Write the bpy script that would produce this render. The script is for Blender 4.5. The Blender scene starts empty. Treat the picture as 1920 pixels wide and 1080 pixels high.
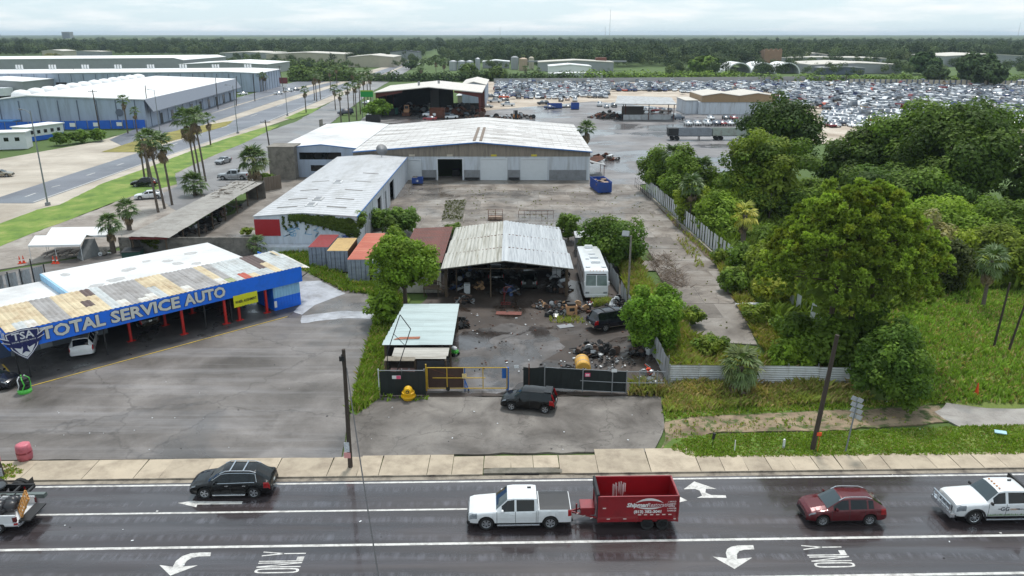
import bpy,bmesh,math,random
import numpy as np
from mathutils import Vector,Matrix,Euler
SC=bpy.context.scene
# --------- camera
F,HC=1450.0,27.0
PITCH=math.atan(476/F)
cam_d=bpy.data.cameras.new("camera")
cam_d.sensor_width=36.0
cam_d.lens=36.0*F/1920.0
cam_d.clip_start,cam_d.clip_end=0.5,60000.0
cam=bpy.data.objects.new("camera",cam_d)
cam.location=(0,0,HC)
cam.rotation_euler=(math.pi/2-PITCH,0,0)
SC.collection.objects.link(cam)
SC.camera=cam
# --------- sky
SUN_EL,SUN_AZ=math.radians(63),math.radians(10)
W=bpy.data.worlds.new("World")
SC.world=W
W.use_nodes=True
nt=W.node_tree
nt.nodes.clear()
def wn(t,**k):
 n=nt.nodes.new(t)
 for a,b in k.items():
  setattr(n,a,b)
 return n
wo=wn("ShaderNodeOutputWorld")
bg=wn("ShaderNodeBackground")
bg.inputs[1].default_value=0.056
sky=wn("ShaderNodeTexSky",sky_type='NISHITA',sun_disc=False)
sky.sun_elevation=SUN_EL
sky.sun_rotation=SUN_AZ
sky.air_density,sky.dust_density,sky.ozone_density=1.0,0.6,2.0
tc=wn("ShaderNodeTexCoord")
sep=wn("ShaderNodeSeparateXYZ")
nt.links.new(tc.outputs["Generated"],sep.inputs[0])
mx=wn("ShaderNodeMath",operation='ADD');mx.inputs[1].default_value=0.11
ab=wn("ShaderNodeMath",operation='ABSOLUTE')
nt.links.new(sep.outputs[2],ab.inputs[0]);nt.links.new(ab.outputs[0],mx.inputs[0])
dx=wn("ShaderNodeMath",operation='DIVIDE');dy=wn("ShaderNodeMath",operation='DIVIDE')
nt.links.new(sep.outputs[0],dx.inputs[0]);nt.links.new(mx.outputs[0],dx.inputs[1])
nt.links.new(sep.outputs[1],dy.inputs[0]);nt.links.new(mx.outputs[0],dy.inputs[1])
cb=wn("ShaderNodeCombineXYZ")
nt.links.new(dx.outputs[0],cb.inputs[0]);nt.links.new(dy.outputs[0],cb.inputs[1])
n1=wn("ShaderNodeTexNoise");n1.inputs["Scale"].default_value=0.75;n1.inputs["Detail"].default_value=7;n1.inputs["Roughness"].default_value=0.6
nt.links.new(cb.outputs[0],n1.inputs["Vector"])
rp=wn("ShaderNodeValToRGB")
rp.color_ramp.elements[0].position,rp.color_ramp.elements[0].color=0.46,(0.0,0.0,0.0,1)
rp.color_ramp.elements[1].position,rp.color_ramp.elements[1].color=0.64,(0.9,0.9,0.9,1)
nt.links.new(n1.outputs["Fac"],rp.inputs[0])
mixs=wn("ShaderNodeMix",data_type='RGBA')
nt.links.new(rp.outputs[0],mixs.inputs[0])
veil=wn("ShaderNodeMix",data_type='RGBA')
veil.inputs[0].default_value=0.78
nt.links.new(sky.outputs[0],veil.inputs[6])
veil.inputs[7].default_value=(7.2,8.8,9.7,1)
nt.links.new(veil.outputs[2],mixs.inputs[6])
mixs.inputs[7].default_value=(9.7,9.9,9.9,1)
nt.links.new(mixs.outputs[2],bg.inputs[0])
nt.links.new(bg.outputs[0],wo.inputs[0])
# --------- sun
sun_d=bpy.data.lights.new("sun",'SUN')
sun_d.energy=1.5
sun_d.angle=math.radians(10)
sun_d.color=(1.0,0.97,0.92)
sun=bpy.data.objects.new("sun",sun_d)
sv=Vector((math.sin(SUN_AZ)*math.cos(SUN_EL),math.cos(SUN_AZ)*math.cos(SUN_EL),math.sin(SUN_EL)))
sun.rotation_euler=sv.to_track_quat('Z','Y').to_euler()
sun.location=(0,0,80)
SC.collection.objects.link(sun)
# --------- view
SC.view_settings.view_transform='Standard'
SC.view_settings.look='None'
SC.view_settings.gamma=1.0
SC.view_settings.use_curve_mapping=False
SC.view_settings.exposure=0.98
SC.cycles.max_bounces=6
SC.cycles.diffuse_bounces=3
SC.cycles.glossy_bounces=3
SC.cycles.transparent_max_bounces=8
SC.cycles.volume_bounces=0
SC.cycles.caustics_reflective=False
SC.cycles.caustics_refractive=False
# ========= helpers
R=math.radians
PI=math.pi
cp_,sp_=math.cos(PITCH),math.sin(PITCH)
rnd=random.Random(7)
NR=np.random.default_rng(11)
def G(px,py,z=0.0):
 """point of the photograph -> place on the level z (survey of the site)"""
 a,b=(px-960)/F,(540-py)/F
 t=(z-HC)/(-sp_+b*cp_)
 return Vector((a*t,(cp_+b*sp_)*t,z))
def HT(px,pyb,pyt):
 """height of an upright thing that stands at (px, pyb) and ends at row pyt"""
 Y=G(px,pyb).y
 b=(540-pyt)/F
 return(b*Y*cp_-Y*sp_)/(cp_+b*sp_)+HC
def S(r,g=None,b=None):
 if g is None:
  h=r.lstrip('#');r,g,b=int(h[0:2],16),int(h[2:4],16),int(h[4:6],16)
 f=lambda c:(c/255/12.92) if c/255<=0.04045 else((c/255+0.055)/1.055)**2.4
 return(f(r),f(g),f(b),1.0)
# --------- materials
MATS={}
class NT:
 def __init__(s,name):
  s.m=bpy.data.materials.new(name);s.m.use_nodes=True
  s.t=s.m.node_tree;s.b=s.t.nodes["Principled BSDF"]
 def n(s,t,**k):
  x=s.t.nodes.new(t)
  for a,b in k.items():setattr(x,a,b)
  return x
 def l(s,a,b):s.t.links.new(a,b)
 def noise(s,vec,scale,detail=4,rough=0.6,dist=0.0):
  x=s.n("ShaderNodeTexNoise");x.inputs["Scale"].default_value=scale
  x.inputs["Detail"].default_value=detail;x.inputs["Roughness"].default_value=rough
  x.inputs["Distortion"].default_value=dist
  if vec is not None:s.l(vec,x.inputs["Vector"])
  return x.outputs["Fac"]
 def ramp(s,fac,pts):
  x=s.n("ShaderNodeValToRGB");e=x.color_ramp.elements
  while len(e)<len(pts):e.new(0.5)
  for i,(p,c) in enumerate(pts):
   e[i].position=p
   e[i].color=c if isinstance(c,tuple) else(c,c,c,1)
  s.l(fac,x.inputs[0]);return x.outputs[0]
 def mix(s,fac,a,b,mode='MIX'):
  x=s.n("ShaderNodeMix",data_type='RGBA',blend_type=mode)
  for i,v in((0,fac),(6,a),(7,b)):
   if isinstance(v,(int,float)):x.inputs[i].default_value=v
   elif isinstance(v,tuple):x.inputs[i].default_value=v
   else:s.l(v,x.inputs[i])
  return x.outputs[2]
 def math(s,op,a,b=0.0):
  x=s.n("ShaderNodeMath",operation=op)
  for i,v in((0,a),(1,b)):
   if isinstance(v,(int,float)):x.inputs[i].default_value=v
   else:s.l(v,x.inputs[i])
  return x.outputs[0]
 def coord(s,world=False,scale=(1,1,1),rot=0.0):
  if world:o=s.n("ShaderNodeNewGeometry").outputs["Position"]
  else:o=s.n("ShaderNodeTexCoord").outputs["Object"]
  if scale==(1,1,1) and rot==0.0:return o
  mp=s.n("ShaderNodeMapping");mp.inputs["Scale"].default_value=scale
  mp.inputs["Rotation"].default_value=(0,0,rot)
  s.l(o,mp.inputs["Vector"]);return mp.outputs[0]
 def set(s,**k):
  nm=dict(col="Base Color",rough="Roughness",metal="Metallic",spec="Specular IOR Level",coat="Coat Weight",crough="Coat Roughness",alpha="Alpha")
  for a,v in k.items():
   i=s.b.inputs[nm[a]]
   if isinstance(v,(int,float,tuple)):i.default_value=v
   else:s.l(v,i)
 def bump(s,h,strength=0.3,dist=0.05):
  x=s.n("ShaderNodeBump");x.inputs["Strength"].default_value=strength;x.inputs["Distance"].default_value=dist
  s.l(h,x.inputs["Height"]);s.l(x.outputs[0],s.b.inputs["Normal"])
def mul(c,k):return(c[0]*k,c[1]*k,c[2]*k,1.0)
WORLD_GRAIN=set('streaked_tin blotched_tin pale_green_tin grey_white_tin dull_grey_tin tin_cream tin_grey tin_pale rusty_red_roof concrete_block white_fence_panel grey_fence_panel'.split())
def mat(name,col,rough=0.6,metal=0.0,var=0.18,scale=2.5,coat=0.0,dirt=None,dirt_amt=0.35,dscale=0.8,bump=0.0,stretch=(1,1,1),spec=0.5,objrand=0.0,world=False):
 """plain surface with grain, blotches and optional dirt"""
 if name in MATS:return MATS[name]
 s=NT(name)
 v=s.coord(world or name in WORLD_GRAIN,scale=stretch)
 f=s.noise(v,scale,5)
 c=s.ramp(f,[(0.25,mul(col,1-var)),(0.75,mul(col,1+var))])
 if dirt is not None:
  d=s.ramp(s.noise(v,dscale,7,0.7),[(0.45,0.0),(0.72,dirt_amt*2)])
  c=s.mix(d,c,dirt)
 if objrand:
  oi=s.n("ShaderNodeObjectInfo").outputs["Random"]
  k=s.ramp(oi,[(0,1-objrand),(1,1+objrand)])
  c=s.mix(1.0,c,k,'MULTIPLY')
 s.set(col=c,rough=rough,metal=metal,spec=spec)
 if coat:s.set(coat=coat,crough=0.08)
 if bump:s.bump(f,bump)
 MATS[name]=s.m
 return s.m
def tintmat(name,base,rough=0.7,attr="tint",trans=0.0,var=0.25,nscale=3.0,spec=0.3):
 """leaf or paint whose own colour comes with each piece (colour attribute)"""
 if name in MATS:return MATS[name]
 s=NT(name)
 a=s.n("ShaderNodeAttribute");a.attribute_name=attr
 f=s.noise(s.coord(True),nscale,3)
 k=s.ramp(f,[(0.2,1-var),(0.8,1+var)])
 c=s.mix(1.0,s.mix(1.0,a.outputs["Color"],base,'MULTIPLY'),k,'MULTIPLY')
 s.set(col=c,rough=rough,spec=spec)
 if trans:
  tr=s.n("ShaderNodeBsdfTranslucent");s.l(s.mix(1.0,c,(1.2,1.35,0.6,1),'MULTIPLY'),tr.inputs[0])
  ms=s.n("ShaderNodeMixShader");ms.inputs[0].default_value=trans
  s.l(s.b.outputs[0],ms.inputs[1]);s.l(tr.outputs[0],ms.inputs[2])
  s.l(ms.outputs[0],s.t.nodes["Material Output"].inputs[0])
 MATS[name]=s.m
 return s.m
def objcolmat(name,rough=0.35,coat=0.5,metal=0.0):
 if name in MATS:return MATS[name]
 s=NT(name)
 o=s.n("ShaderNodeObjectInfo").outputs["Color"]
 k=s.ramp(s.noise(s.coord(),1.6,4),[(0.3,0.82),(0.7,1.08)])
 s.set(col=s.mix(1.0,o,k,'MULTIPLY'),rough=rough,metal=metal)
 if coat:s.set(coat=coat,crough=0.1)
 MATS[name]=s.m
 return s.m
def groundmat(name,base,dark,light,scale=0.25,crack=0.0,crack_scale=0.22,streak=None,wet=0.0,wet_scale=0.12,stain=0.5,rough=0.75,rmin=0.12,grass=None,grass_amt=0.5,grain=0.12,puddle_pos=0.62,crackcol=None,objrand=0.0):
 if name in MATS:return MATS[name]
 s=NT(name)
 v=s.coord(True)
 big=s.noise(v,scale,8,0.62,0.4)
 c=s.ramp(big,[(0.30,dark),(0.5,base),(0.72,light)])
 fine=s.noise(v,9.0,4,0.75)
 c=s.mix(1.0,c,s.ramp(fine,[(0.25,1-grain),(0.75,1+grain)]),'MULTIPLY')
 st=s.ramp(s.noise(v,scale*3.1,6,0.7,0.9),[(0.54,0.0),(0.70,stain)])
 c=s.mix(st,c,mul(dark,0.75))
 if streak is not None:
  ang,sc,amt,scol=streak
  vs=s.coord(True,(sc*0.06,sc,1),-ang)
  f=s.ramp(s.noise(vs,1.0,6,0.7,0.15),[(0.48,0.0),(0.70,amt)])
  c=s.mix(f,c,scol)
 if grass is not None:
  g=s.ramp(s.noise(v,scale*2.3,9,0.72,0.3),[(0.50-grass_amt*0.3,0.0),(0.58-grass_amt*0.3,1.0)])
  g2=s.mix(s.noise(v,3.0,4),grass,mul(grass,0.5))
  c=s.mix(g,c,g2)
 hgt=fine
 if crack:
  wv=s.n("ShaderNodeVectorMath",operation='ADD')
  nz=s.n("ShaderNodeTexNoise");nz.inputs["Scale"].default_value=0.9;nz.inputs["Detail"].default_value=5
  s.l(v,nz.inputs["Vector"]);s.l(v,wv.inputs[0])
  sc2=s.n("ShaderNodeVectorMath",operation='SCALE');sc2.inputs[3].default_value=2.2
  s.l(nz.outputs["Color"],sc2.inputs[0]);s.l(sc2.outputs[0],wv.inputs[1])
  vo=s.n("ShaderNodeTexVoronoi",feature='DISTANCE_TO_EDGE');vo.inputs["Scale"].default_value=crack_scale
  s.l(wv.outputs[0],vo.inputs["Vector"])
  ck=s.ramp(vo.outputs["Distance"],[(0.0,crack),(0.010,0.0)])
  c=s.mix(ck,c,crackcol if crackcol else mul(dark,0.4))
 if wet:
  wf=s.noise(v,wet_scale,6,0.6,0.6)
  pud=s.ramp(wf,[(puddle_pos-0.10,0.0),(puddle_pos,1.0)])
  c=s.mix(s.math('MULTIPLY',pud,wet*0.45),c,mul(dark,0.55))
  r=s.ramp(s.math('MULTIPLY',pud,wet),[(0.0,rough),(1.0,rmin)])
  s.set(rough=r)
 else:
  s.set(rough=rough)
 if objrand:c=s.mix(1.0,c,s.ramp(s.n('ShaderNodeObjectInfo').outputs['Random'],[(0,1-objrand),(1,1+objrand)]),'MULTIPLY')
 s.set(col=c)
 s.bump(hgt,0.12,0.02)
 MATS[name]=s.m
 return s.m
# --------- mesh builder
class MB:
 def __init__(s):s.v=[];s.f=[];s.mi=[];s.cm=0
 def add(s,vs,fs):
  o=len(s.v);s.v+=[tuple(p) for p in vs]
  for f in fs:s.f.append([i+o for i in f]);s.mi.append(s.cm)
  return s
 def m(s,i):s.cm=i;return s
 def box(s,x0,x1,y0,y1,z0,z1,M=None):
  vs=[(x,y,z) for z in(z0,z1) for y in(y0,y1) for x in(x0,x1)]
  if M is not None:vs=[M@Vector(p) for p in vs]
  return s.add(vs,[(0,2,3,1),(4,5,7,6),(0,1,5,4),(2,6,7,3),(0,4,6,2),(1,3,7,5)])
 def cbox(s,c,d,rz=0.0,rx=0.0,ry=0.0):
  M=Matrix.Translation(c)@Euler((rx,ry,rz)).to_matrix().to_4x4()
  return s.box(-d[0]/2,d[0]/2,-d[1]/2,d[1]/2,-d[2]/2,d[2]/2,M)
 def quad(s,*p):return s.add(p,[tuple(range(len(p)))])
 def prism(s,pts,z0,z1):
  n=len(pts)
  vs=[(p[0],p[1],z0) for p in pts]+[(p[0],p[1],z1) for p in pts]
  return s.add(vs,[tuple(reversed(range(n))),tuple(range(n,2*n))]+[(i,(i+1)%n,n+(i+1)%n,n+i) for i in range(n)])
 def slab(s,pts,t):
  """closed sheet of thickness t below the given 3-D outline"""
  n=len(pts)
  vs=[tuple(p) for p in pts]+[(p[0],p[1],p[2]-t) for p in pts]
  return s.add(vs,[tuple(range(n)),tuple(reversed(range(n,2*n)))]+[(i,n+i,n+(i+1)%n,(i+1)%n) for i in range(n)])
 def tube(s,p0,p1,r0,r1=None,n=6,caps=True):
  r1=r0 if r1 is None else r1
  p0,p1=Vector(p0),Vector(p1);d=(p1-p0)
  if d.length<1e-6:return s
  d.normalize();a=d.orthogonal().normalized();b=d.cross(a)
  vs=[];
  for p,r in((p0,r0),(p1,r1)):
   for i in range(n):
    t=2*PI*i/n
    vs.append(p+(a*math.cos(t)+b*math.sin(t))*r)
  fs=[(i,(i+1)%n,n+(i+1)%n,n+i) for i in range(n)]
  if caps:fs+=[tuple(reversed(range(n))),tuple(range(n,2*n))]
  return s.add(vs,fs)
 def path(s,pts,r,n=5):
  for i in range(len(pts)-1):s.tube(pts[i],pts[i+1],r if not isinstance(r,(list,tuple)) else r[i],None if not isinstance(r,(list,tuple)) else r[i+1],n)
  return s
 def lathe(s,prof,n=16,c=(0,0,0),axis='z'):
  vs=[]
  for(r,z) in prof:
   for i in range(n):
    t=2*PI*i/n
    p=(r*math.cos(t),r*math.sin(t),z)
    if axis=='y':p=(p[0],p[2],p[1])
    if axis=='x':p=(p[2],p[0],p[1])
    vs.append((p[0]+c[0],p[1]+c[1],p[2]+c[2]))
  fs=[]
  for k in range(len(prof)-1):
   for i in range(n):
    j=(i+1)%n
    fs.append((k*n+i,k*n+j,(k+1)*n+j,(k+1)*n+i))
  fs.append(tuple(reversed(range(n))));fs.append(tuple(range((len(prof)-1)*n,len(prof)*n)))
  return s.add(vs,fs)
 def blob(s,c,r,seed=0,rough=0.25,sub=1):
  rr=random.Random(seed);bm=bmesh.new()
  bmesh.ops.create_icosphere(bm,subdivisions=sub,radius=1)
  vs=[]
  for v in bm.verts:
   k=1+rr.uniform(-rough,rough)
   vs.append((c[0]+v.co.x*r[0]*k,c[1]+v.co.y*r[1]*k,c[2]+v.co.z*r[2]*k))
  bm.verts.ensure_lookup_table()
  fs=[tuple(v.index for v in f.verts) for f in bm.faces]
  bm.free();return s.add(vs,fs)
def link(o):SC.collection.objects.link(o);return o
def tag(o,label=None,cat=None,group=None,kind=None):
 if label:o["label"]=label
 if cat:o["category"]=cat
 if group:o["group"]=group
 if kind:o["kind"]=kind
 return o
def obj(name,mb,mats,parent=None,smooth=False,label=None,cat=None,group=None,kind=None,loc=None,rz=0.0,org=None,bevel=0.0):
 me=bpy.data.meshes.new(name)
 vs=mb.v if org is None else[(p[0]-org[0],p[1]-org[1],p[2]-org[2]) for p in mb.v]
 me.from_pydata(vs,[],mb.f)
 for m_ in(mats if isinstance(mats,(list,tuple)) else[mats]):me.materials.append(m_)
 if any(mb.mi):me.polygons.foreach_set("material_index",mb.mi)
 if smooth:me.polygons.foreach_set("use_smooth",[True]*len(me.polygons))
 bm=bmesh.new();bm.from_mesh(me);bmesh.ops.recalc_face_normals(bm,faces=bm.faces)
 if bevel:
  es=[e for e in bm.edges if len(e.link_faces)==2 and e.calc_face_angle(0)>0.5]
  bmesh.ops.bevel(bm,geom=es,offset=bevel,segments=2,affect='EDGES',clamp_overlap=True)
 bm.to_mesh(me);bm.free()
 o=bpy.data.objects.new(name,me);link(o)
 if loc is not None:o.location=loc
 elif org is not None and parent is None:o.location=org
 o.rotation_euler.z=rz
 if parent is not None:o.parent=parent
 return tag(o,label,cat,group,kind)
def thing(name,label,cat,loc=(0,0,0),rz=0.0,group=None):
 o=bpy.data.objects.new(name,None);link(o)
 o.empty_display_size=0.3
 o.location=loc;o.rotation_euler.z=rz
 return tag(o,label,cat,group)
def children(o):return CH.get(o.name,None) or[c for c in bpy.data.objects if c.parent==o]
CH={}
def snapshot(o):
 """list of (object, parent index) for a thing, its parts and sub-parts"""
 out=[(o,-1)];i=0
 allc={}
 for c in bpy.data.objects:
  if c.parent is not None:allc.setdefault(c.parent.name,[]).append(c)
 while i<len(out):
  for c in allc.get(out[i][0].name,[]):out.append((c,i))
  i+=1
 return out
def dup(snap,loc,rz=0.0,label=None,group=None,scale=None,color=None):
 new=[]
 for(o,pi) in snap:
  c=o.copy();link(c)
  if pi>=0:c.parent=new[pi]
  new.append(c)
 r=new[0];r.location=loc;r.rotation_euler.z=rz
 if scale is not None:r.scale=scale if isinstance(scale,(tuple,list)) else(scale,)*3
 if label:r["label"]=label
 if group:r["group"]=group
 if color is not None:
  for c in new:c.color=color
 return r
def npmesh(name,V,Fq,mats,tint=None,parent=None,smooth=False,fmat=None):
 """fast mesh from arrays; Fq is (n,3) or (n,4); tint per vertex"""
 me=bpy.data.meshes.new(name)
 V=np.asarray(V,dtype=np.float32);Fq=np.asarray(Fq,dtype=np.int32)
 n,k=Fq.shape
 me.vertices.add(len(V));me.vertices.foreach_set("co",V.ravel())
 me.loops.add(n*k);me.loops.foreach_set("vertex_index",Fq.ravel())
 me.polygons.add(n);me.polygons.foreach_set("loop_start",np.arange(0,n*k,k,dtype=np.int32))
 for m_ in(mats if isinstance(mats,(list,tuple)) else[mats]):me.materials.append(m_)
 if fmat is not None:me.polygons.foreach_set("material_index",np.asarray(fmat,dtype=np.int32))
 if smooth:me.polygons.foreach_set("use_smooth",np.ones(n,dtype=bool))
 if tint is not None:
  a=me.color_attributes.new("tint",'FLOAT_COLOR','POINT')
  t4=np.ones((len(V),4),dtype=np.float32);t4[:,:3]=tint
  a.data.foreach_set("color",t4.ravel())
 me.update(calc_edges=True)
 o=bpy.data.objects.new(name,me);link(o)
 if parent is not None:o.parent=parent
 return o
def textmesh(body,size,depth=0.01,bold=0.0,font_shear=0.0,align='CENTER'):
 """lettering as mesh data in the x-y plane, centred"""
 cu=bpy.data.curves.new("lettering",'FONT');cu.body=body;cu.size=size
 cu.extrude=depth;cu.offset=bold;cu.shear=font_shear;cu.resolution_u=2
 cu.align_x=align;cu.align_y='CENTER'
 o=bpy.data.objects.new("lettering",cu);link(o)
 dg=bpy.context.evaluated_depsgraph_get()
 me=bpy.data.meshes.new_from_object(o.evaluated_get(dg))
 bpy.data.objects.remove(o);bpy.data.curves.remove(cu)
 return me
def lettering(body,size,mat_,parent,M,name="lettering",depth=0.01,bold=0.0,shear=0.0,stretch=1.0,align='CENTER'):
 me=textmesh(body,size,depth,bold,shear,align)
 me.transform(M@Matrix.Diagonal((stretch,1,1,1)))
 me.materials.clear();me.materials.append(mat_)
 o=bpy.data.objects.new(name,me);link(o)
 if parent is not None:o.parent=parent
 return o
def frame_M(org,ux,uy):
 """matrix whose x axis is ux, y axis uy (both unit 3-vectors) at org"""
 ux,uy=Vector(ux).normalized(),Vector(uy).normalized();uz=ux.cross(uy)
 M=Matrix((ux,uy,uz)).transposed().to_4x4();M.translation=Vector(org)
 return M
# ========= the ground, roads and pavements
KR=0.0235
def RD(x,off):return(x,off+KR*x)
m_asph_lot=groundmat("lot_asphalt",S(100,94,90),S(66,60,55),S(132,126,122),0.15,crack=0.4,crack_scale=0.07,streak=(R(64),0.45,0.42,S(156,154,156)),wet=0.85,wet_scale=0.08,stain=0.45,rough=0.6,rmin=0.15,grain=.2)
m_apron=groundmat("apron_asphalt",S(104,98,93),S(68,62,57),S(136,130,123),0.25,crack=0.45,crack_scale=0.14,stain=0.5,rough=0.8,wet=0.3,wet_scale=0.2)
m_dirt=groundmat("oily_dirt",S(62,52,46),S(40,33,29),S(86,77,71),0.2,stain=0.6,rough=0.75,wet=0.9,wet_scale=0.14,rmin=0.10,puddle_pos=0.58,grain=0.3)
m_conc=groundmat("old_concrete",S(124,116,108),S(78,69,61),S(156,150,144),0.14,crack=0.6,crack_scale=0.2,stain=0.5,rough=0.7,wet=0.75,wet_scale=0.07,rmin=0.12,puddle_pos=0.60)
m_wet=groundmat("wet_yard",S(112,108,108),S(78,72,72),S(150,146,146),0.06,streak=(0.0,0.3,0.4,S(160,158,158)),stain=0.5,rough=0.6,wet=0.9,wet_scale=0.05,rmin=0.1,puddle_pos=0.55)
m_sand=groundmat("pale_dirt",S(178,164,148),S(146,130,114),S(200,190,176),0.06,stain=0.4,rough=0.9)
m_sandy=groundmat("sandy_track",S(140,122,100),S(98,82,67),S(168,148,122),0.5,streak=(0.0,0.8,0.5,S(120,102,86)),stain=0.4,rough=0.9,grass=S(84,98,46),grass_amt=0.0)
m_lotdirt=groundmat("gravel_verge",S(150,142,134),S(118,108,100),S(176,170,162),0.18,stain=0.3,rough=0.9,crack=0.4,crack_scale=0.1)
m_pale=groundmat("pale_road_concrete",S(176,166,152),S(148,136,122),S(198,188,174),0.07,streak=(R(-42),0.35,0.4,S(140,132,124)),stain=0.3,rough=0.8)
m_blvd=groundmat("boulevard_asphalt",S(104,106,114),S(86,88,96),S(124,126,134),0.06,streak=(R(50),0.3,0.3,S(130,132,140)),stain=0.2,rough=0.5,wet=0.6,wet_scale=0.05,rmin=0.2)
m_street=groundmat("side_street_asphalt",S(122,120,120),S(98,95,95),S(146,144,143),0.08,stain=0.3,rough=0.55,wet=0.6,wet_scale=0.06,rmin=0.15)
m_terrain=groundmat("rough_green_ground",S(74,88,42),S(52,64,30),S(104,108,62),0.05,stain=0.3,rough=0.95,grass=S(84,108,44),grass_amt=0.6,grain=0.3)
m_lawn=groundmat("lawn",S(106,132,50),S(76,104,38),S(146,150,82),0.28,stain=0.35,rough=0.95,grain=0.3)
m_verge=groundmat("verge_soil",S(96,120,46),S(74,94,36),S(124,134,64),0.4,stain=0.3,rough=0.95,grain=0.35)
m_meadow=groundmat("meadow_soil",S(104,118,52),S(78,92,40),S(140,138,86),0.15,stain=0.3,rough=0.95,grain=0.35)
def road_material():
 s=NT("wet_road_asphalt")
 v=s.coord(True)
 vs=s.coord(True,(0.05,1.1,1),0.0)
 big=s.noise(vs,0.9,6,0.6)
 c=s.ramp(big,[(0.3,S(42,36,37)),(0.52,S(58,51,52)),(0.75,S(80,75,78))])
 c=s.mix(1.0,c,s.ramp(s.noise(v,11,4,0.8),[(0.25,0.82),(0.75,1.18)]),'MULTIPLY')
 sx=s.n("ShaderNodeSeparateXYZ");s.l(v,sx.inputs[0])
 off=s.math('SUBTRACT',sx.outputs[1],s.math('MULTIPLY',sx.outputs[0],KR))
 tr=s.noise(s.coord(True,(2.6,0.5,1)),1.0,5,0.7)
 band=s.n("ShaderNodeTexWave",wave_type='BANDS',bands_direction='Y');band.inputs["Scale"].default_value=0.19;band.inputs["Distortion"].default_value=1.2;band.inputs["Detail"].default_value=2
 s.l(v,band.inputs["Vector"])
 tm=s.math('MULTIPLY',s.ramp(tr,[(0.45,0.0),(0.75,0.8)]),s.ramp(band.outputs["Fac"],[(0.55,0.0),(0.95,1.0)]))
 c=s.mix(tm,c,S(100,97,104))
 wet=s.noise(s.coord(True,(0.10,0.9,1)),0.8,5,0.6,0.5)
 r=s.ramp(wet,[(0.35,0.14),(0.70,0.40)])
 s.set(col=c,rough=r,spec=0.5);s.set(coat=s.ramp(wet,[(0.40,0.9),(0.66,0.15)]),crough=.07)
 s.bump(s.noise(v,26,3,0.7),0.10,0.01)
 return s.m
m_road=road_material()
m_paint=mat("road_paint",S(206,204,200),0.6,var=0.14,scale=4,dirt=S(110,106,103),dirt_amt=0.42,dscale=2.2)
m_paint_y=mat("yellow_paint",S(190,160,60),0.6,var=0.15,dirt=S(110,100,80),dirt_amt=0.4)
m_walk=mat("sidewalk_concrete",S(176,162,142),0.85,var=0.10,scale=1.2,dirt=S(118,104,90),dirt_amt=0.4,dscale=0.5,bump=0.05,objrand=0.12)
m_kerb=mat("kerb_concrete",S(150,140,126),0.85,var=0.12,scale=1.0,dirt=S(84,76,70),dirt_amt=0.6,dscale=0.9,bump=0.05)
m_dark=mat("dark_void",S(24,22,22),0.9,var=0.1)
def jit(pts,amp,step):
 if amp<=0:return pts
 out=[]
 for i,p in enumerate(pts):
  q=pts[(i+1)%len(pts)];d=(Vector(q)-Vector(p));n=max(1,min(60,int(d.length/step)))
  nrm=Vector((-d.y,d.x,0)).normalized() if d.length else Vector((0,0,0))
  for k in range(n):
   out.append(tuple(Vector(p)+d*(k/n)+nrm*(rnd.uniform(-amp,amp) if k else 0)))
 return out
def sheet(name,px,z,m_,amp=0.0,step=2.0,world=False,parent=None,thick=0.0):
 pts=[tuple(G(x,y,z)) if not world else(x,y,z) for x,y in px]
 pts=jit(pts,amp,step)
 mb=MB()
 if thick:mb.slab(pts,thick)
 else:mb.quad(*pts)
 o=obj(name,mb,m_,parent)
 bm=bmesh.new();bm.from_mesh(o.data);bmesh.ops.triangulate(bm,faces=[f for f in bm.faces if len(f.verts)>4])
 for f in bm.faces:
  if not thick and f.normal.z<0:f.normal_flip()
 bm.to_mesh(o.data);bm.free()
 if parent is None:o["kind"]="structure"
 return o
mb=MB();ring=[0,60,200,700,2500,9000,30000]
n=48;mb.v.append((0,0,-0.15))
for r_ in ring[1:]:
 for i in range(n):mb.v.append((r_*math.cos(2*PI*i/n),r_*math.sin(2*PI*i/n),-0.15))
for i in range(n):mb.f.append([0,1+i,1+(i+1)%n]);mb.mi.append(0)
for k in range(len(ring)-2):
 for i in range(n):
  a=1+k*n;b=a+n;j=(i+1)%n
  mb.f.append([a+i,b+i,b+j,a+j]);mb.mi.append(0)
obj("ground",mb,m_terrain,kind="structure")
road=sheet("road",[RD(-130,16),RD(130,16),RD(130,43.75),RD(-130,43.75)],-0.10,m_road,world=True)
def strip(name,x0,x1,off,w,z,m_,parent):
 mb=MB();a,b,c,d=RD(x0,off-w/2),RD(x1,off-w/2),RD(x1,off+w/2),RD(x0,off+w/2)
 mb.quad((*a,z),(*b,z),(*c,z),(*d,z));return obj(name,mb,m_,parent)
strip("edge_line",-120,120,43.06,0.17,-0.094,m_paint,road)
strip("lane_line",-120,1.5,40.05,0.16,-0.094,m_paint,road)
for k in range(9):strip("lane_line",34+12*k,37+12*k,40.05,0.14,-0.094,m_paint,road)
strip("lane_line",-120,120,36.75,0.20,-0.094,m_paint,road)
strip("lane_line",-120,120,33.55,0.20,-0.094,m_paint,road)
strip("lane_line",-120,120,30.2,0.16,-0.094,m_paint,road)
strip("gutter",-125,125,43.52,0.42,-0.096,m_kerb,road)
for i in range(60):
 x=-58+i*2.05+rnd.uniform(-.4,.4)
 if rnd.random()<.28:
  o_=rnd.choice([40.25,36.98,33.8])
  c_=RD(x,o_);mb=MB();mb.cbox((c_[0],c_[1],-0.088),(.12,.10,.02));obj("road_marker",mb,m_paint,road)
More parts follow.
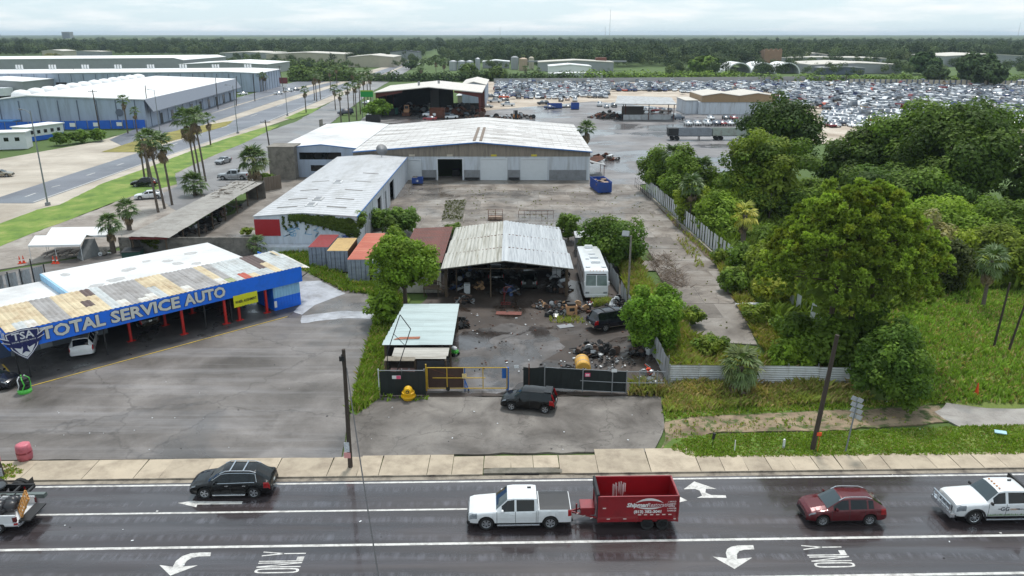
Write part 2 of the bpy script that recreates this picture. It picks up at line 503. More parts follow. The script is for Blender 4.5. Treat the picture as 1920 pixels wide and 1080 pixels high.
def poly_mark(name,pts,z=-0.093):
 mb=MB();mb.quad(*[(p[0],p[1],z) for p in pts])
 o=obj(name,mb,m_paint,road)
 bm=bmesh.new();bm.from_mesh(o.data);bmesh.ops.triangulate(bm,faces=bm.faces[:])
 for f in bm.faces:
  if f.normal.z<0:f.normal_flip()
 bm.to_mesh(o.data);bm.free();return o
def px_mark(name,px):return poly_mark(name,[G(x,y,-0.093) for x,y in px])
def z7(pts):return[(x/3,780+y/3) for x,y in pts]
def z8(pts):return[(1280+x/3,720+y/3) for x,y in pts]
px_mark("turn_arrow",z7([(896,838),(972,848),(990,815),(1025,788),(1075,772),(1125,768),(1187,767),(1183,788),(1120,790),(1080,797),(1050,815),(1030,846),(1112,840),(958,898)]))
px_mark("turn_arrow",z8([(168,970),(250,980),(243,950),(250,928),(275,914),(310,908),(397,906),(403,930),(345,932),(318,940),(306,955),(306,984),(392,976),(292,1040)]))
px_mark("turn_arrow",[(333,943),(362,939),(375,940),(455,940),(453,945),(370,946),(368,951)])
px_mark("turn_arrow",z8([(-30,640),(80,640),(110,628),(95,600),(70,590),(5,592),(65,548),(190,590),(130,590),(128,610),(160,624),(242,626),(246,640)]))
px_mark("turn_arrow",z8([(-20,632),(26,655),(-40,670)]))
ONLY=[]
def letter_strokes(ch):
 if ch=='L':return[[(0,0),(1,0),(1,.2),(0,.2)],[(0,.2),(.16,.2),(.16,1),(0,1)]]
 if ch=='N':return[[(0,0),(1,0),(1,.2),(0,.2)],[(0,.8),(1,.8),(1,1),(0,1)],[(1,.2),(.8,.2),(0,.8),(.2,.8)]]
 if ch=='Y':return[[(0,.4),(.5,.4),(.5,.6),(0,.6)],[(.5,.4),(1,0),(1,.2),(.5,.6)],[(.5,.4),(1,.8),(1,1),(.5,.6)]]
def only(pxO,pxY,w0):
 """pxO/pxY: image centres of the first and the last letter; letters read along +y, tops towards -x"""
 a,b=G(*pxO,-0.093),G(*pxY,-0.093)
 for k,ch in enumerate("ONLY"):
  c=a.lerp(b,k/3);hL,wd=w0,abs((b.y-a.y)/3)*.86
  def P(u,v):return(c.x+hL/2-u*hL,c.y-wd/2+v*wd+KR*(hL/2-u*hL))
  if ch=='O':
   out,inn=[],[]
   for i in range(20):
    t=2*PI*i/20;cx,sy=math.cos(t),math.sin(t)
    e=lambda q,p:math.copysign(abs(q)**p,q)
    out.append(P(.5+.5*e(cx,.45),.5+.5*e(sy,.6)));inn.append(P(.5+.44*e(cx,.45),.5+.27*e(sy,.6)))
   mb=MB()
   for i in range(20):
    j=(i+1)%20;mb.quad(*[(q[0],q[1],-0.093) for q in(out[i],out[j],inn[j],inn[i])])
   o=obj("road_letter",mb,m_paint,road)
  else:
   for st in letter_strokes(ch):poly_mark("road_letter",[P(*q) for q in st])
only((519,1070),(533,1038),2.35)
only((1565,1059),(1541,1026),2.2)
walk=thing("sidewalk",None,None,(0,43.75,0));walk["kind"]="structure"
xs=[-420,-300,-180,-60,90,200,290,335,412,535,630,683,722,808,852,908,958,999,1046,1115,1210,1300]+[1300+43*k for k in range(1,22)]
for i in range(len(xs)-1):
 a,b=(xs[i]-960)*.0362,(xs[i+1]-960)*.0362
 far=46.1 if xs[i]<640 else 46.25 if xs[i]<850 else 46.0 if xs[i]<1110 else 46.75 if xs[i]<1295 else 45.7
 near=43.76;h=rnd.uniform(-.006,.008)
 if 905<xs[i]<1046:near=44.45
 mb=MB();g=.018;sk=rnd.uniform(-.05,.05)
 q=[RD(a+g,near),RD(b-g,near),RD(b-g+sk,far),RD(a+g+sk,far)]
 mb.slab([(p[0],p[1],h) for p in q],.16)
 o=obj("slab",mb,m_walk,walk,org=(0,43.75,0))
kerb=MB()
for x in np.arange(-60,60,3.05):
 if -1.9<x+1.5<3.4:continue
 a,b,c,d=RD(x+.01,43.70),RD(x+3.03,43.70),RD(x+3.03,43.76),RD(x+.01,43.76)
 kerb.slab([(*a,.004),(*b,.004),(*c,.006),(*d,.006)],.14)
obj("kerb",kerb,m_kerb,kind="structure")
sd=thing("storm_drain","concrete kerb inlet with a dark slot at the edge of the wet road","storm drain",(0.75,43.9,0))
mb=MB();mb.slab([(-2.6,-.12,.03),(2.5,-.02,.03),(2.5,.35,.04),(1.8,.55,.05),(-1.9,.5,.05),(-2.6,.3,.04)],.16);obj("top_slab",mb,mat("inlet_concrete",S(118,112,102),.9,var=.2,dirt=S(70,70,58),dirt_amt=.5),sd)
mb=MB();mb.box(-1.2,1.0,-.16,.02,-.09,-.02);obj("slot",mb,m_dark,sd)
sheet("parking_lot",[(-500,866),(640,858),(655,770),(676,690),(700,598),(690,552),(578,505),(560,470),(220,470),(0,510),(-500,620)],-0.004,m_asph_lot,.06,1.0,thick=.14)
sheet("wash_slab",[(560,528),(600,526),(648,550),(590,572),(566,590),(550,585)],0.004,groundmat("pale_wash_slab",S(168,170,176),S(128,126,128),S(188,190,196),.5,stain=.5,rough=.5,wet=.5,wet_scale=.3))
sheet("wash_gutter",[(566,592),(640,583),(700,585),(699,598),(640,597),(565,606)],0.006,MATS["pale_wash_slab"],.12,.6)
sheet("driveway",[(641,860),(657,776),(690,760),(712,745),(1240,742),(1246,800),(1225,846),(1110,847),(860,851),(700,856)],-0.006,m_apron,.12,1.0,thick=.14)
sheet("scrap_yard",[(712,744),(718,690),(735,620),(800,560),(800,480),(1080,440),(1150,490),(1190,560),(1240,680),(1250,741)],0.0,m_dirt,.15,1.0,thick=.14)
sheet("concrete_yard",[(215,478),(480,478),(640,470),(800,478),(1080,440),(1180,430),(1260,520),(1300,640),(1420,646),(1362,505),(1195,343),(1112,330),(740,330),(500,330),(440,400)],-0.02,m_conc,.1,1.5,thick=.12)
sheet("wet_back_yard",[(660,246),(700,200),(905,208),(1110,190),(1500,222),(1500,300),(1200,346),(1105,346),(1095,262)],-0.012,m_wet,.3,4,thick=.12)
sheet("salvage_lot",[(900,240),(905,152),(1950,152),(2300,175),(2100,300),(1400,262),(1110,208)],-0.02,m_sand,.5,6,thick=.12)
sheet("gravel_verge",[(-300,620),(0,505),(200,470),(330,420),(500,330),(560,290),(420,250),(330,320),(208,383),(0,460),(-300,560)],-0.022,m_lotdirt,.2,2,thick=.12)
sheet("side_street",[(345,405),(460,350),(530,300),(640,215),(700,170),(790,118),(770,118),(650,175),(555,228),(500,247),(394,296),(325,328),(332,350),(290,368)],-0.014,m_street,.2,2,thick=.12)
sheet("boulevard",[(-400,360),(0,298),(180,266),(420,194),(640,146),(765,113),(785,113),(690,160),(560,217),(500,237),(420,262),(264,320),(111,384),(0,419),(-400,560)],-0.018,m_pale,thick=.12)
bl=sheet("boulevard_lanes",[(-2,370),(105,335),(260,286),(340,262),(450,221),(640,158),(768,113),(778,113),(668,160),(520,222),(273,306),(62,381),(-2,381)],0.012,m_blvd)
sheet("far_lanes",[(253,256),(333,233),(400,212),(500,181),(630,152),(638,154),(515,190),(440,215),(350,244),(280,263)],0.03,m_blvd)
sheet("median_strip",[(190,285),(260,262),(350,240),(437,226),(425,236),(330,262),(255,285)],0.045,groundmat("dry_lawn",S(132,124,62),S(104,98,48),S(156,148,84),.2,rough=.95),.2,2)
sheet("warehouse_apron",[(205,262),(262,238),(445,183),(550,154),(640,140),(640,147),(550,166),(445,196),(280,252),(235,276)],0.01,m_blvd)
sheet("lawn_strip",[(-300,530),(0,419),(69,393),(111,384),(194,343),(264,319),(347,287),(417,262),(500,237),(526,233),(520,238),(500,247),(458,268),(394,294),(328,325),(332,345),(250,367),(208,381),(125,414),(56,439),(0,462),(-300,580)],0.002,m_lawn,.12,1.5)
sheet("far_lawn_strip",[(533,222),(572,205),(600,202),(585,212),(550,223)],0.002,m_lawn)
sheet("sandy_track",[(1250,785),(1300,778),(1440,772),(1560,768),(1700,762),(1760,760),(1780,790),(1700,797),(1560,806),(1440,808),(1330,812),(1240,840)],-0.03,m_sandy,.2,1.0,thick=.1)
sheet("broken_asphalt",[(1752,772),(1775,752),(1850,762),(2200,752),(2200,792),(1800,800),(1770,785)],-0.02,groundmat("broken_grey_asphalt",S(146,140,134),S(110,104,98),S(172,168,162),.3,stain=.5,rough=.6,wet=.7,wet_scale=.25,rmin=.15),.2,.8,thick=.1)
sheet("verge",[(1235,850),(1262,822),(1330,815),(1450,812),(1600,808),(1780,801),(2200,792),(2200,848),(1300,858)],-0.01,m_verge,.1,1.0,thick=.12)
sheet("verge_upper",[(1240,742),(1600,730),(1750,735),(1780,752),(1700,764),(1440,774),(1300,780),(1248,790)],-0.012,m_verge,.15,1.0,thick=.12)
sheet("meadow",[(1640,745),(1600,560),(1760,520),(2300,500),(2300,760),(1850,765),(1775,755)],-0.016,m_meadow,.2,2.0,thick=.12)
sheet("sand_path",[(1840,520),(1925,500),(2200,520),(2200,590),(1920,548)],-0.006,m_sand,.3,2.0)
sheet("grass_bank",[(700,600),(676,690),(655,772),(668,778),(712,746),(716,690),(735,620),(770,560),(740,520),(640,532),(690,552)],0.004,m_verge,.1,.8)
sheet("grass_bank_back",[(500,480),(520,465),(600,470),(600,500),(660,530),(640,540),(578,512)],0.006,m_verge,.1,.8)
sheet("yard_pad",[(868,622),(960,606),(1022,614),(1060,650),(1020,676),(1000,712),(930,738),(800,736),(822,690),(836,640)],.006,groundmat("worn_grey_pad",S(84,79,77),S(52,46,43),S(120,118,120),.28,stain=.7,rough=.6,wet=1.0,wet_scale=.2,rmin=.06,puddle_pos=.56,grain=.25),.45,1.0)
sheet("weedy_patch",[(836,375),(875,375),(867,415),(827,415)],.03,groundmat("dark_gravel",S(92,88,78),S(64,62,52),S(112,108,96),.6,stain=.5,rough=.9),.1,1.0)
sheet("soil_band",[(1202,352),(1216,362),(1345,480),(1350,500),(1336,492),(1268,425)],.035,groundmat("brown_soil",S(84,66,54),S(58,46,38),S(108,92,78),.4,stain=.5,rough=.9,grass=S(96,104,50),grass_amt=.0),.15,1.0)
def pxline(name,pts,w,z,parent,m_=None):
 mb=MB()
 for(a,b) in zip(pts[:-1],pts[1:]):
  p,q=G(*a,z),G(*b,z);d=(q-p).normalized();nn=Vector((-d.y,d.x,0))*w/2
  mb.quad(p-nn,q-nn,q+nn,p+nn)
 return obj(name,mb,m_ or m_paint,parent)
pxline("edge_line",[(62,379),(273,305),(500,228),(660,161)],.3,0.022,bl)
for a,b in(((47,369),(67,362)),((97,351),(113,347)),((162,329),(178,324)),((219,310),(232,306)),((272,291),(285,286)),((320,273),(333,268)),((366,256),(380,251)),((415,240),(429,235)),((470,218),(482,214)),((520,200),(530,196))):
 pxline("lane_line",[a,b],.3,0.022,bl)
m_slab=groundmat("yard_slab",S(116,107,98),S(68,58,50),S(154,149,143),0.19,crack=0.7,crack_scale=0.16,stain=0.75,rough=0.7,wet=0.8,wet_scale=0.07,rmin=0.10,puddle_pos=0.60,streak=(0.0,0.5,0.45,S(96,82,70)),objrand=.22)
cy=bpy.data.objects["concrete_yard"]
def inside(px,py,poly):
 c=False
 for i in range(len(poly)):
  x0,y0=poly[i];x1,y1=poly[i-1]
  if(y0>py)!=(y1>py) and px<(x1-x0)*(py-y0)/(y1-y0+1e-12)+x0:c=not c
 return c
YP=[tuple(G(x,y)[:2]) for x,y in[(750,345),(1180,347),(1350,500),(1405,625),(1300,625),(1180,432),(1060,428),(860,425),(760,440),(735,400)]]
ysl=0
ybm=[59.0]
while ybm[-1]<150:ybm.append(ybm[-1]+rnd.uniform(4.2,6.2))
for j in range(len(ybm)-1):
 x=-26+rnd.uniform(0,2)
 while x<34:
  w=rnd.uniform(4.4,6.6);cx_,cy_=x+w/2,(ybm[j]+ybm[j+1])/2
  if inside(cx_,cy_,YP):
   g=.05;t=rnd.uniform(-.010,.018)
   mb=MB();mb.slab([(x+g,ybm[j]+g,.0+t),(x+w-g,ybm[j]+g,t*.6),(x+w-g,ybm[j+1]-g,t*.8),(x+g,ybm[j+1]-g,t)],.03)
   obj("slab",mb,m_slab,cy);ysl+=1
  x+=w
# ========= foliage
def leaf_quads(C,Nrm,size,rs,aspect=0.6):
 """one small four-sided leaf spray per centre, lying roughly across its normal"""
 n=len(C)
 a=rs.normal(size=(n,3));a-=Nrm*np.sum(a*Nrm,axis=1,keepdims=True)
 a/=np.linalg.norm(a,axis=1,keepdims=True)+1e-9
 b=np.cross(Nrm,a)
 s=(size*rs.uniform(0.6,1.35,n))[:,None]
 lift=Nrm*s*rs.uniform(-.25,.25,n)[:,None]
 p0=C-a*s;p1=C-b*s*aspect+lift;p2=C+a*s;p3=C+b*s*aspect+lift
 V=np.stack([p0,p1,p2,p3],axis=1).reshape(-1,3)
 return V
def clump_leaves(cl,per,size,rs,shell=(0.55,1.05),up=0.75,flat=1.0,cov=None):
 """cl: list of (centre, radius, tint); leaves on and in each clump; returns V, tint"""
 Vs,Ts=[],[]
 for(c,r,t) in cl:
  r3=np.array(r if isinstance(r,(tuple,list)) else(r,r,r*flat))
  n=max(6,int(per*(r3[0]*r3[1]+r3[0]*r3[2])/2)) if cov is None else max(6,int(cov*4.19*(r3[0]*r3[1]+r3[0]*r3[2]+r3[1]*r3[2])/(1.2*size*size)))
  d=rs.normal(size=(n,3));d/=np.linalg.norm(d,axis=1,keepdims=True)
  k=rs.uniform(shell[0]**2,shell[1]**2,n)**.5
  C=np.array(c)+d*r3*k[:,None]
  nn=d/r3*r3.mean()+np.array([0,0,up])+rs.normal(size=(n,3))*.42
  nn/=np.linalg.norm(nn,axis=1,keepdims=True)
  V=leaf_quads(C,nn,size,rs)
  tt=np.array(t)[None,:]*rs.uniform(.72,1.3,n)[:,None]
  Vs.append(V);Ts.append(np.repeat(tt,4,axis=0))
 return np.concatenate(Vs),np.concatenate(Ts)
def quads_of(V):return np.arange(len(V),dtype=np.int32).reshape(-1,4)
m_leaf=tintmat("foliage",(1.58,1.52,0.98,1),0.6,trans=0.36,var=0.25,nscale=1.0,spec=.12)
m_leaf_far=tintmat("far_foliage",(1.3,1.3,1.2,1),0.8,trans=0.0,var=0.15,nscale=0.2,spec=.05)
m_bark=mat("bark",S(92,80,68),0.9,var=.35,scale=5,stretch=(1,1,.25),bump=.3)
m_bark_pale=mat("pale_bark",S(140,128,112),0.9,var=.3,scale=5,stretch=(1,1,.25),bump=.2)
# ---------------- the far wood: one mass of many crowns, sprays of leaves on each
def crown_proto(name,seed,rad,hgt,ncl,per,size,col):
 rs=np.random.default_rng(seed);cl=[]
 for i in range(ncl):
  a=rs.uniform(0,2*PI);q=rs.uniform(0,1)**.6*rad*.72
  z=hgt*(.45+.42*rs.uniform()*(1-.6*(q/rad)))
  k=rs.uniform(.75,1.2)
  cl.append(((q*math.cos(a),q*math.sin(a),z),rad*rs.uniform(.34,.5),(col[0]*k,col[1]*k,col[2]*k*.95)))
 V,T=clump_leaves(cl,per,size,rs,(.8,1.05))
 return V,T
protos=[]
for i,(rad,hgt,col) in enumerate([(5.5,11,(.064,.088,.038)),(6.5,13,(.052,.074,.034)),(4.5,10,(.080,.105,.042)),(5,15,(.046,.066,.036)),(6,11,(.070,.094,.044)),(4,9,(.095,.118,.05))]):
 V_,T_=crown_proto("crown",40+i,rad,hgt,9,7.5,.62,col);protos.append((V_,(T_+T_.mean(0))/2))
def forest(name,label,pts,seed,scl=(.65,1.5),cat="trees",protos=protos):
 """all crowns of a wood joined into one object (nobody could count them)"""
 rs=np.random.default_rng(seed);Vs,Ts=[],[]
 for(x,y) in pts:
  V,T=protos[rs.integers(len(protos))]
  a=rs.uniform(0,2*PI);s=rs.uniform(*scl);c,d=math.cos(a)*s,math.sin(a)*s
  P=np.empty_like(V);P[:,0]=V[:,0]*c-V[:,1]*d+x;P[:,1]=V[:,0]*d+V[:,1]*c+y;P[:,2]=V[:,2]*s*rs.uniform(.85,1.15)-.3
  Vs.append(P);Ts.append(T*rs.uniform(.7,1.35))
 V=np.concatenate(Vs);T=np.concatenate(Ts)
 o=npmesh(name,V,quads_of(V),m_leaf_far,T)
 return tag(o,label,cat,None,"stuff")
def canopy_sheet(name,y0,y1,ny,hmean,amp,cell,col,seed,label):
 """distant canopy that reads as one mass: a closed, lumpy roof of crowns"""
 rs=np.random.default_rng(seed)
 ys=y0*(y1/y0)**np.linspace(0,1,ny)
 nx=420;us=np.linspace(-.86,.86,nx)
 X=ys[:,None]*us[None,:];Y=np.repeat(ys[:,None],nx,1)
 X=X+rs.uniform(-.3,.3,X.shape)*(ys[:,None]*(us[1]-us[0]))
 Z=hmean+amp*(rs.uniform(-1,1,X.shape)*.6+np.sin(X/cell+3*np.sin(Y/cell/2.3))*.25+np.sin(Y/cell/1.7+2*np.sin(X/cell/3))*.25)
 big=np.sin(X/410+1.3)*np.sin(Y/730+.6*np.sin(X/300));Z+=big*2.0
 Z[0,:]=-1
 V=np.stack([X,Y,Z],-1).reshape(-1,3)
 i=np.arange(ny-1)[:,None]*nx+np.arange(nx-1)[None,:]
 Fq=np.stack([i,i+1,i+nx+1,i+nx],-1).reshape(-1,4)
 k=(rs.uniform(.75,1.25,X.shape)*(1+.25*big)).reshape(-1,1)
 T=np.array(col)[None,:]*k
 o=npmesh(name,V,Fq,m_leaf_far,T)
 return tag(o,label,"trees",None,"stuff")
pts=[]
rs_=random.Random(5)
def far_front(x):
 u=x
 return 0
def wood_edge(px):
 tab=[(-200,108),(0,106),(200,103),(420,106),(600,106),(740,112),(860,115),(1000,122),(1100,128),(1300,124),(1420,121),(1600,116),(1700,121),(1920,110),(2200,108)]
 for(a,b),(c,d) in zip(tab[:-1],tab[1:]):
  if a<=px<=c:return b+(d-b)*(px-a)/(c-a)
 return 112
n_=0
Dmax=2100
y_=560.0
while y_<Dmax:
 sp=9.5+(y_-560)*.0055
 x_=-.76*y_
 while x_<.78*y_:
  xx,yy=x_+rs_.uniform(-.45,.45)*sp,y_+rs_.uniform(-.45,.45)*sp
  p=cam_px=960+F*xx/(yy*cp_+HC*sp_)
  lim=G(p,wood_edge(p)).y
  if yy>lim and not(abs(p-(795+(yy-700)*.047))<16000/yy and yy<1900):pts.append((xx,yy))
  x_+=sp
 y_+=sp*.85
print("far crowns",len(pts))
forest("forest","dark green wood that stretches from behind the sheds and car lots to the skyline",pts,3)
canopy_sheet("forest_canopy",2050,15000,150,10.5,4.0,30,(.062,.080,.040),8,"faint blue green treetops along the skyline beyond the nearer wood")
# ========= vehicles
m_glass=NT("vehicle_glass");m_glass.set(col=S(16,20,22),rough=0.05,spec=0.5);m_glass=m_glass.m
m_glass_clear=NT("windscreen_glass");m_glass_clear.set(col=S(46,58,62),rough=0.03,spec=1.0);m_glass_clear=m_glass_clear.m
m_tyre=mat("tyre_rubber",S(34,33,33),0.85,var=.15)
m_rim=mat("alloy_rim",S(176,178,182),0.3,metal=.7,var=.1)
m_rim_dark=mat("rim_shadow",S(30,30,32),0.6,var=.1)
m_chrome=mat("chrome_trim",S(205,208,212),0.18,metal=.9,var=.05)
m_black_pl=mat("black_plastic",S(32,32,34),0.55,var=.15)
m_under=mat("underbody",S(20,20,20),0.9,var=.2)
m_lamp=mat("headlamp_glass",S(128,134,140),0.1,var=.5,scale=9)
m_tail=mat("tail_lamp",S(150,18,22),0.2,var=.15)
m_tailw=mat("tail_lamp_dark",S(90,10,14),0.2,var=.15)
m_plate=mat("licence_plate",S(214,218,216),0.5,var=.1)
m_paintcol=objcolmat("vehicle_paint",0.32,0.6)
def paint(name,col,metal=0.0,rough=0.3,dirt=S(120,112,104),da=.12):return mat(name,col,rough,metal=metal,var=.06,coat=.7,scale=1.2,dirt=dirt,dirt_amt=da)
P_BLACK=mat("black_paint",S(9,10,12),.2,var=.05,coat=.2,spec=.35);P_WHITE=paint("white_paint",S(218,220,222),dirt=S(170,166,160))
P_MAROON=mat("maroon_paint",S(88,18,26),.25,metal=.2,var=.05,coat=.4);P_NAVY=mat("dark_blue_paint",S(20,24,36),.25,var=.05,coat=.3);P_SILVER=paint("silver_paint",S(158,160,164),.5)
P_RED=paint("red_paint",S(140,14,26),rough=.4,dirt=S(88,14,20),da=.25)
def lerp_tab(tab,x):
 if x<=tab[0][0]:return tab[0][1]
 for(a,b),(c,d) in zip(tab[:-1],tab[1:]):
  if x<=c:return b+(d-b)*(x-a)/(c-a) if c>a else d
 return tab[-1][1]
def shell(sp):
 """body of a road vehicle, nose towards -x, as {part: MB}. sp: L, W, top [(x,z)], roofw [(x,w)], belt [(x,z)], sill, wheels [x], wr, zones"""
 L,Wd=sp["L"],sp["W"];hw=Wd/2
 xs=set(np.linspace(0,L,sp.get("n",30)).tolist())
 for t in(sp["top"],sp["roofw"],sp["belt"]):xs|={p[0] for p in t}
 for z in sp["zones"]:xs|={z[1],z[2]}
 ar=sp["wr"]*1.17
 if not sp.get("low"):
  for wx in sp["wheels"]:
   for k in range(9):xs.add(wx-ar*math.cos(PI*k/8))
 for s_ in sp.get("seams",[]):xs|={s_,s_+.025}
 xs=sorted(x for x in xs if 0<=x<=L)
 o=[xs[0]]
 for x in xs[1:]:
  if x-o[-1]>.012:o.append(x)
 xs=o
 plan=sp.get("plan",[(0,.80),(.10,.90),(.35,.97),(.8,1),(L-.6,1),(L-.2,.97),(L-.06,.92),(L,.86)])
 rows=[]
 for x in xs:
  zt,wt,zb=lerp_tab(sp["top"],x),lerp_tab(sp["roofw"],x)*hw,lerp_tab(sp["belt"],x)
  pl=lerp_tab(plan,x);wm=hw*pl;wt=min(wt,wm-.04)
  zbot=lerp_tab(sp.get("sillt",[(0,sp["sill"])]),x)
  if not sp.get("low"):
   for wx in sp["wheels"]:
    d=abs(x-wx)
    if d<ar:zbot=max(zbot,sp["wr"]+math.sqrt(max(0,ar*ar-d*d)))
  zbot=min(zbot,zb-.12)
  z2=zt-sp.get("crown",.05);z3=max(z2-.07,zb+.02);wb=wm-.06
  w3=wt+.035 if z2-zb>.12 else(wt+wb)/2
  z3=min(z3,z2-.005) if z2-.005>zb else zb+.01
  zs=sp["sill"];zm=max(.55*zb+.45*zs,zbot+.05);zl=max(zs+.08,zbot+.025);z5=max(zb-.07,zbot+.085)
  rows.append([(0,zt),(wt*.62,zt-.008),(wt,z2),(min(w3,wb),z3),(wb,zb),(wm-.012,z5),(wm,zm),(wm-.02,zl),(wm-.05,zbot)])
 parts={}
 nl=len(rows[0])
 def tagof(xm,lev):
  for(nm,a,b,l0,l1) in sp["zones"]:
   if a<=xm<=b and l0<=lev<l1:return nm
  for s_ in sp.get("seams",[]):
   if s_<xm<s_+.025 and lev>=4:return "panel_gap"
  return "body"
 for i in range(len(xs)-1):
  for l in range(nl-1):
   nm=tagof((xs[i]+xs[i+1])/2,l)
   mb=parts.setdefault(nm,MB())
   for sg in(1,-1):
    a,b,c,d=rows[i][l],rows[i+1][l],rows[i+1][l+1],rows[i][l+1]
    q=[(xs[i],sg*a[0],a[1]),(xs[i+1],sg*b[0],b[1]),(xs[i+1],sg*c[0],c[1]),(xs[i],sg*d[0],d[1])]
    if sg<0:q.reverse()
    mb.quad(*q)
 for i,x in((0,xs[0]),(-1,xs[-1])):
  r=rows[i];ring=[(x,p[0],p[1]) for p in r]+[(x,-p[0],p[1]) for p in reversed(r[1:])]
  parts["body"].quad(*ring)
 ub=MB();zmx=min(p[1] for p in sp["belt"])-.1
 ub.box(.25,L-.2,-hw+.17,hw-.17,sp["sill"]+.02,zmx)
 parts["underbody"]=ub
 return parts,xs,rows
def wheel(parent,x,y,r,w,rim=m_rim,spokes=5,name="wheel",n=18,rimk=.66):
 sg=1 if y>0 else -1
 mb=MB();mb.lathe([(r*.55,-w/2),(r*.93,-w/2),(r,-w/2+.03),(r,w/2-.03),(r*.93,w/2),(r*rimk,w/2),(r*rimk*.9,w/2-.05)],n,axis='y')
 if sg<0:mb.v=[(p[0],-p[1],p[2]) for p in mb.v]
 o=obj(name,mb,m_tyre,parent,smooth=False,loc=(x,y,r))
 rb=MB();yo=sg*(w/2-.03);R0=r*rimk
 rb.m(1).lathe([(R0*.98,yo-sg*.02),(R0*.3,yo-sg*.02)],n,axis='y')
 rb.m(0)
 for k in range(n):
  a,b=2*PI*k/n,2*PI*(k+1)/n
  rb.quad(*[(rr*math.cos(t),yo+sg*e,rr*math.sin(t)) for rr,t,e in((R0,a,.02),(R0,b,.02),(R0*.88,b,.005),(R0*.88,a,.005))])
 for k in range(spokes):
  t=2*PI*k/spokes;wd=R0*(.34 if spokes<=6 else .2)
  u=Vector((math.cos(t),0,math.sin(t)));v=Vector((-math.sin(t),0,math.cos(t)))
  for s2 in((-1,1) if spokes<=6 else(0,)):
   uu=(u+v*.16*s2).normalized();vv=Vector((-uu.z,0,uu.x));ww=wd*(.32 if spokes<=6 else .5)
   y0=Vector((0,yo+sg*.012,0))
   rb.quad(*(y0+uu*R0*.15-vv*ww*.7,y0+uu*R0*.95-vv*ww,y0+uu*R0*.95+vv*ww,y0+uu*R0*.15+vv*ww*.7))
 rb.lathe([(R0*.24,yo),(R0*.2,yo+sg*.03),(R0*.05,yo+sg*.03)],10,axis='y')
 obj("rim",rb,[rim,m_rim_dark],o)
 return o
def build_shell(root,sp,pm,dx,over={}):
 parts,xs,rows=shell(sp)
 MP=dict(body=pm,windshield=m_glass_clear,rear_window=m_glass,side_window=m_glass,sunroof=m_glass,underbody=m_under,panel_gap=m_under,headlight=m_lamp,taillight=m_tail,roof_panel=pm,hood=pm,grille=m_black_pl,bumper=m_black_pl,tonneau_cover=mat("tonneau_vinyl",S(44,45,48),.6,var=.1),cladding=m_black_pl,two_tone=m_black_pl)
 MP.update(over);out={}
 for nm,mb in parts.items():
  mb.v=[(p[0]-dx,p[1],p[2]) for p in mb.v]
  base=nm.split('#')[0]
  if base in("headlight","taillight","side_window","cladding"):
   for sg in(1,-1):
    m2=MB()
    for f in mb.f:
     if sum(mb.v[i][1] for i in f)*sg>0:m2.add([mb.v[i] for i in f],[list(range(len(f)))])
    if m2.f:obj(base,m2,MP[base],root)
  else:
   me=obj(base,mb,MP[base],root)
   if base=="body":
    bm=bmesh.new();bm.from_mesh(me.data);bmesh.ops.remove_doubles(bm,verts=bm.verts,dist=.001);bm.to_mesh(me.data);bm.free()
    me.data.polygons.foreach_set("use_smooth",[len(p.vertices)<=4 for p in me.data.polygons])
    try:me.data.set_sharp_from_angle(angle=R(38))
    except Exception:pass
   out[base]=me
   if base=="panel_gap":me["kind"]="stuff"
 hw=sp["W"]/2
 for wx in sp["wheels"]:
  for sg in(1,-1):wheel(root,wx-dx,sg*(hw-.14),sp["wr"],.24,over.get("rim",m_rim),sp.get("spokes",5))
 return out
def bits(root,sp,dx,pm,mirror_x=None,handles=(),rails=None,crossbars=(),plate=True,hz=.95,mirror_m=None,chrome_handles=False,rail_m=None,rail_h=0.06):
 hw,L=sp["W"]/2,sp["L"]
 if mirror_x is not None:
  for sg in(1,-1):
   mb=MB();mb.cbox((mirror_x-dx,sg*(hw+.06),lerp_tab(sp["belt"],mirror_x)+.10),(.12,.22,.16));obj("mirror",mb,mirror_m or pm,root,bevel=.03)
 for hx in handles:
  for sg in(1,-1):
   mb=MB();mb.box(hx-dx-.1,hx-dx+.1,sg*(hw+.004)-.015,sg*(hw+.004)+.015,hz-.018,hz+.018);obj("door_handle",mb,m_chrome if chrome_handles else pm,root)
 if rails:
  x0,x1=rails
  for sg in(1,-1):
   pts=[]
   for k in range(7):
    x=x0+(x1-x0)*k/6;w=lerp_tab(sp["roofw"],x)*hw-.02;z=lerp_tab(sp["top"],x)-.035
    pts.append((x-dx,sg*w,z+(0 if k in(0,6) else rail_h)))
   mb=MB();mb.path(pts,.028,6);obj("roof_rail",mb,rail_m or m_chrome,root)
  for cx_ in crossbars:
   w=lerp_tab(sp["roofw"],cx_)*hw-.02;z=lerp_tab(sp["top"],cx_)+.03
   mb=MB();mb.box(cx_-dx-.04,cx_-dx+.04,-w,w,z-.015,z+.015);obj("crossbar",mb,rail_m or m_chrome,root)
 if plate:
  mb=MB();mb.box(L-dx+.004,L-dx+.016,-.15,.15,.72,.88) if not sp.get("pickup") else mb.box(L-dx+.06,L-dx+.072,-.15,.15,.50,.64);obj("licence_plate",mb,m_plate,root)
def place(px,py,z=0.0):return G(px,py,z)
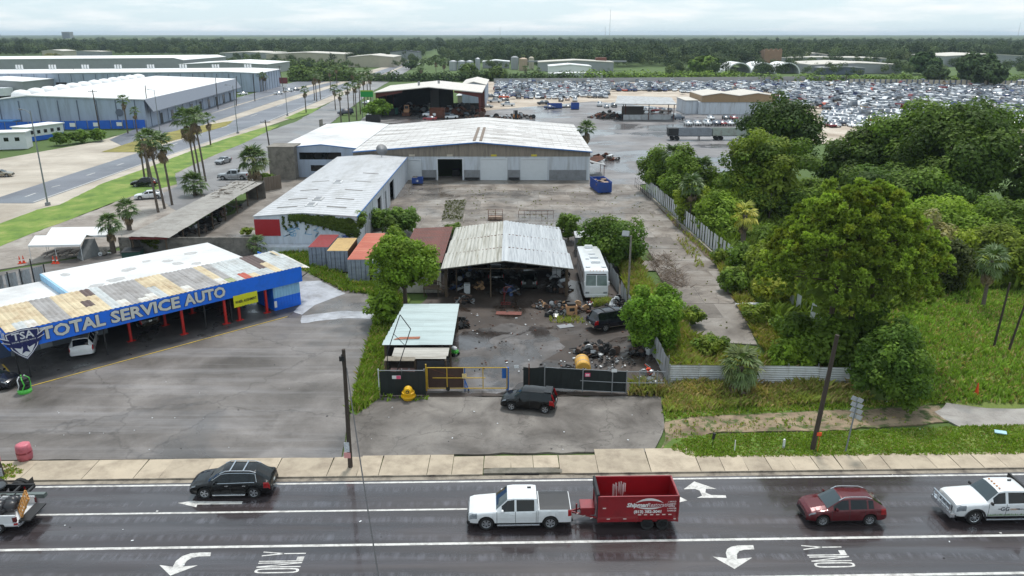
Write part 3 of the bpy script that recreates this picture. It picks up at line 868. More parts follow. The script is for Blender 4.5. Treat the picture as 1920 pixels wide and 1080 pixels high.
# ---- the crossover shapes
def suv_spec(L=4.99,W=1.96,h=1.72,wr=.38,sill=.30,hood=1.04,belt=1.06,w0=.95,w1=3.95,xw=1.15,xr=2.05,xe=4.05,tail=.42,gap=(1.45,2.55,3.55),rear_slope=.45):
 """xw cowl, xr roof start, xe roof end; tail = length behind roof end"""
 return dict(L=L,W=W,wr=wr,sill=sill,wheels=[w0,w1],n=26,top=[(0,hood*.62),(.04,hood*.80),(.25,hood*.90),(xw-.25,hood+.03),(xw,hood+.06),(xr,h-.03),(xr+.5,h),(xe-.4,h-.02),(xe,h-.07),(L-.16,belt+.08),(L-.03,belt-.10),(L,belt-.28)],roofw=[(0,.70),(.3,.74),(xw,.76),(xr,.66),(xe,.62),(L-.1,.62),(L,.60)],belt=[(0,hood*.58),(.2,hood*.80),(.5,hood*.90),(xw,belt-.03),(xe,belt+.05),(L-.12,belt+.02),(L,belt-.32)],sillt=[(0,sill+.02),(.5,sill),(L-.5,sill),(L,sill+.12)],seams=[g for g in gap],zones=[("windshield",xw+.03,xr-.02,0,2),("side_window#1",xw+.38,gap[1]-.06,3,4),("side_window#2",gap[1]+.06,gap[2]+.10,3,4),("side_window#3",gap[2]+.20,xe+.02,3,4),("rear_window",xe+.05,L-.18,0,2)])
def suv(name,label,sp,pm,loc,rz,lights=True,group=None,cat="car",rails=None,crossbars=(),chrome_window=False,running_board=None,over={},rail_m=None,mirror_m=None,handles=True,spokes=5,cladding=False,rail_h=.06):
 root=thing(name,label,cat,loc,rz,group);L=sp["L"];dx=L/2
 sp=dict(sp);sp["spokes"]=spokes
 z=list(sp["zones"])
 z+=[("headlight",.10,.46,4,5),("taillight",L-.40,L-.02,4,6)]
 if cladding:z+=[("cladding",.05,L-.02,7,8)]
 sp["zones"]=z
 build_shell(root,sp,pm,dx,over)
 g=sp["seams"]
 bits(root,sp,dx,pm,mirror_x=g[0]+.22,handles=((g[1]-.2,g[2]-.15) if handles else()),rails=rails,crossbars=crossbars,chrome_handles=chrome_window,rail_m=rail_m,mirror_m=mirror_m,hz=lerp_tab(sp["belt"],2.5)-.16,rail_h=rail_h)
 hw=sp["W"]/2
 gb=MB();zf=lerp_tab(sp["belt"],0)
 for k in range(4):gb.box(-dx-.012,-dx+.01,-.48,.48,zf*.72+k*.06,zf*.72+k*.06+.035)
 obj("grille",gb,m_chrome if chrome_window else m_black_pl,root)
 bb=MB();bb.box(-dx-.02,-dx+.06,-hw*.76,hw*.76,sp["sill"]+.04,sp["sill"]+.20);obj("bumper",bb,m_black_pl,root,bevel=.02)
 rbm=MB();rbm.box(L-dx-.05,L-dx+.03,-hw*.84,hw*.84,sp["sill"]+.10,sp["sill"]+.36);obj("bumper",rbm,over.get("bumper",pm),root,bevel=.03)
 if chrome_window:
  for sg in(1,-1):
   pts=[];x0,x1=g[0]+.08,lerp_tab([(0,0)],0) or(sp["zones"][3][2])
   for x in np.linspace(x0,x1,8):pts.append((x-dx,sg*(hw-.045),lerp_tab(sp["belt"],x)+.01))
   mb=MB();mb.path(pts,.018,5);obj("window_trim",mb,m_chrome,root)
   pts=[]
   for x in np.linspace(x0-.1,x1,10):
    wt=lerp_tab(sp["roofw"],x)*hw;zz=lerp_tab(sp["top"],x)-.10
    zz=max(zz,lerp_tab(sp["belt"],x)+.02);k=min(1,max(0,(zz-lerp_tab(sp["belt"],x))/.12))
    pts.append((x-dx,sg*((hw-.045)*(1-k)+(wt+.05)*k),zz))
   pts.append((x1+.12-dx,sg*(hw-.05),lerp_tab(sp["belt"],x1)+.02))
   mb=MB();mb.path(pts,.018,5);obj("window_trim",mb,m_chrome,root)
 if running_board is not None:
  for sg in(1,-1):
   mb=MB();mb.box(sp["wheels"][0]+.5-dx,sp["wheels"][1]-.5-dx,sg*hw-.06,sg*hw+.06,sp["sill"]-.04,sp["sill"]+.04);obj("running_board",mb,running_board,root,bevel=.015)
 wb=MB();wb.cbox((.62*(sp["wheels"][0]+.3)-dx+.35,.25,lerp_tab(sp["top"],1.1)+.02),(.03,.5,.02));obj("wiper",wb,m_black_pl,root)
 return root
RZ=math.atan(KR)
def on_road(pxl,pxr,py):
 a,b=G(pxl,py,-.1),G(pxr,py,-.1);return(a+b)/2
def near_side(pxc,pyw,half_w,z=-.1):
 """centre of a vehicle whose near wheels stand at row pyw"""
 p=G(pxc,pyw,z);return Vector((p.x,p.y+half_w-.1,z))
c=near_side(432,934,.98)
suv("crossover","black crossover with silver roof rails and cross bars beside the sidewalk",suv_spec(),P_BLACK,c,RZ,rails=(1.9,4.1),crossbars=(2.55,3.35),chrome_window=True,running_board=m_chrome,spokes=5)
c=near_side(1585,985,.93)
suv("crossover","maroon compact crossover with silver roof rails driving behind the dump trailer",suv_spec(L=4.65,W=1.86,h=1.68,wr=.36,w0=.93,w1=3.66,xw=1.12,xr=1.98,xe=3.80,gap=(1.40,2.42,3.32),hood=1.04,belt=1.06),P_MAROON,c,RZ,rails=(1.85,3.75),rail_m=m_chrome,cladding=True,spokes=9,rail_h=.09)
c=G(992,763,0);
t=suv("hatchback","boxy black hatchback with tall red tail lamps parked before the black screen fence",suv_spec(L=4.14,W=1.80,h=1.62,wr=.34,sill=.26,w0=.85,w1=3.42,xw=1.02,xr=1.62,xe=3.86,gap=(1.25,2.22,3.10),hood=1.0,belt=1.02),P_BLACK,c,R(-11.5),over=dict())
for sg in(1,-1):
 mb=MB();mb.cbox((1.90,sg*.60,1.18),(.14,.10,.62),ry=R(-20));obj("taillight",mb,m_tail,t,bevel=.03)
mb=MB();mb.box(1.2,1.75,-.58,.58,1.605,1.625);obj("roof_spoiler",mb,P_BLACK,t)
c=G(1150,612,0)
suv("large_suv","dark blue full size suv with tan lower trim nosed into the round bush",suv_spec(L=5.22,W=2.0,h=1.90,wr=.39,sill=.36,w0=1.0,w1=4.02,xw=1.35,xr=2.0,xe=4.72,gap=(1.62,2.72,3.66),hood=1.16,belt=1.18),P_NAVY,c,R(203),rails=(2.1,4.6),crossbars=(2.8,3.9),rail_m=m_black_pl,cladding=True,over=dict(cladding=mat("tan_trim",S(150,138,122),.4,var=.1),bumper=mat("tan_trim",S(150,138,122),.4)),spokes=6)
sLux=suv_spec(L=4.95,W=1.98,h=1.86,wr=.39,sill=.32,w0=.95,w1=3.85,xw=1.30,xr=2.0,xe=4.40,gap=(1.5,2.55,3.5),hood=1.14,belt=1.14)
c=G(160,655,0)
suv("luxury_suv","white suv with dark roof glass parked under the blue fascia",dict(sLux,zones=sLux["zones"]+[("roof_panel",2.05,4.38,0,2)]),P_WHITE,c,R(-67),over=dict(roof_panel=mat("grey_roof",S(120,122,124),.3,var=.1)),mirror_m=P_WHITE)
# ---- pickups
def pickup_spec(L=5.9,W=2.06,h=1.95,wr=.41,w0=1.02,w1=4.70,xw=1.55,xr=2.25,xb=3.92,hood=1.20,belt=1.20,rail=1.32,sill=.40,bed=True):
 return dict(L=L,W=W,wr=wr,sill=sill,wheels=[w0,w1],n=26,pickup=True,crown=.05,plan=[(0,.86),(.08,.93),(.35,.985),(.8,1),(L-.3,1),(L-.06,.985),(L,.95)],top=[(0,hood*.80),(.05,hood*.92),(.3,hood*.98),(xw-.3,hood+.04),(xw,hood+.06),(xr,h-.05),(xr+.35,h),(xb-.25,h-.01),(xb,h-.05),(xb+.12,rail+.02),(xb+.16,rail),(L-.02,rail-.01),(L,rail-.06)],roofw=[(0,.80),(.3,.84),(xw,.82),(xr,.70),(xb,.70),(xb+.1,.80),(xb+.16,.93),(L,.93)],belt=[(0,hood*.72),(.25,hood*.90),(xw,belt-.02),(xb,belt+.02),(xb+.10,rail-.04),(L,rail-.05)],seams=[1.62,2.68,xb-.05,xb+.05],zones=[("windshield",xw+.04,xr-.02,0,2),("side_window#1",xw+.36,2.64,3,4),("side_window#2",2.76,xb-.14,3,4),("rear_window",xb+.01,xb+.10,0,2),("headlight",.05,.5,4,6),("taillight",L-.2,L-.01,4,6),("cladding",.05,L-.02,7,8)])
def pickup(name,label,sp,pm,loc,rz,tonneau=True,group=None,over={},spokes=6,cat="pickup truck",grille=m_chrome):
 root=thing(name,label,cat,loc,rz,group);L=sp["L"];dx=L/2;sp=dict(sp);sp["spokes"]=spokes
 xb=sp["seams"][3]
 if tonneau:sp["zones"]=sp["zones"]+[("tonneau_cover",xb+.12,L-.06,0,2)]
 build_shell(root,sp,pm,dx,over)
 bits(root,sp,dx,over.get('handle',pm),mirror_x=1.95,handles=(2.5,3.55),hz=1.04,mirror_m=over.get('mirror',pm))
 hw=sp["W"]/2
 gb=MB()
 gb.m(0).box(-dx-.02,-dx+.03,-.62,.62,.62,1.0);gb.m(1)
 for k in range(4):gb.box(-dx-.035,-dx,-.56,.56,.68+k*.08,.705+k*.08)
 obj("grille",gb,[m_black_pl,grille],root)
 bb=MB();bb.box(-dx-.10,-dx+.12,-hw*.90,hw*.90,.36,.62);obj("bumper",bb,over.get("bumper",m_black_pl),root,bevel=.04)
 b2=MB();b2.box(L-dx-.05,L-dx+.10,-hw*.92,hw*.92,.46,.68);obj("bumper",b2,m_black_pl,root,bevel=.03)
 for sg in(1,-1):
  mb=MB();mb.box(sp["wheels"][0]+.62-dx,sp["wheels"][1]-.62-dx,sg*hw-.1,sg*hw+.05,.34,.42);obj("running_board",mb,m_chrome,root,bevel=.015)
 mb=MB();mb.cbox((sp["seams"][2]-dx-.35,.3,sp["top"][6][1]+.03),(.22,.05,.08));obj("roof_fin",mb,m_black_pl,root)
 return root
c=near_side(974,992,1.03)
tr=pickup("pickup_truck","white crew cab pickup with a dark bed cover towing the red dump trailer",pickup_spec(),P_WHITE,c,RZ)
sp=pickup_spec(L=6.3,W=2.12,h=2.06,wr=.44,w0=1.15,w1=5.0,hood=1.36,belt=1.34,rail=1.42,sill=.52,xw=1.75,xr=2.45,xb=4.1)
sp["seams"]=[1.85,2.88,4.05,4.15]
sp["zones"]=[("windshield",1.80,2.42,0,2),("side_window#1",2.12,2.82,3,4),("side_window#2",2.98,3.96,3,4),("rear_window",4.11,4.20,0,2),("headlight",.05,.55,4,6)]
c=near_side(1822,981,1.06);c.x+=3.15-1.15
t=pickup("work_truck","white heavy duty work truck with a chrome bull bar and a door logo",sp,P_WHITE,c,RZ,tonneau=True,over=dict(rim=m_chrome,mirror=m_black_pl,handle=m_black_pl),spokes=8)
dx=3.15
mb=MB();mb.path([(-dx-.28,-.85,.55),(-dx-.32,-.85,1.25),(-dx-.32,.85,1.25),(-dx-.28,.85,.55)],.045,6)
for y in(-.45,0,.45):mb.tube((-dx-.3,y,.6),(-dx-.32,y,1.25),.03)
mb.tube((-dx-.3,-.85,.9),(-dx-.3,.85,.9),.035);mb.box(-dx-.32,-dx-.05,-1.02,1.02,.48,.74)
obj("bull_bar",mb,m_chrome,t)
for k in range(5):
 mb=MB();mb.cbox((-dx+2.62,-.5+.25*k,2.075),(.10,.07,.035));obj("roof_lamp",mb,mat("amber_lamp",S(190,120,40),.3),t)
mb=MB()
for sg in(1,-1):
 for k in range(9):
  a0,a1=PI*k/9,PI*(k+1)/9
  mb.quad(*[(-dx+1.15+q*math.cos(a),sg*1.075,.44+q*math.sin(a)) for q,a in((.52,a0),(.64,a0),(.64,a1),(.52,a1))])
obj("wheel_arch",mb,m_black_pl,t)
mb=MB();mb.box(.98,1.1,-1.1,1.1,1.35,2.1);obj("headache_rack",mb,m_black_pl,t)
MF=frame_M((-.35,-1.066,1.02),(1,0,0),(0,0,1))
lettering("GG",.36,mat("decal_grey",S(70,76,84),.5),t,MF,"door_logo",.003,.008)
lettering("GREEN",.15,mat("decal_orange",S(176,136,104),.5),t,frame_M((.18,-1.068,1.0),(1,0,0),(0,0,1)),"door_lettering",.003,.002)
lettering("MAN GROUP",.15,MATS["decal_grey"],t,frame_M((.86,-1.068,1.0),(1,0,0),(0,0,1)),"door_lettering",.003,.002)
mb=MB();r_=random.Random(3)
for k in range(46):
 x=-1.3+k*.048;mb.quad((x,-1.068,.60),(x+.05,-1.068,.60),(x+.03+r_.uniform(-.02,.02),-1.068,.66+r_.uniform(0,.10)))
obj("grass_decal",mb,mat("decal_green",S(96,128,70),.6),t)
# ---- the red dump trailer
L0,Wt=4.55,2.1
a=G(1118,985,-.1)
tc=Vector((G(1118,990,-.1).x+L0/2+.05,c.y*0+near_side(1200,990,1.05).y,-.1))
tl=thing("dump_trailer","red high sided dump trailer with white lettering behind the white pickup","trailer",tc,RZ)
h0,h1=.60,2.16
x0,x1,w=-L0/2,L0/2,Wt/2
for nm,bx in(("side_panel",(x0,x1,-w,-w+.06,h0,h1)),("side_panel",(x0,x1,w-.06,w,h0,h1)),("front_panel",(x0,x0+.06,-w+.06,w-.06,h0,h1)),("tailgate",(x1-.06,x1,-w+.06,w-.06,h0,h1)),("bed_floor",(x0+.06,x1-.06,-w+.06,w-.06,h0,h0+.08))):
 mb=MB();mb.box(*bx);obj(nm,mb,P_RED,tl)
for(p,q) in(((x0,-w),(x1,-w)),((x0,w),(x1,w)),((x0,-w),(x0,w)),((x1,-w),(x1,w))):
 mb=MB();mb.tube((p[0],p[1],h1),(q[0],q[1],h1),.055,n=4);obj("top_rail",mb,P_RED,tl)
for x in(x0,-.75,.75,x1):
 for sg in(1,-1):
  if abs(x)>1:mb=MB();mb.box(x-.05,x+.05,sg*w-.05,sg*w+.05,h0-.1,h1);obj("post",mb,P_RED,tl)
mb=MB();mb.box(x0-.05,x1,-.85,.85,.46,.62);mb.box(x0,x1,-w-.01,-w+.1,.5,h0+.06);mb.box(x0,x1,w-.1,w+.01,.5,h0+.06);obj("chassis",mb,P_RED,tl)
mb=MB();mb.path([(x0,-.7,.54),(x0-1.55,0,.54),(x0,.7,.54)],.06,4);mb.tube((x0-1.4,0,.54),(x0-1.75,0,.58),.05);mb.tube((x0-1.15,0,.35),(x0-1.15,0,1.05),.05);obj("tongue",mb,P_RED,tl)
mb=MB();mb.box(x0-.95,x0-.12,-.48,.48,.58,1.05);obj("tool_box",mb,P_RED,tl,bevel=.03)
mb=MB();mb.tube((x0-.03,-w+.05,h1+.05),(x0-.03,w-.05,h1+.05),.09,n=8);mb.box(x0-.10,x0-.02,-w,w,h1-.45,h1+.02);mb.box(x0-.09,x0-.03,-w-.02,-w+.12,.8,h1);obj("rolled_tarp",mb,mat("black_tarp",S(40,42,46),.7,var=.3,bump=.4),tl)
for wx in(.55,1.42):
 for sg in(1,-1):wheel(tl,wx,sg*(w+.02),.36,.22,m_rim_dark,5)
for sg in(1,-1):
 mb=MB();mb.slab([(.0,sg*(w-.1),.80),(2.0,sg*(w-.1),.80),(2.0,sg*(w+.20),.80),(.0,sg*(w+.20),.80)],.03)
 mb.slab([(.0,sg*(w+.18),.80),(.0,sg*(w+.21),.80),(-.15,sg*(w+.21),.58),(-.15,sg*(w+.18),.58)],.02);mb.slab([(2.,sg*(w+.18),.80),(2.,sg*(w+.21),.80),(2.15,sg*(w+.21),.58),(2.15,sg*(w+.18),.58)],.02)
 obj("fender",mb,P_RED,tl)
m_white_dec=mat("white_decal",S(226,224,222),.5,var=.06)
yy=-w-.004
fm=lambda x,z:frame_M((x,yy,z),(1,0,0),(0,0,1))
yt=yy-.012;ft=lambda x,z:frame_M((x,yt,z),(1,0,0),(0,0,1))
lettering("Shipman",.36,m_white_dec,tl,ft(-.08,1.60),"lettering",.003,.014,.25,1.0)
lettering("Restoration",.36,mat("grey_decal",S(214,190,192),.5),tl,ft(1.22,1.60),"lettering",.003,.004,.25,.86)
lettering("(813) 382-3041",.26,m_white_dec,tl,ft(.55,1.16),"lettering",.003,.010)
for k,tx in enumerate(("MOLD","WIND","FIRE","WATER","DAMAGE")):lettering("x "+tx if k<4 else tx,.125,m_white_dec,tl,fm(2.02-.10,1.80-k*.15),"lettering",.003,.002)
def arc_band(cx,cz,rx,rz_,t0,t1,thick,m_):
 mb=MB();n=16
 for k in range(n):
  a,b=t0+(t1-t0)*k/n,t0+(t1-t0)*(k+1)/n
  tk=lambda t:thick*(math.sin(PI*(t-t0)/(t1-t0))+.06)
  mb.quad(*[(cx+(rx)*math.cos(q),yy,cz+(rz_+e)*math.sin(q)) for q,e in((a,0),(b,0),(b,tk(b)),(a,tk(a)))])
 return obj("logo",mb,m_,tl)
arc_band(.62,1.62,.85,.26,R(15),R(165),.15,m_white_dec)
arc_band(.62,1.52,.82,.10,R(195),R(345),.10,m_white_dec)
m_refl=mat("reflector_tape",S(226,214,206),.3,var=.05)
for x,z in[(-1.95,1.42),(-1.7,.70),(-.75,.70),(.08,.96),(.43,.96),(.78,.96),(1.13,.96),(1.48,.96),(1.83,.96),(2.1,.66)]:
 mb=MB();mb.box(x-.09,x+.09,yy-.012,yy,z-.028,z+.028);obj("reflector",mb,m_refl,tl)
for k,x in enumerate((-.55,-.95,-1.3)):
 mb=MB();mb.cbox((x0+x+.2,-.76+.42*(k+.2)*.55-.02,.56),(.16,.02,.05),rz=R(24));obj("reflector",mb,m_refl,tl)
mb=MB();r_=random.Random(9)
for k in range(26):
 x=-.75+r_.uniform(-.42,.42);z=1.9-r_.uniform(0,.35)-abs(x+.75)*.4
 mb.quad((x-.02,w-.066,z-r_.uniform(.3,1.0)),(x+.02,w-.066,z-r_.uniform(.3,.9)),(x+.035,w-.066,z),(x-.03,w-.066,z+.02))
obj("paint_splash",mb,m_white_dec,tl)
# ---- at the left edge: a bare truck tractor and a loaded pickup
P=G(40,925,-.1)
tt=thing("truck_tractor","rear frame of a black truck tractor with dual wheels leaving along the kerb","truck",(P.x-1.0,41.35+KR*P.x,-.1),RZ)
mb=MB()
for sg in(1,-1):mb.box(-5.5,2.35,sg*.43-.05,sg*.43+.05,.78,1.02)
for x in(-4,-2.6,-1.2,.2,1.5,2.3):mb.box(x-.06,x+.06,-.43,.43,.82,.96)
obj("frame",mb,mat("chassis_black",S(36,36,38),.55,var=.25),tt)
for wx in(-.25,1.1):
 for sg in(1,-1):
  for yo in(.72,1.04):wheel(tt,wx,sg*yo,.51,.27,m_rim_dark,6)
 mb=MB();mb.tube((wx,-1.0,.51),(wx,1.0,.51),.1,n=8);mb.blob((wx,0,.52),(.26,.22,.26));obj("axle",mb,m_under,tt)
mb=MB();mb.lathe([(.02,1.06),(.46,1.06),(.5,1.12),(.48,1.2),(.1,1.2)],18,c=(.35,0,0));obj("fifth_wheel",mb,mat("greasy_plate",S(84,88,92),.4,metal=.5,var=.3),tt)
for sg in(1,-1):
 mb=MB();mb.box(1.78,1.81,sg*.88-.33,sg*.88+.33,.28,1.05);obj("mud_flap",mb,m_black_pl,tt)
 mb=MB();mb.path([(wx_-.25+.68*math.cos(t),sg*.88,.52+.62*math.sin(t)) for wx_ in(0,) for t in np.linspace(0,PI,9)],.03);
mb=MB();mb.path([(-1.4,.3,1.35),(-.6,.35,.95),(.2,.2,1.2)],.03);mb.path([(-1.4,.1,1.4),(-.8,-.1,1.0),(.1,0,1.15)],.03);mb.box(-1.7,-1.45,-.9,.9,.8,1.9);obj("air_lines",mb,m_black_pl,tt)
for sg in(1,-1):
 mb=MB();mb.box(1.7,1.78,sg*.40-.05,sg*.40+.15,.72,.86);obj("taillight",mb,m_tail,tt)
mb=MB();mb.box(-7.4,-3.2,-1.15,1.15,.9,3.1);mb.box(-8.6,-7.4,-1.0,1.0,.8,1.9);mb.cbox((-7.55,0,2.4),(.4,2.1,1.2),ry=R(20));obj("cab",mb,P_BLACK,tt,bevel=.15)
for sg in(1,-1):wheel(tt,-8.0,sg*1.0,.51,.3,m_rim,6)
P=near_side(30,1000,1.0)
lp=thing("loaded_pickup","white pickup loaded with a wooden pallet and black bags leaving the picture","pickup truck",(-28.1-3.0,P.y,-.1),RZ)
sp=pickup_spec(L=5.9,rail=1.18)
sp["top"]=[p for p in sp["top"] if p[0]<3.95]+[(4.02,1.2),(4.06,.76),(5.9,.74)];sp["roofw"]=[p for p in sp["roofw"] if p[0]<4]+[(4.05,.86),(5.9,.86)]
sp["belt"]=[p for p in sp["belt"] if p[0]<3.95]+[(4.02,.78),(5.9,.68)]
build_shell(lp,sp,P_WHITE,2.95)
for sg in(1,-1):
 mb=MB();mb.box(1.05,2.92,sg*.98-.05,sg*.98+.05,.70,1.2);obj("bed_side",mb,P_WHITE,lp,bevel=.02)
 mb=MB();mb.box(2.75,2.96,sg*.99-.055,sg*.99+.055,.78,1.08);obj("taillight",mb,m_tailw,lp)
mb=MB();mb.box(2.95,3.6,-.85,.85,.70,.78);obj("tailgate",mb,m_black_pl,lp)
mb=MB();mb.box(2.9,3.08,-.95,.95,.45,.64);obj("bumper",mb,m_chrome,lp,bevel=.03)
bx,by,bz=-28.1-3.0,P.y,-.1
pal=thing("wooden_pallet","orange brown wooden pallet standing on the tailgate of the loaded pickup","pallet",(bx+2.72,by-.1,bz+.80),RZ+R(38))
m_wood=mat("pallet_wood",S(190,136,74),.8,var=.2,scale=6,stretch=(1,.2,1))
Mt=Euler((0,R(-62),0)).to_matrix().to_4x4()
for k in range(6):
 mb=MB();mb.box(.02+k*.2,.14+k*.2,-.6,.6,.10,.12,Mt);obj("board",mb,m_wood,pal)
for y in(-.55,0,.55):
 mb=MB();mb.box(0,1.15,y-.04,y+.04,.02,.10,Mt);obj("bearer",mb,m_wood,pal)
for k in range(3):
 mb=MB();mb.box(.05+k*.48,.17+k*.48,-.6,.6,0,.02,Mt);obj("board",mb,m_wood,pal)
mb=MB()
for k in range(7):mb.blob((rnd.uniform(-.5,.5),rnd.uniform(-.6,.6),.2+rnd.uniform(-.05,.1)),(.45,.38,.3),k,.3,2)
obj("rubbish_bags",mb,mat("black_bag",S(36,36,40),.35,var=.3,bump=.4),smooth=True,loc=(bx+1.75,by+.1,bz+.9),label="heap of black rubbish bags in the bed of the loaded pickup",cat="rubbish",kind="stuff")
mb=MB();mb.box(-.4,.35,-.3,.35,0,.65);wa=thing("washing_machine","white appliance box beside the black bags in the loaded pickup","appliance",(bx+1.35,by-.55,bz+.82),RZ)
obj("casing",mb,P_WHITE,wa,bevel=.02);mb=MB();mb.box(.352,.358,-.15,.15,.2,.5);obj("door",mb,m_glass,wa)
mb=MB();mb.box(-2.2,2.55,-.18,.18,0,.22);mb.box(-2.2,2.55,-.16,.16,.22,.26);obj("truck_bed_box",mb,mat("grey_green_metal",S(96,106,104),.5,var=.1),loc=(bx+.6,by+1.62,bz+.72),rz=RZ,label="long grey green metal box behind the loaded pickup",cat="metal box",bevel=.02)
# ========= buildings
m_white_roof=mat("white_roof_coating",S(214,214,214),.7,var=.05,scale=.5,dirt=S(150,148,146),dirt_amt=.32,dscale=.12)
m_white_roof2=mat("patchy_white_roof",S(206,204,202),.65,var=.06,scale=.4,dirt=S(138,130,124),dirt_amt=.6,dscale=.3,stretch=(.25,2.2,1))
m_white_wall=mat("white_metal_wall",S(196,202,210),.55,var=.08,scale=1.2,dirt=S(140,138,136),dirt_amt=.3,dscale=.4,stretch=(3,3,.35))
m_blue_wall=mat("pale_blue_wall",S(160,172,190),.6,var=.07,scale=.8,dirt=S(120,124,130),dirt_amt=.3,dscale=.3,stretch=(2,2,.3))
m_beige=mat("beige_metal",S(138,128,116),.6,var=.12,scale=1.5,dirt=S(92,84,76),dirt_amt=.4,stretch=(3,3,.3))
m_greypanel=mat("grey_panel",S(132,134,138),.6,var=.1,dirt=S(90,88,86),dirt_amt=.3)
m_door_w=mat("white_rolling_door",S(208,212,216),.5,var=.04,scale=1)
m_block=mat("concrete_block",S(128,122,114),.9,var=.15,scale=1.5,dirt=S(70,68,62),dirt_amt=.5,dscale=.5,objrand=.15)
m_bluefascia=mat("blue_fascia",S(26,112,232),.45,var=.05,scale=.8,dirt=S(40,80,150),dirt_amt=.2)
m_blue_l=mat("light_blue_wall",S(150,196,226),.5,var=.06,dirt=S(110,150,180),dirt_amt=.3,stretch=(3,3,.3))
m_red_post=mat("red_post",S(186,38,34),.45,var=.1,dirt=S(90,30,26),dirt_amt=.2)
m_steel=mat("galvanised_steel",S(150,152,154),.45,metal=.4,var=.12,scale=4)
m_rust=mat("rusty_steel",S(104,62,44),.85,var=.35,scale=5,dirt=S(60,40,32),dirt_amt=.5)
m_blackmetal=mat("black_metal",S(34,34,36),.6,var=.2)
m_wood_old=mat("weathered_wood",S(92,78,64),.9,var=.3,scale=4,stretch=(1,1,.2))
m_dark_int=mat("dark_interior",S(52,50,50),.9,var=.3,scale=1.5)  # mottled dark grey for inner walls and crates
m_gpanel_dark=mat("dark_lap_grey",S(86,84,78),.7,var=.2)
m_trim_blue=mat("blue_trim",S(60,110,170),.5,var=.1)
def P(name,mb,m_,root,**k):return obj(name,mb,m_,root,org=tuple(root.location),**k)
def wall_open(mb,axis,a0,a1,z0,z1,pos,th,holes=()):
 """wall along x (axis 'x') or y with rectangular openings (a, b, z, z2)"""
 es=sorted({a0,a1}|{h for H_ in holes for h in H_[:2]})
 for a,b in zip(es[:-1],es[1:]):
  hs=sorted([(h[2],h[3]) for h in holes if h[0]<=a+1e-6 and h[1]>=b-1e-6])
  z=z0
  for lo,hi in hs+[(z1,z1)]:
   if lo>z+1e-4:
    if axis=='x':mb.box(a,b,pos,pos+th,z,lo)
    else:mb.box(pos,pos+th,a,b,z,lo)
   z=max(z,hi)
 return mb
def ribbed_wall(mb,x0,x1,z0,z1,y,pitch=.6,d=.03):
 x=x0
 while x<x1:mb.box(x,min(x+pitch*.2,x1),y-d,y+.002,z0,z1);x+=pitch
 return mb
def gable(root,x0,x1,y0,y1,eave,ridge,rx,wm,rm,ov=.3,holes=(),hs_l=(),hs_r=(),th=.2,roof_parts=True,trim=None,t=.14):
 mb=MB();wall_open(mb,'x',x0,x1,0,eave,y0,th,holes);mb.prism([(0,0)]*3,0,0) if False else None
 mb.add([(x0,y0,eave),(x1,y0,eave),(rx,y0,ridge),(x0,y0+th,eave),(x1,y0+th,eave),(rx,y0+th,ridge)],[(0,1,2),(5,4,3),(0,3,4,1),(1,4,5,2),(2,5,3,0)])
 P("wall",mb,wm,root)
 mb=MB();mb.add([(x0,y1,0),(x1,y1,0),(x1,y1,eave),(rx,y1,ridge),(x0,y1,eave),(x0,y1+th,0),(x1,y1+th,0),(x1,y1+th,eave),(rx,y1+th,ridge),(x0,y1+th,eave)],[(4,3,2,1,0),(5,6,7,8,9),(0,1,6,5),(1,2,7,6),(4,0,5,9)])
 P("wall",mb,wm,root)
 mb=MB();wall_open(mb,'y',y0+th,y1,0,eave,x0,th,hs_l);P("wall",mb,wm,root)
 mb=MB();wall_open(mb,'y',y0+th,y1,0,eave,x1-th,th,hs_r);P("wall",mb,wm,root)
 for(xa,za,xb,zb) in((x0-ov,eave-ov*(ridge-eave)/max(.1,rx-x0),rx,ridge),(x1+ov,eave-ov*(ridge-eave)/max(.1,x1-rx),rx,ridge)):
  mb=MB();mb.slab([(xa,y0-ov,za+t),(xb,y0-ov,zb+t),(xb,y1+th+ov,zb+t),(xa,y1+th+ov,za+t)],t);P("roof",mb,rm,root)
 if trim:
  mb=MB();mb.path([(x0-ov,y0-ov-.03,eave+t-.1),(rx,y0-ov-.03,ridge+t-.06),(x1+ov,y0-ov-.03,eave+t-.1)],.11,4);P("trim",mb,trim,root)
def onroof(x,xe,ze,xr,zr):return ze+(zr-ze)*(x-xe)/(xr-xe)
# ---- corrugated sheets (shared mesh data)
CORR={}
def corr_mesh(w,l,pitch,amp,m_,key=None):
 k=(round(w,2),round(l,2),pitch,amp,m_.name)
 if k in CORR:return CORR[k]
 n=max(4,int(w/pitch)*2);vs,fs=[],[]
 for i in range(n+1):
  z=amp*(1 if i%2 else -1)
  vs+=[(w*i/n-w/2,-l/2,z),(w*i/n-w/2,l/2,z)]
 for i in range(n):fs.append((2*i,2*i+2,2*i+3,2*i+1))
 me=bpy.data.meshes.new("corrugated_sheet");me.from_pydata(vs,[],fs);me.materials.append(m_)
 CORR[k]=me;return me
def sheet_panel(parent,me,c,ux,uy,name="roof_sheet"):
 o=bpy.data.objects.new(name,me);link(o);o.parent=parent
 M=frame_M(c,ux,uy);o.matrix_local=M
 return o
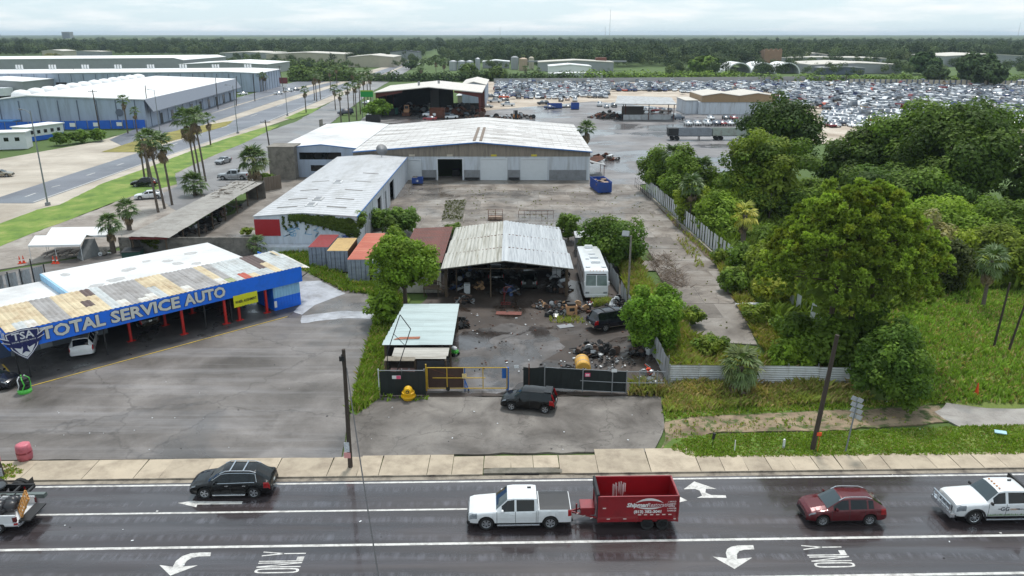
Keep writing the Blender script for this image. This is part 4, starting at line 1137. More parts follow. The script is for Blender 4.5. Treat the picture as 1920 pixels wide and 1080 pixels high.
# ------- the service garage with the blue fascia
RG=R(44.87);OG=(-21.843,76.68,0)
ga=thing("service_garage","blue fronted service garage with a patchwork tin awning and flat white roof","garage",OG,RG)
LG=26.6
mb=MB();mb.box(-LG,0,-.08,.08,2.6,4.15);obj("fascia",mb,m_bluefascia,ga)
mb=MB();mb.box(-LG-.02,-LG+.08,.1,3.2,2.6,4.12);obj("fascia",mb,m_bluefascia,ga)
lettering("10",1.5,m_white_dec,ga,frame_M((-LG-.04,1.2,3.35),(0,-1,0),(0,0,1)),"lettering",.01,.03)
m_sign_txt=mat("sign_letter_face",S(206,206,200),.5,var=.05)
def fx(px):
 lo,hi=-30.0,2.0
 for _ in range(40):
  md=(lo+hi)/2;X=OG[0]+md*math.cos(RG);Y=OG[1]+md*math.sin(RG)
  q=960+F*X/(Y*cp_-(3.4-HC)*sp_)
  if q<px:lo=md
  else:hi=md
 return lo
tx=(fx(75),fx(196),fx(207),fx(336),fx(345),fx(422))
for wd,a,b in(("TOTAL",tx[0],tx[1]),("SERVICE",tx[2],tx[3]),("AUTO",tx[4],tx[5])):
 me=textmesh(wd,1.42,.04,.045);w_=max(v.co.x for v in me.vertices)-min(v.co.x for v in me.vertices);bpy.data.meshes.remove(me)
 M_=frame_M(((a+b)/2,-.13,3.40),(1,0,0),(0,0,1))
 lettering(wd,1.42,m_sign_txt,ga,M_,"lettering",.04,.045,0,(b-a)/w_)
 lettering(wd,1.42,mat("letter_edge_blue",S(20,40,80),.5),ga,frame_M(((a+b)/2,-.10,3.39),(1,0,0),(0,0,1)),"letter_backing",.015,.085,0,(b-a)/w_)
AW=[mat("tin_cream",S(200,184,152),.6,var=.12,scale=2,dirt=S(150,118,84),dirt_amt=.4,objrand=.06),mat("tin_grey",S(156,152,150),.5,var=.12,scale=2,dirt=S(112,104,98),dirt_amt=.4,objrand=.08),mat("tin_pale",S(186,190,190),.5,var=.1,scale=2,dirt=S(140,134,126),dirt_amt=.4,objrand=.06),mat("tin_brown",S(84,66,62),.6,var=.2,objrand=.1),mat("tin_white",S(208,206,200),.5,var=.1,dirt=S(150,120,90),dirt_amt=.4),mat("tin_red",S(172,80,62),.6,var=.2),mat("tin_green",S(150,156,116),.6,var=.15)]
ang=math.atan2(.35,6.2);uy=(0,math.cos(ang),math.sin(ang))
def aw_z(y):return 4.16+.35*y/6.2
wS=.82;k=0;x=-LG
seq=[0,0,0,0,1,1,0,0,0,2,2,1,1,1,1,0,0,0,1,1,1,1,0,1,2,2,2,2,0,0,2,2,2,1]
i=0
while x<-.05:
 t=seq[i%len(seq)]
 splits=[0.02]
 r_=random.Random(100+i)
 splits.append(r_.choice([1.2,1.8,6.25,6.25]));splits.append(r_.choice([3.4,4.4,6.25,6.25])) if i in(8,9,28,29,31) or r_.random()<.4 else 0;splits.append(6.25)
 splits=sorted(set(splits))
 for j,(a,b) in enumerate(zip(splits[:-1],splits[1:])):
  tt=t
  if j==0 and len(splits)>2:tt=r_.choice([t,t,4,0,2])
  if i in(8,9) and j==1:tt=3
  if i in(28,29) and j==len(splits)-2:tt=3
  if i==25 and j==0:tt=5
  if i==23 and j==0 and len(splits)>2:tt=6
  if i==31 and j==1:tt=5
  me=corr_mesh(wS,b-a+.12,.41,.03,AW[tt])
  sheet_panel(ga,me,(x+wS/2,(a+b)/2,aw_z((a+b)/2)+.03+.012*j+r_.uniform(0,.012)),(1,r_.uniform(-.006,.006),r_.uniform(-.01,.01)),uy,"awning_sheet")
 x+=wS;i+=1
for k in range(3):
 xa=.3+k*.55
 me=corr_mesh(.6,5.2-k*.4,.3,.03,AW[4 if k else 0])
 d=Vector((.22,-1,-.2)).normalized()
 sheet_panel(ga,me,(xa,3.3+k*.2,4.2-k*.22),(1,.2,-.35),(-d.x,-d.y,-d.z),"awning_sheet")
mb=MB();mb.tube((1.5,.9,3.2),(.0,.9,2.5),.05);obj("bracket",mb,m_blackmetal,ga)
mb=MB();mb.box(-20,-3.1,6.2,15.0,4.2,4.5);obj("flat_roof",mb,m_white_roof,ga)
mb=MB();wall_open(mb,'x',-20,-3.15,0,4.18,14.7,.2);mb.box(-3.4,-3.15,6.4,14.7,0,4.18);mb.box(-19.98,-19.8,6.4,14.7,0,4.18);obj("wall",mb,m_blue_l,ga)
mb=MB();mb.box(-36,-20.02,6.3,14.5,3.55,3.85);obj("flat_roof",mb,m_white_roof,ga)
mb=MB();mb.box(-20.2,-20.021,6.3,14.9,3.87,4.49);obj("roof_upstand",mb,m_blue_l,ga)
mb=MB();mb.box(-35.8,-20.2,14.2,14.4,0,3.54);mb.box(-35.8,-35.6,6.5,14.2,0,3.54);obj("wall",mb,m_blue_l,ga)
m_stain=mat("roof_stain",S(150,146,142),.5,var=.3,scale=2)
for(sx,sy,ra,rb) in((-15.5,7.6,.9,.32),(-18.5,12.8,.5,.3),(-13.4,10.2,.8,.3),(-9.0,8.9,.55,.3),(-7.6,7.6,.5,.25),(-6.4,11.8,.7,.3),(-11,12,.5,.2),(-9.4,10.6,.6,.22),(-17.5,7.0,.7,.25)):
 mb=MB();pts=[(sx+ra*math.cos(a)*rnd.uniform(.75,1.2),sy+rb*2.2*math.sin(a)*rnd.uniform(.75,1.2),4.504) for a in np.linspace(0,2*PI,14)[:-1]]
 mb.quad(*pts);obj("roof_puddle",mb,mat("roof_puddle",S(176,172,168),.15,var=.25,scale=3),ga)
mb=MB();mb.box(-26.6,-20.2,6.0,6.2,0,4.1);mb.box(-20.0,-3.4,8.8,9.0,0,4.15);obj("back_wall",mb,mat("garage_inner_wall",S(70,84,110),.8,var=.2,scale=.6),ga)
mb=MB();mb.box(-25.5,-17.5,5.85,5.98,0,3.2);obj("shop_front",mb,mat("shop_front_grey",S(120,126,132),.6,var=.2),ga)
for xx in(-23.2,-20.6):
 mb=MB();mb.box(xx,xx+.95,5.78,5.85,0.1,2.3);obj("door",mb,mat("pale_door",S(176,180,184),.5),ga)
mb=MB();mb.box(-3.2,-.2,.25,.32,0,1.35);obj("end_wall",mb,m_bluefascia,ga)
mb=MB();mb.box(-3.2,-.2,.25,.32,1.352,2.6);obj("end_wall",mb,m_blue_l,ga)
mb=MB();mb.box(-.27,-.2,.322,8.8,0,4.1);mb.box(-3.2,-3.13,.322,4.2,0,2.7);obj("side_wall",mb,m_bluefascia,ga)
mb=MB()
for q in range(9):mb.box(-3.1+q*.33,-3.05+q*.33,.215,.252,1.36,2.58)
obj("wall_rib",mb,m_blue_l,ga,kind="stuff");mb=MB()
for q in range(9):mb.box(-3.1+q*.33,-3.05+q*.33,.215,.252,.02,1.34)
obj("wall_rib",mb,m_bluefascia,ga,kind="stuff")
for(xx,yy_) in((-16.7,2.2),(-12.5,.45),(-8.4,.3),(-7.0,.3),(-4.0,.4),(-12.8,4.1),(-9.5,5.6),(-5.8,7.5),(-4.8,7.6),(-19.8,4.2)):
 mb=MB();mb.box(xx-.11,xx+.11,yy_-.10,yy_+.10,0.02,3.3);mb.box(xx-.35,xx+.35,yy_-.2,yy_+.2,.02,.06);obj("lift_post",mb,m_red_post,ga)
for xx in(-26.2,-19.4,-10.4,-7.8):
 mb=MB();mb.tube((xx,.25,0),(xx,.25,4.1),.07,n=8);obj("post",mb,m_blackmetal,ga)
mb=MB();mb.slab([(-26.6,-2.1,.02),(-2.9,-2.1,.02),(-.3,.25,.02),(-.3,8.8,.02),(-26.6,8.8,.02)],.05);obj("floor",mb,groundmat("garage_floor",S(74,72,72),S(46,44,44),S(96,94,94),.3,stain=.5,rough=.5,wet=.8,wet_scale=.3,rmin=.12),ga)
mb=MB();mb.box(-26.1,-3.1,-2.16,-2.04,.022,.034);obj("floor_line",mb,m_paint_y,ga)
mb=MB();mb.box(-26.6,-26.48,-2.0,4.5,.022,.034);obj("floor_line",mb,m_paint_y,ga)
mb=MB();mb.box(-3.62,-3.36,-.62,-.56,.7,1.35);obj("notice_board",mb,P_WHITE,ga)
bn=thing("banner","yellow banner reading WHEEL ALIGNMENT hung below the blue fascia","banner",OG,RG)
xa,xb_=fx(434),fx(479)
mb=MB();n=8
for q in range(n):
 u0,u1=q/n,(q+1)/n;f0=lambda u:-.16-.04*math.sin(u*9)
 mb.quad((xa+(xb_-xa)*u0,f0(u0),1.55),(xa+(xb_-xa)*u1,f0(u1),1.62),(xa+(xb_-xa)*u1,f0(u1),2.78),(xa+(xb_-xa)*u0,f0(u0),2.78))
obj("cloth",mb,mat("yellow_banner",S(214,214,40),.5,var=.04),bn)
me=textmesh("WHEEL ALIGNMENT",.36);w_=max(v.co.x for v in me.vertices)-min(v.co.x for v in me.vertices);bpy.data.meshes.remove(me)
lettering("WHEEL ALIGNMENT",.36,m_blackmetal,bn,frame_M(((xa+xb_)/2,-.225,2.1),(1,0,.015),(-.015,0,1)),"lettering",.003,.008,0,(xb_-xa)*.88/w_)
sg_=thing("shield_sign","dark blue shield sign lettered TSA with a white winged bird","sign",OG,RG)
xs_=fx(42);y_s=-.32
def sh(px_,pz,d=0):return(xs_+px_,y_s-d,3.20+pz)
SHP=[(-1.25,.95),(-.6,1.05),(0,1.12),(.6,1.05),(1.25,.95),(1.18,.1),(.95,-.55),(.5,-1.1),(0,-1.55),(-.5,-1.1),(-.95,-.55),(-1.18,.1)]
m_nav=mat("sign_navy",S(24,32,86),.4,var=.04);m_sgw=mat("sign_white",S(214,216,222),.4,var=.03)
def plate(pts,k,d,th,m_,nm,dz=0,dxx=0):
 mb=MB();n=len(pts)
 vs=[sh(a*k+dxx,b*k+dz,d) for a,b in pts]+[sh(a*k+dxx,b*k+dz,d-th) for a,b in pts]
 mb.add(vs,[tuple(range(n)),tuple(reversed(range(n,2*n)))]+[(i,(i+1)%n,n+(i+1)%n,n+i) for i in range(n)])
 return obj(nm,mb,m_,sg_)
plate(SHP,1.0,0,.08,m_nav,"backing");plate(SHP,.95,.012,.01,m_sgw,"border");plate(SHP,.89,.022,.01,m_nav,"field")
plate([(-.75,-.35),(0,-.05),(.75,-.35),(.42,-.95),(0,-1.3),(-.42,-.95)],1,.032,.01,m_sgw,"white_field")
for s_ in(1,-1):
 plate([(s_*.1,-.2),(s_*.5,.12),(s_*1.0,.35),(s_*1.62,.72),(s_*1.35,.3),(s_*1.5,.25),(s_*1.2,.0),(s_*1.3,-.08),(s_*.8,-.3),(s_*.3,-.5)],1,.05,.02,m_nav,"wing")
 plate([(s_*1.02,.42),(s_*1.70,.84),(s_*1.66,.72),(s_*1.0,.34)],1,.055,.02,m_sgw,"wing_edge");plate([(s_*1.0,.12),(s_*1.55,.34),(s_*1.5,.26),(s_*.96,.05)],1,.055,.02,m_sgw,"wing_edge")
plate([(-.2,-.15),(0,.0),(.2,-.15),(.16,-.55),(.3,-.95),(0,-.8),(-.3,-.95),(-.16,-.55)],1,.055,.02,m_nav,"bird_body")
lettering("TSA",.85,m_sgw,sg_,frame_M(sh(0,.55,.045),(1,0,0),(0,0,1)),"lettering",.005,.018,0,1.05)
lettering("TOTAL SERVICE AUTO",.17,m_sgw,sg_,frame_M(sh(0,.10,.06),(1,0,0),(0,0,1)),"lettering",.004,.002)
mb=MB();mb.tube((xs_,y_s+.14,0),(xs_,y_s+.14,3.6),.06,n=8);obj("post",mb,m_blackmetal,sg_)
# ------- long white building with vines and a red panel
wb_=thing("white_workshop","long white metal workshop with vines over its end wall and roof skylights","building",(-26.8,98,0))
x0,x1,y0,y1=-33.4,-20.2,98.0,148.6
gable(wb_,x0,x1,y0,y1,4.55,5.0,-27.1,m_white_wall,mat('greyed_white_roof',S(186,187,190),.65,var=.08,scale=.8,dirt=S(140,138,134),dirt_amt=.35,dscale=.3,stretch=(1.5,.3,1)),ov=.12,hs_r=[(114.5,118.0,0,3.4),(121.5,123.0,0,3.2),(126.5,131.5,0,3.6),(107,108,1.8,2.9),(103.5,104.3,0,2.3)],t=.1)
mb=MB();mb.box(x0-.05,-30.15,y0-.06,y0-.01,2.0,4.2);P("red_panel",mb,mat("red_sign_panel",S(160,28,34),.5,var=.05),wb_)
for yy_ in(102,107.5,114,121,128.5):
 for(xa,xb_) in((-31.6,-28.9),(-24.9,-22.3)):
  if xa<-30 and yy_>125:continue
  z=lambda xx:(onroof(xx,x0,4.55,-27.1,5.0) if xx<-27.1 else onroof(xx,x1,4.55,-27.1,5.0))+.106
  mb=MB();mb.slab([(xa,yy_,z(xa)+.03),(xb_,yy_,z(xb_)+.03),(xb_,yy_+.55,z(xb_)+.03),(xa,yy_+.55,z(xa)+.03)],.03);P("skylight",mb,mat("old_skylight",S(112,108,104),.5,var=.2),wb_)
for yy_ in(101.5,105.5,118.5):
 mb=MB();mb.box(-27.7,-26.4,yy_,yy_+2.0,4.95,5.25);mb.m(1).box(-27.5,-26.6,yy_+.2,yy_+1.8,5.25,5.32);P("ridge_vent",mb,[m_white_roof,m_greypanel],wb_,bevel=.05)
mb=MB();yy_=y0+.8
while yy_<y1:
 for(xa,xb_) in((x0-.1,-27.1),(-27.1,x1+.1)):
  zf=lambda xx:(onroof(xx,x0,4.55,-27.1,5.0) if xx<=-27.1 else onroof(xx,x1,4.55,-27.1,5.0))+.1
  mb.slab([(xa,yy_,zf(xa)+.035),(xb_,yy_,zf(xb_)+.035),(xb_,yy_+.07,zf(xb_)+.035),(xa,yy_+.07,zf(xa)+.035)],.05)
 yy_+=1.3
P("roof_rib",mb,m_white_roof,wb_,kind="stuff")
mb=MB();mb.path([(x1+.15,y0-.1,4.55),(x1+.15,y1,4.55)],.09,4);P("gutter",mb,m_trim_blue,wb_)
for yy_ in(105,110,120,125):mb=MB();mb.box(x1-.005,x1+.02,yy_,yy_+.12,0,4.4);P("downpipe",mb,m_greypanel,wb_)
r_=random.Random(4);gcol=[mat("graffiti_blue",S(120,160,190),.7),mat("graffiti_dark_blue",S(60,90,160),.7)]
for q in range(16):
 gx=-29.6+r_.uniform(0,4.5) if q<12 else -22.6+r_.uniform(0,1.2);gz=2.0+r_.uniform(0,1.6) if q<12 else 1.6+r_.uniform(0,.9)
 pts=[(gx+r_.uniform(-.5,.5),y0-.006-q*.0007,gz+r_.uniform(-.4,.4)) for _ in range(5)]
 mb=MB()
 for a,b in zip(pts[:-1],pts[1:]):
  d=Vector(b)-Vector(a);nn=Vector((-d.z,0,d.x)).normalized()*.05
  mb.quad(Vector(a)-nn,Vector(b)-nn,Vector(b)+nn,Vector(a)+nn)
 P("graffiti",mb,gcol[q>=12],wb_)
sdish=thing("satellite_dish","grey satellite dish on the far end of the white workshop roof","satellite dish",(-24.6,146.5,5.0))
mb=MB();mb.tube((0,0,0),(0,0,.9),.06);obj("mast",mb,m_steel,sdish)
mb=MB();mb.lathe([(1.1,.35),(.8,.14),(.4,.02),(.05,0)],16);o=obj("dish",mb,m_greypanel,sdish,smooth=True);o.location=(0,0,1.2);o.rotation_euler=(R(62),0,R(25))
# ------- the big warehouse
bw=thing("warehouse","broad white warehouse with a beige gable band and four loading doors","warehouse",(-8,149.5,0))
X0,X1,Y0,Y1,EV,RDG,RX=-30.6,15.0,149.5,195.5,5.45,7.25,-6.7
def wx(px):return G(px,339).x
doors=[(wx(759),wx(788),0,3.9),(wx(821),wx(867),0,4.1),(wx(903),wx(949),0,4.1),(wx(978),wx(1024),0,4.1)]
mb=MB();wall_open(mb,'x',X0,X1,0,4.6,Y0,.2,doors);P("wall",mb,m_white_wall,bw)
mb=MB();e=.06
mb.add([(X0,Y0-e,4.6),(X1,Y0-e,4.6),(X1,Y0-e,EV),(RX,Y0-e,RDG),(X0,Y0-e,EV),(X0,Y0+.2,4.6),(X1,Y0+.2,4.6),(X1,Y0+.2,EV),(RX,Y0+.2,RDG),(X0,Y0+.2,EV)],[(0,1,2,3,4),(9,8,7,6,5),(0,5,6,1)])
x=X0+.3
while x<X1:mb.box(x,x+.1,Y0-e-.04,Y0-e+.002,4.62,(EV+(RDG-EV)*(x-X0)/(RX-X0) if x<RX else EV+(RDG-EV)*(X1-x)/(X1-RX))-.05);x+=.62
P("gable_band",mb,m_beige,bw)
mb=MB();mb.box(X0,X0+.2,Y0+.2,Y1,0,EV);mb.box(X1-.2,X1,Y0+.2,Y1,0,EV);mb.box(X0+.2,X1-.2,Y1,Y1+.2,0,EV);P("wall",mb,m_white_wall,bw)
for(xa,xb_) in((X0,RX),(X1+.4,RX)):
 mb=MB();mb.slab([(xa,Y0-.5,EV+.14),(xb_,Y0-.5,RDG+.14),(xb_,Y1+.5,RDG+.14),(xa,Y1+.5,EV+.14)],.14);P("roof",mb,m_white_roof2,bw)
mb=MB();x=X0+.8
while x<X1+.2:
 z_=(onroof(x,X0,EV,RX,RDG) if x<RX else onroof(x,X1+.4,EV,RX,RDG))+.14
 mb.box(x,x+.09,Y0-.45,Y1+.45,z_-.02,z_+.06);x+=1.52
P("roof_rib",mb,m_white_roof2,bw,kind="stuff")
for yy_ in np.linspace(Y0+7.5,Y1-7,5):
 for(xa,xb_) in((X0+.1,RX-.1),(RX+.1,X1+.3)):
  zf=lambda xx:(onroof(xx,X0,EV,RX,RDG) if xx<RX else onroof(xx,X1+.4,EV,RX,RDG))+.15
  mb=MB();mb.slab([(xa,yy_,zf(xa)),(xb_,yy_,zf(xb_)),(xb_,yy_+.1,zf(xb_)),(xa,yy_+.1,zf(xa))],.02);P("roof_lap",mb,m_gpanel_dark,bw)
mb=MB();mb.path([(X0,Y0-.56,EV+.08),(RX,Y0-.56,RDG+.08),(X1+.4,Y0-.56,EV+.08)],.14,4);P("trim",mb,m_trim_blue,bw)
ribs=MB();x=X0+.6
while x<X1:ribs.box(x,x+.1,Y0-.035,Y0+.002,0,4.58) if not any(a-.1<x<b for a,b,_,_ in doors) else None;x+=.6
P("wall_rib",ribs,m_white_wall,bw,kind="stuff")
mb=MB()
for(a,b,lo,hi) in doors[:1]+doors[2:]:
 mb=MB();mb.box(a,b,Y0+.08,Y0+.14,lo,hi)
 for q in range(7):mb.box(a,b,Y0+.06,Y0+.082,q*.58+.03,q*.58+.09)
 P("loading_door",mb,m_door_w,bw)
for(a,b,lo,hi) in doors:
 mb=MB();mb.box(a-.22,a-.001,Y0-.05,Y0+.0,0,hi+.22);mb.box(b+.001,b+.22,Y0-.05,Y0+.0,0,hi+.22);mb.box(a,b,Y0-.05,Y0,hi+.001,hi+.22);P("door_frame",mb,m_door_w,bw)
 mb=MB();mb.box((a+b)/2-.55,(a+b)/2+.55,Y0-.12,Y0-.07,4.62,5.0);P("door_sign",mb,mat("door_sign_yellow",S(196,180,60),.6,var=.1) if a>wx(890) else mat("door_sign_pale",S(190,180,164),.6),bw)
ex=sorted([X0+.4,X1-.5]+[v for d in doors for v in d[:2]])
for a,b in[(doors[0][1]+.3,doors[1][0]-.3),(doors[1][1]+.3,doors[2][0]-.3),(doors[2][1]+.3,doors[3][0]-.3),(doors[3][1]+.6,X1-.6)]:
 mb=MB();mb.box(a,b if b<10 else b,Y0-.045,Y0-.036,0.05,2.0);P("lower_panel",mb,m_greypanel,bw)
 if b<10:mb=MB();mb.box(a+.2,b-.2,Y0-.6,Y0-.05,.25,.55);P("dock_bumper",mb,m_blackmetal,bw)
mb=MB();mb.box(X1-.25,X1+.05,Y0-.055,Y0-.0,0,5.2);P("corner_trim",mb,m_door_w,bw)
r_=random.Random(12)
for side in(0,1):
 for q in range(6 if side==0 else 9):
  for jj in range(4):
   yy_=Y0+4+(q if side==0 else q*.66)*6.6+r_.uniform(-.4,.4)
   if yy_>Y1-2:continue
   if side==0:xa=X0+3+jj*5.4+(q%2)*1.2+r_.uniform(-.4,.4)
   else:xa=RX+2.4+jj*5+r_.uniform(-.6,.6)+(q%2)
   xb_=xa+r_.uniform(2.2,3.4);zf=lambda xx:(onroof(xx,X0,EV,RX,RDG) if xx<RX else onroof(xx,X1+.4,EV,RX,RDG))+.145
   if r_.random()<.3:continue
   mb=MB();mb.slab([(xa,yy_,zf(xa)+.02),(xb_,yy_,zf(xb_)+.02),(xb_,yy_+.5,zf(xb_)+.02),(xa,yy_+.5,zf(xa)+.02)],.02);P("skylight",mb,mat("faded_skylight",S(156,148,142),.5,var=.25),bw)
for xx in(RX-.9,RX+.35):
 mb=MB();mb.box(xx,xx+.55,Y0+1.5,Y0+24,RDG+.1,RDG+.22);P("ridge_vent",mb,mat("rusty_roof_strip",S(120,106,94),.8,var=.4,scale=2.5),bw)
for q in range(3):
 mb=MB();mb.box(-12+q*2.0,-10.6+q*2.0,154,156,0,1.2+.4*(q%2));obj("crate",mb,m_dark_int,org=(-11.3+q*2,155,0),label="dim crate inside the open warehouse door, %s"%("nearest its left jamb","the one in the middle","nearest its right jamb")[q],cat="crate")
wg=thing("office_wing","white roofed office wing with dark strip windows beside the grey block tower","building",(-38,152.8,0))
gable(wg,-46.2,-30.62,152.8,195.3,5.6,6.35,-37.5,m_blue_wall,m_white_roof,ov=.0,holes=[(-41.9,-33.6,3.5,4.9),(-39.8,-36.6,1.2,2.4)],trim=m_trim_blue)
for(a,b,lo,hi) in((-41.9,-39.2,3.5,4.9),(-39.1,-36.4,3.5,4.9),(-36.3,-33.6,3.5,4.9),(-39.8,-36.6,1.2,2.4)):
 mb=MB();mb.box(a,b,152.9,152.94,lo,hi);P("window",mb,m_glass,wg)
gb=thing("block_tower","square grey concrete block tower at the corner of the office wing","building",(-44.8,150.6,0))
mb=MB();mb.box(-47.3,-42.3,150.5,155.5,0,6.2);P("wall",mb,m_block,gb);mb=MB();mb.box(-47.45,-42.15,150.35,155.65,6.2,6.35);P("coping",mb,m_block,gb)
wl=thing("broken_parapet","ruined grey parapet wall with gaps along the street side of the white roof","wall",(-50,170,0))
for q in range(12):
 yy_=158+q*3.8;h_=3.2+rnd.uniform(0,2.0)+(1.5 if q>9 else 0);xx=-47.2-.015*(yy_-158)
 mb=MB();mb.box(xx-.3,xx,yy_,yy_+2.6,0,h_)
 if q>4:mb.box(xx-.3,xx,yy_+2.6,yy_+3.8,0,2.2)
 P("wall_stub",mb,m_block,wl)
# ------- the tin roofed repair shed
ts=thing("tin_shed","open repair shed under a streaked white corrugated gable roof","shed",(-.6,78,0))
m_tin=mat("streaked_tin",S(180,178,170),.55,var=.12,scale=1.5,dirt=S(112,106,84),dirt_amt=.55,dscale=1.0,stretch=(4.5,.14,1),objrand=.07)  # dirt drawn out along the ribs, also painting in their weak shading
m_tin2=mat("blotched_tin",S(180,183,185),.5,var=.12,scale=2.5,dirt=S(128,132,138),dirt_amt=.5,dscale=1.4,stretch=(4.5,.16,1),objrand=.07)  # same here: streak colour doubles as shade between the ribs
EX0,EX1,RXs,Ez,Rz_=-7.45,6.45,-.75,3.6,4.45
tiers=[(77.6,83.8),(83.5,89.8),(89.5,96.4)]
for ti,(ya,yb) in enumerate(tiers):
 for s_ in(0,1):
  xe=EX0+.12*ti if s_==0 else EX1-.18*ti
  L_=math.hypot(RXs-xe,Rz_-Ez);nS=8
  for q in range(nS):
   u=(q+.5)/nS;xx=xe+(RXs-xe)*u;zz=Ez+(Rz_-Ez)*u-.05*ti+rnd.uniform(-.01,.012)
   me=corr_mesh(L_/nS+.07,yb-ya,.44,.05,m_tin if s_==0 else m_tin2)
   o=sheet_panel(ts,me,(xx+.6,(ya+yb)/2-78+rnd.uniform(-.06,.06),zz),Vector((RXs-xe,0,Rz_-Ez))*(1 if s_==0 else -1),(0,1,rnd.uniform(-.004,.004)))
 mb=MB();mb.slab([(RXs-.35,ya,Rz_-.05*ti+.02),(RXs,ya,Rz_-.05*ti+.08),(RXs,yb,Rz_-.05*ti+.08),(RXs-.35,yb,Rz_-.05*ti+.02)],.02)
 mb.slab([(RXs,ya,Rz_-.05*ti+.08),(RXs+.35,ya,Rz_-.05*ti+.02),(RXs+.35,yb,Rz_-.05*ti+.02),(RXs,yb,Rz_-.05*ti+.08)],.02);P("ridge_cap",mb,m_tin2,ts)
 mb=MB();mb.path([(EX0+.12*ti,ya-.03,Ez+.0-.05*ti),(RXs,ya-.03,Rz_+.03-.05*ti),(EX1-.18*ti,ya-.03,Ez-.05*ti)],.065,4);P("lap_shade_strip",mb,m_rust if ti else m_gpanel_dark,ts)  # shade under each sheet lap put in as a dark, partly rusty strip
for(xx,yy_,w_) in((-7.1,79.2,.28),(-6.1,81.0,.14),(5.9,79.6,.3),(-2.3,79.2,.14),(5.9,88,.25),(-7.0,88,.2),(-.7,88,.14),(5.9,95.8,.25),(-7.0,95.8,.25)):
 mb=MB();mb.box(xx-w_/2,xx+w_/2,yy_-w_/2,yy_+w_/2,0,3.5);P("post",mb,m_wood_old,ts)
for yy_ in(78.4,84,90,95.8):
 mb=MB();mb.path([(EX0+.2,yy_,3.45),(RXs,yy_,4.2),(EX1-.2,yy_,3.45)],.08,4);mb.tube((EX0+.2,yy_,3.42),(EX1-.2,yy_,3.42),.05,n=4);P("rafter",mb,m_wood_old,ts)
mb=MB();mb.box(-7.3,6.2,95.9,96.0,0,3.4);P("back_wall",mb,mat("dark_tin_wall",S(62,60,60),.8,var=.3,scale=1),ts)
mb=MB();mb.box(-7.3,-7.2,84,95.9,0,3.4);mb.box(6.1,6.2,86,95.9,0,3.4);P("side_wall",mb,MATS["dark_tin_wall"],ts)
mb=MB();mb.tube((-6.9,78.2,3.1),(5.5,78.2,3.35),.03,n=4);P("cable",mb,m_blackmetal,ts)
hs=thing("red_roof_house","small white house with a rusty red tin roof against the repair shed","house",(-9.5,81,0))
mb=MB();wall_open(mb,'x',-12.5,-7.75,.0,3.0,80.6,.15,[(-9.2,-8.2,.9,2.6)]);mb.box(-12.5,-12.35,80.75,96,0,3.0);mb.box(-12.35,-7.75,96,96.15,0,3.0);P("wall",mb,mat("white_board_wall",S(186,180,170),.8,var=.12,dirt=S(120,110,100),dirt_amt=.4),hs)
mb=MB();mb.box(-9.2,-8.2,80.66,80.7,.9,2.6);P("door",mb,mat("brown_screen_door",S(74,62,56),.8,var=.2),hs)
m_redroof=mat("rusty_red_roof",S(108,62,54),.8,var=.25,scale=2,dirt=S(84,66,60),dirt_amt=.5,stretch=(.3,2,1),objrand=.1)
for q in range(5):
 me=corr_mesh(1.0,16.5,.2,.025,m_redroof);sheet_panel(hs,me,(-12.5+9.5+.5+q*.98,7.4,3.35+.05*q),(1,0,.05),(0,1,0))
mb=MB()
for q in range(6):mb.box(-9.6+.0,-7.6,79.0+.0+q*.0,80.5,.85,.9)
mb=MB();mb.box(-9.6,-7.9,79.2,80.55,.82,.9);mb.box(-9.55,-9.45,79.25,79.35,0,.82);mb.box(-8.05,-7.95,79.25,79.35,0,.82);P("porch",mb,m_wood_old,hs)
for q in range(4):mb=MB();mb.box(-7.9+q*.28,-7.6+q*.28,79.2,80.1,.7-q*.2,.76-q*.2);P("step",mb,m_wood_old,hs)
mb=MB();mb.path([(-9.55,79.25,1.75),(-7.9,79.25,1.75),(-6.75,79.25,.95)],.04,4);mb.path([(-7.9,79.25,1.75),(-7.9,79.25,.8)],.04,4);mb.path([(-9.5,79.25,1.75),(-9.5,79.25,.8)],.04,4);P("handrail",mb,m_wood_old,hs)
lt=thing("lean_to","low pale green tin lean-to beside the yellow gate with a rust stripe","shed",(-8,60,0))
m_lt=mat("pale_green_tin",S(166,182,182),.5,var=.08,scale=1.5,dirt=S(120,134,134),dirt_amt=.35,stretch=(.2,2,1),objrand=.05)
m_lt2=mat("grey_white_tin",S(176,172,164),.6,var=.1,dirt=S(120,112,100),dirt_amt=.5,stretch=(.2,2,1),objrand=.06)
m_lt3=mat("rust_stripe_tin",S(150,96,74),.8,var=.3,scale=3)
rowsY=np.linspace(60.2,69.3,11)
for q in range(10):
 for hh,(xa,xb_) in enumerate(((-10.9+.07*q,-7.7),(-7.85,-5.0))):
  yy_=(rowsY[q]+rowsY[q+1])/2;z=2.25+.42*(yy_-60.2)/9.1
  me=corr_mesh(rowsY[1]-rowsY[0]+.1,xb_-xa,.18,.018,m_lt)
  sheet_panel(lt,me,((xa+xb_)/2+8,yy_-60,z+.012*hh+rnd.uniform(-.006,.006)),(0,1,.046),(-1,0,0))
mb=MB();mb.slab([(-10.1,61.1,2.345),(-7.9,61.25,2.355),(-7.85,61.7,2.375),(-9.6,61.6,2.37)],.01);P("rust_patch",mb,m_lt3,lt)
for q in range(4):
 me=corr_mesh(.55,4.6-.25*(q==0),.18,.016,m_lt2);sheet_panel(lt,me,(-7.65+8+.1,58.3+q*.5-60,1.92+q*.03),(0,1,.06),(-1,0,0))
mb=MB();mb.slab([(-10.4,57.7,1.86),(-7.9,57.6,1.9),(-7.9,58.2,1.96),(-10.3,58.4,1.96)],.05);P("tarp_roll",mb,mat("old_canvas",S(128,120,108),.9,var=.3,scale=3),lt)
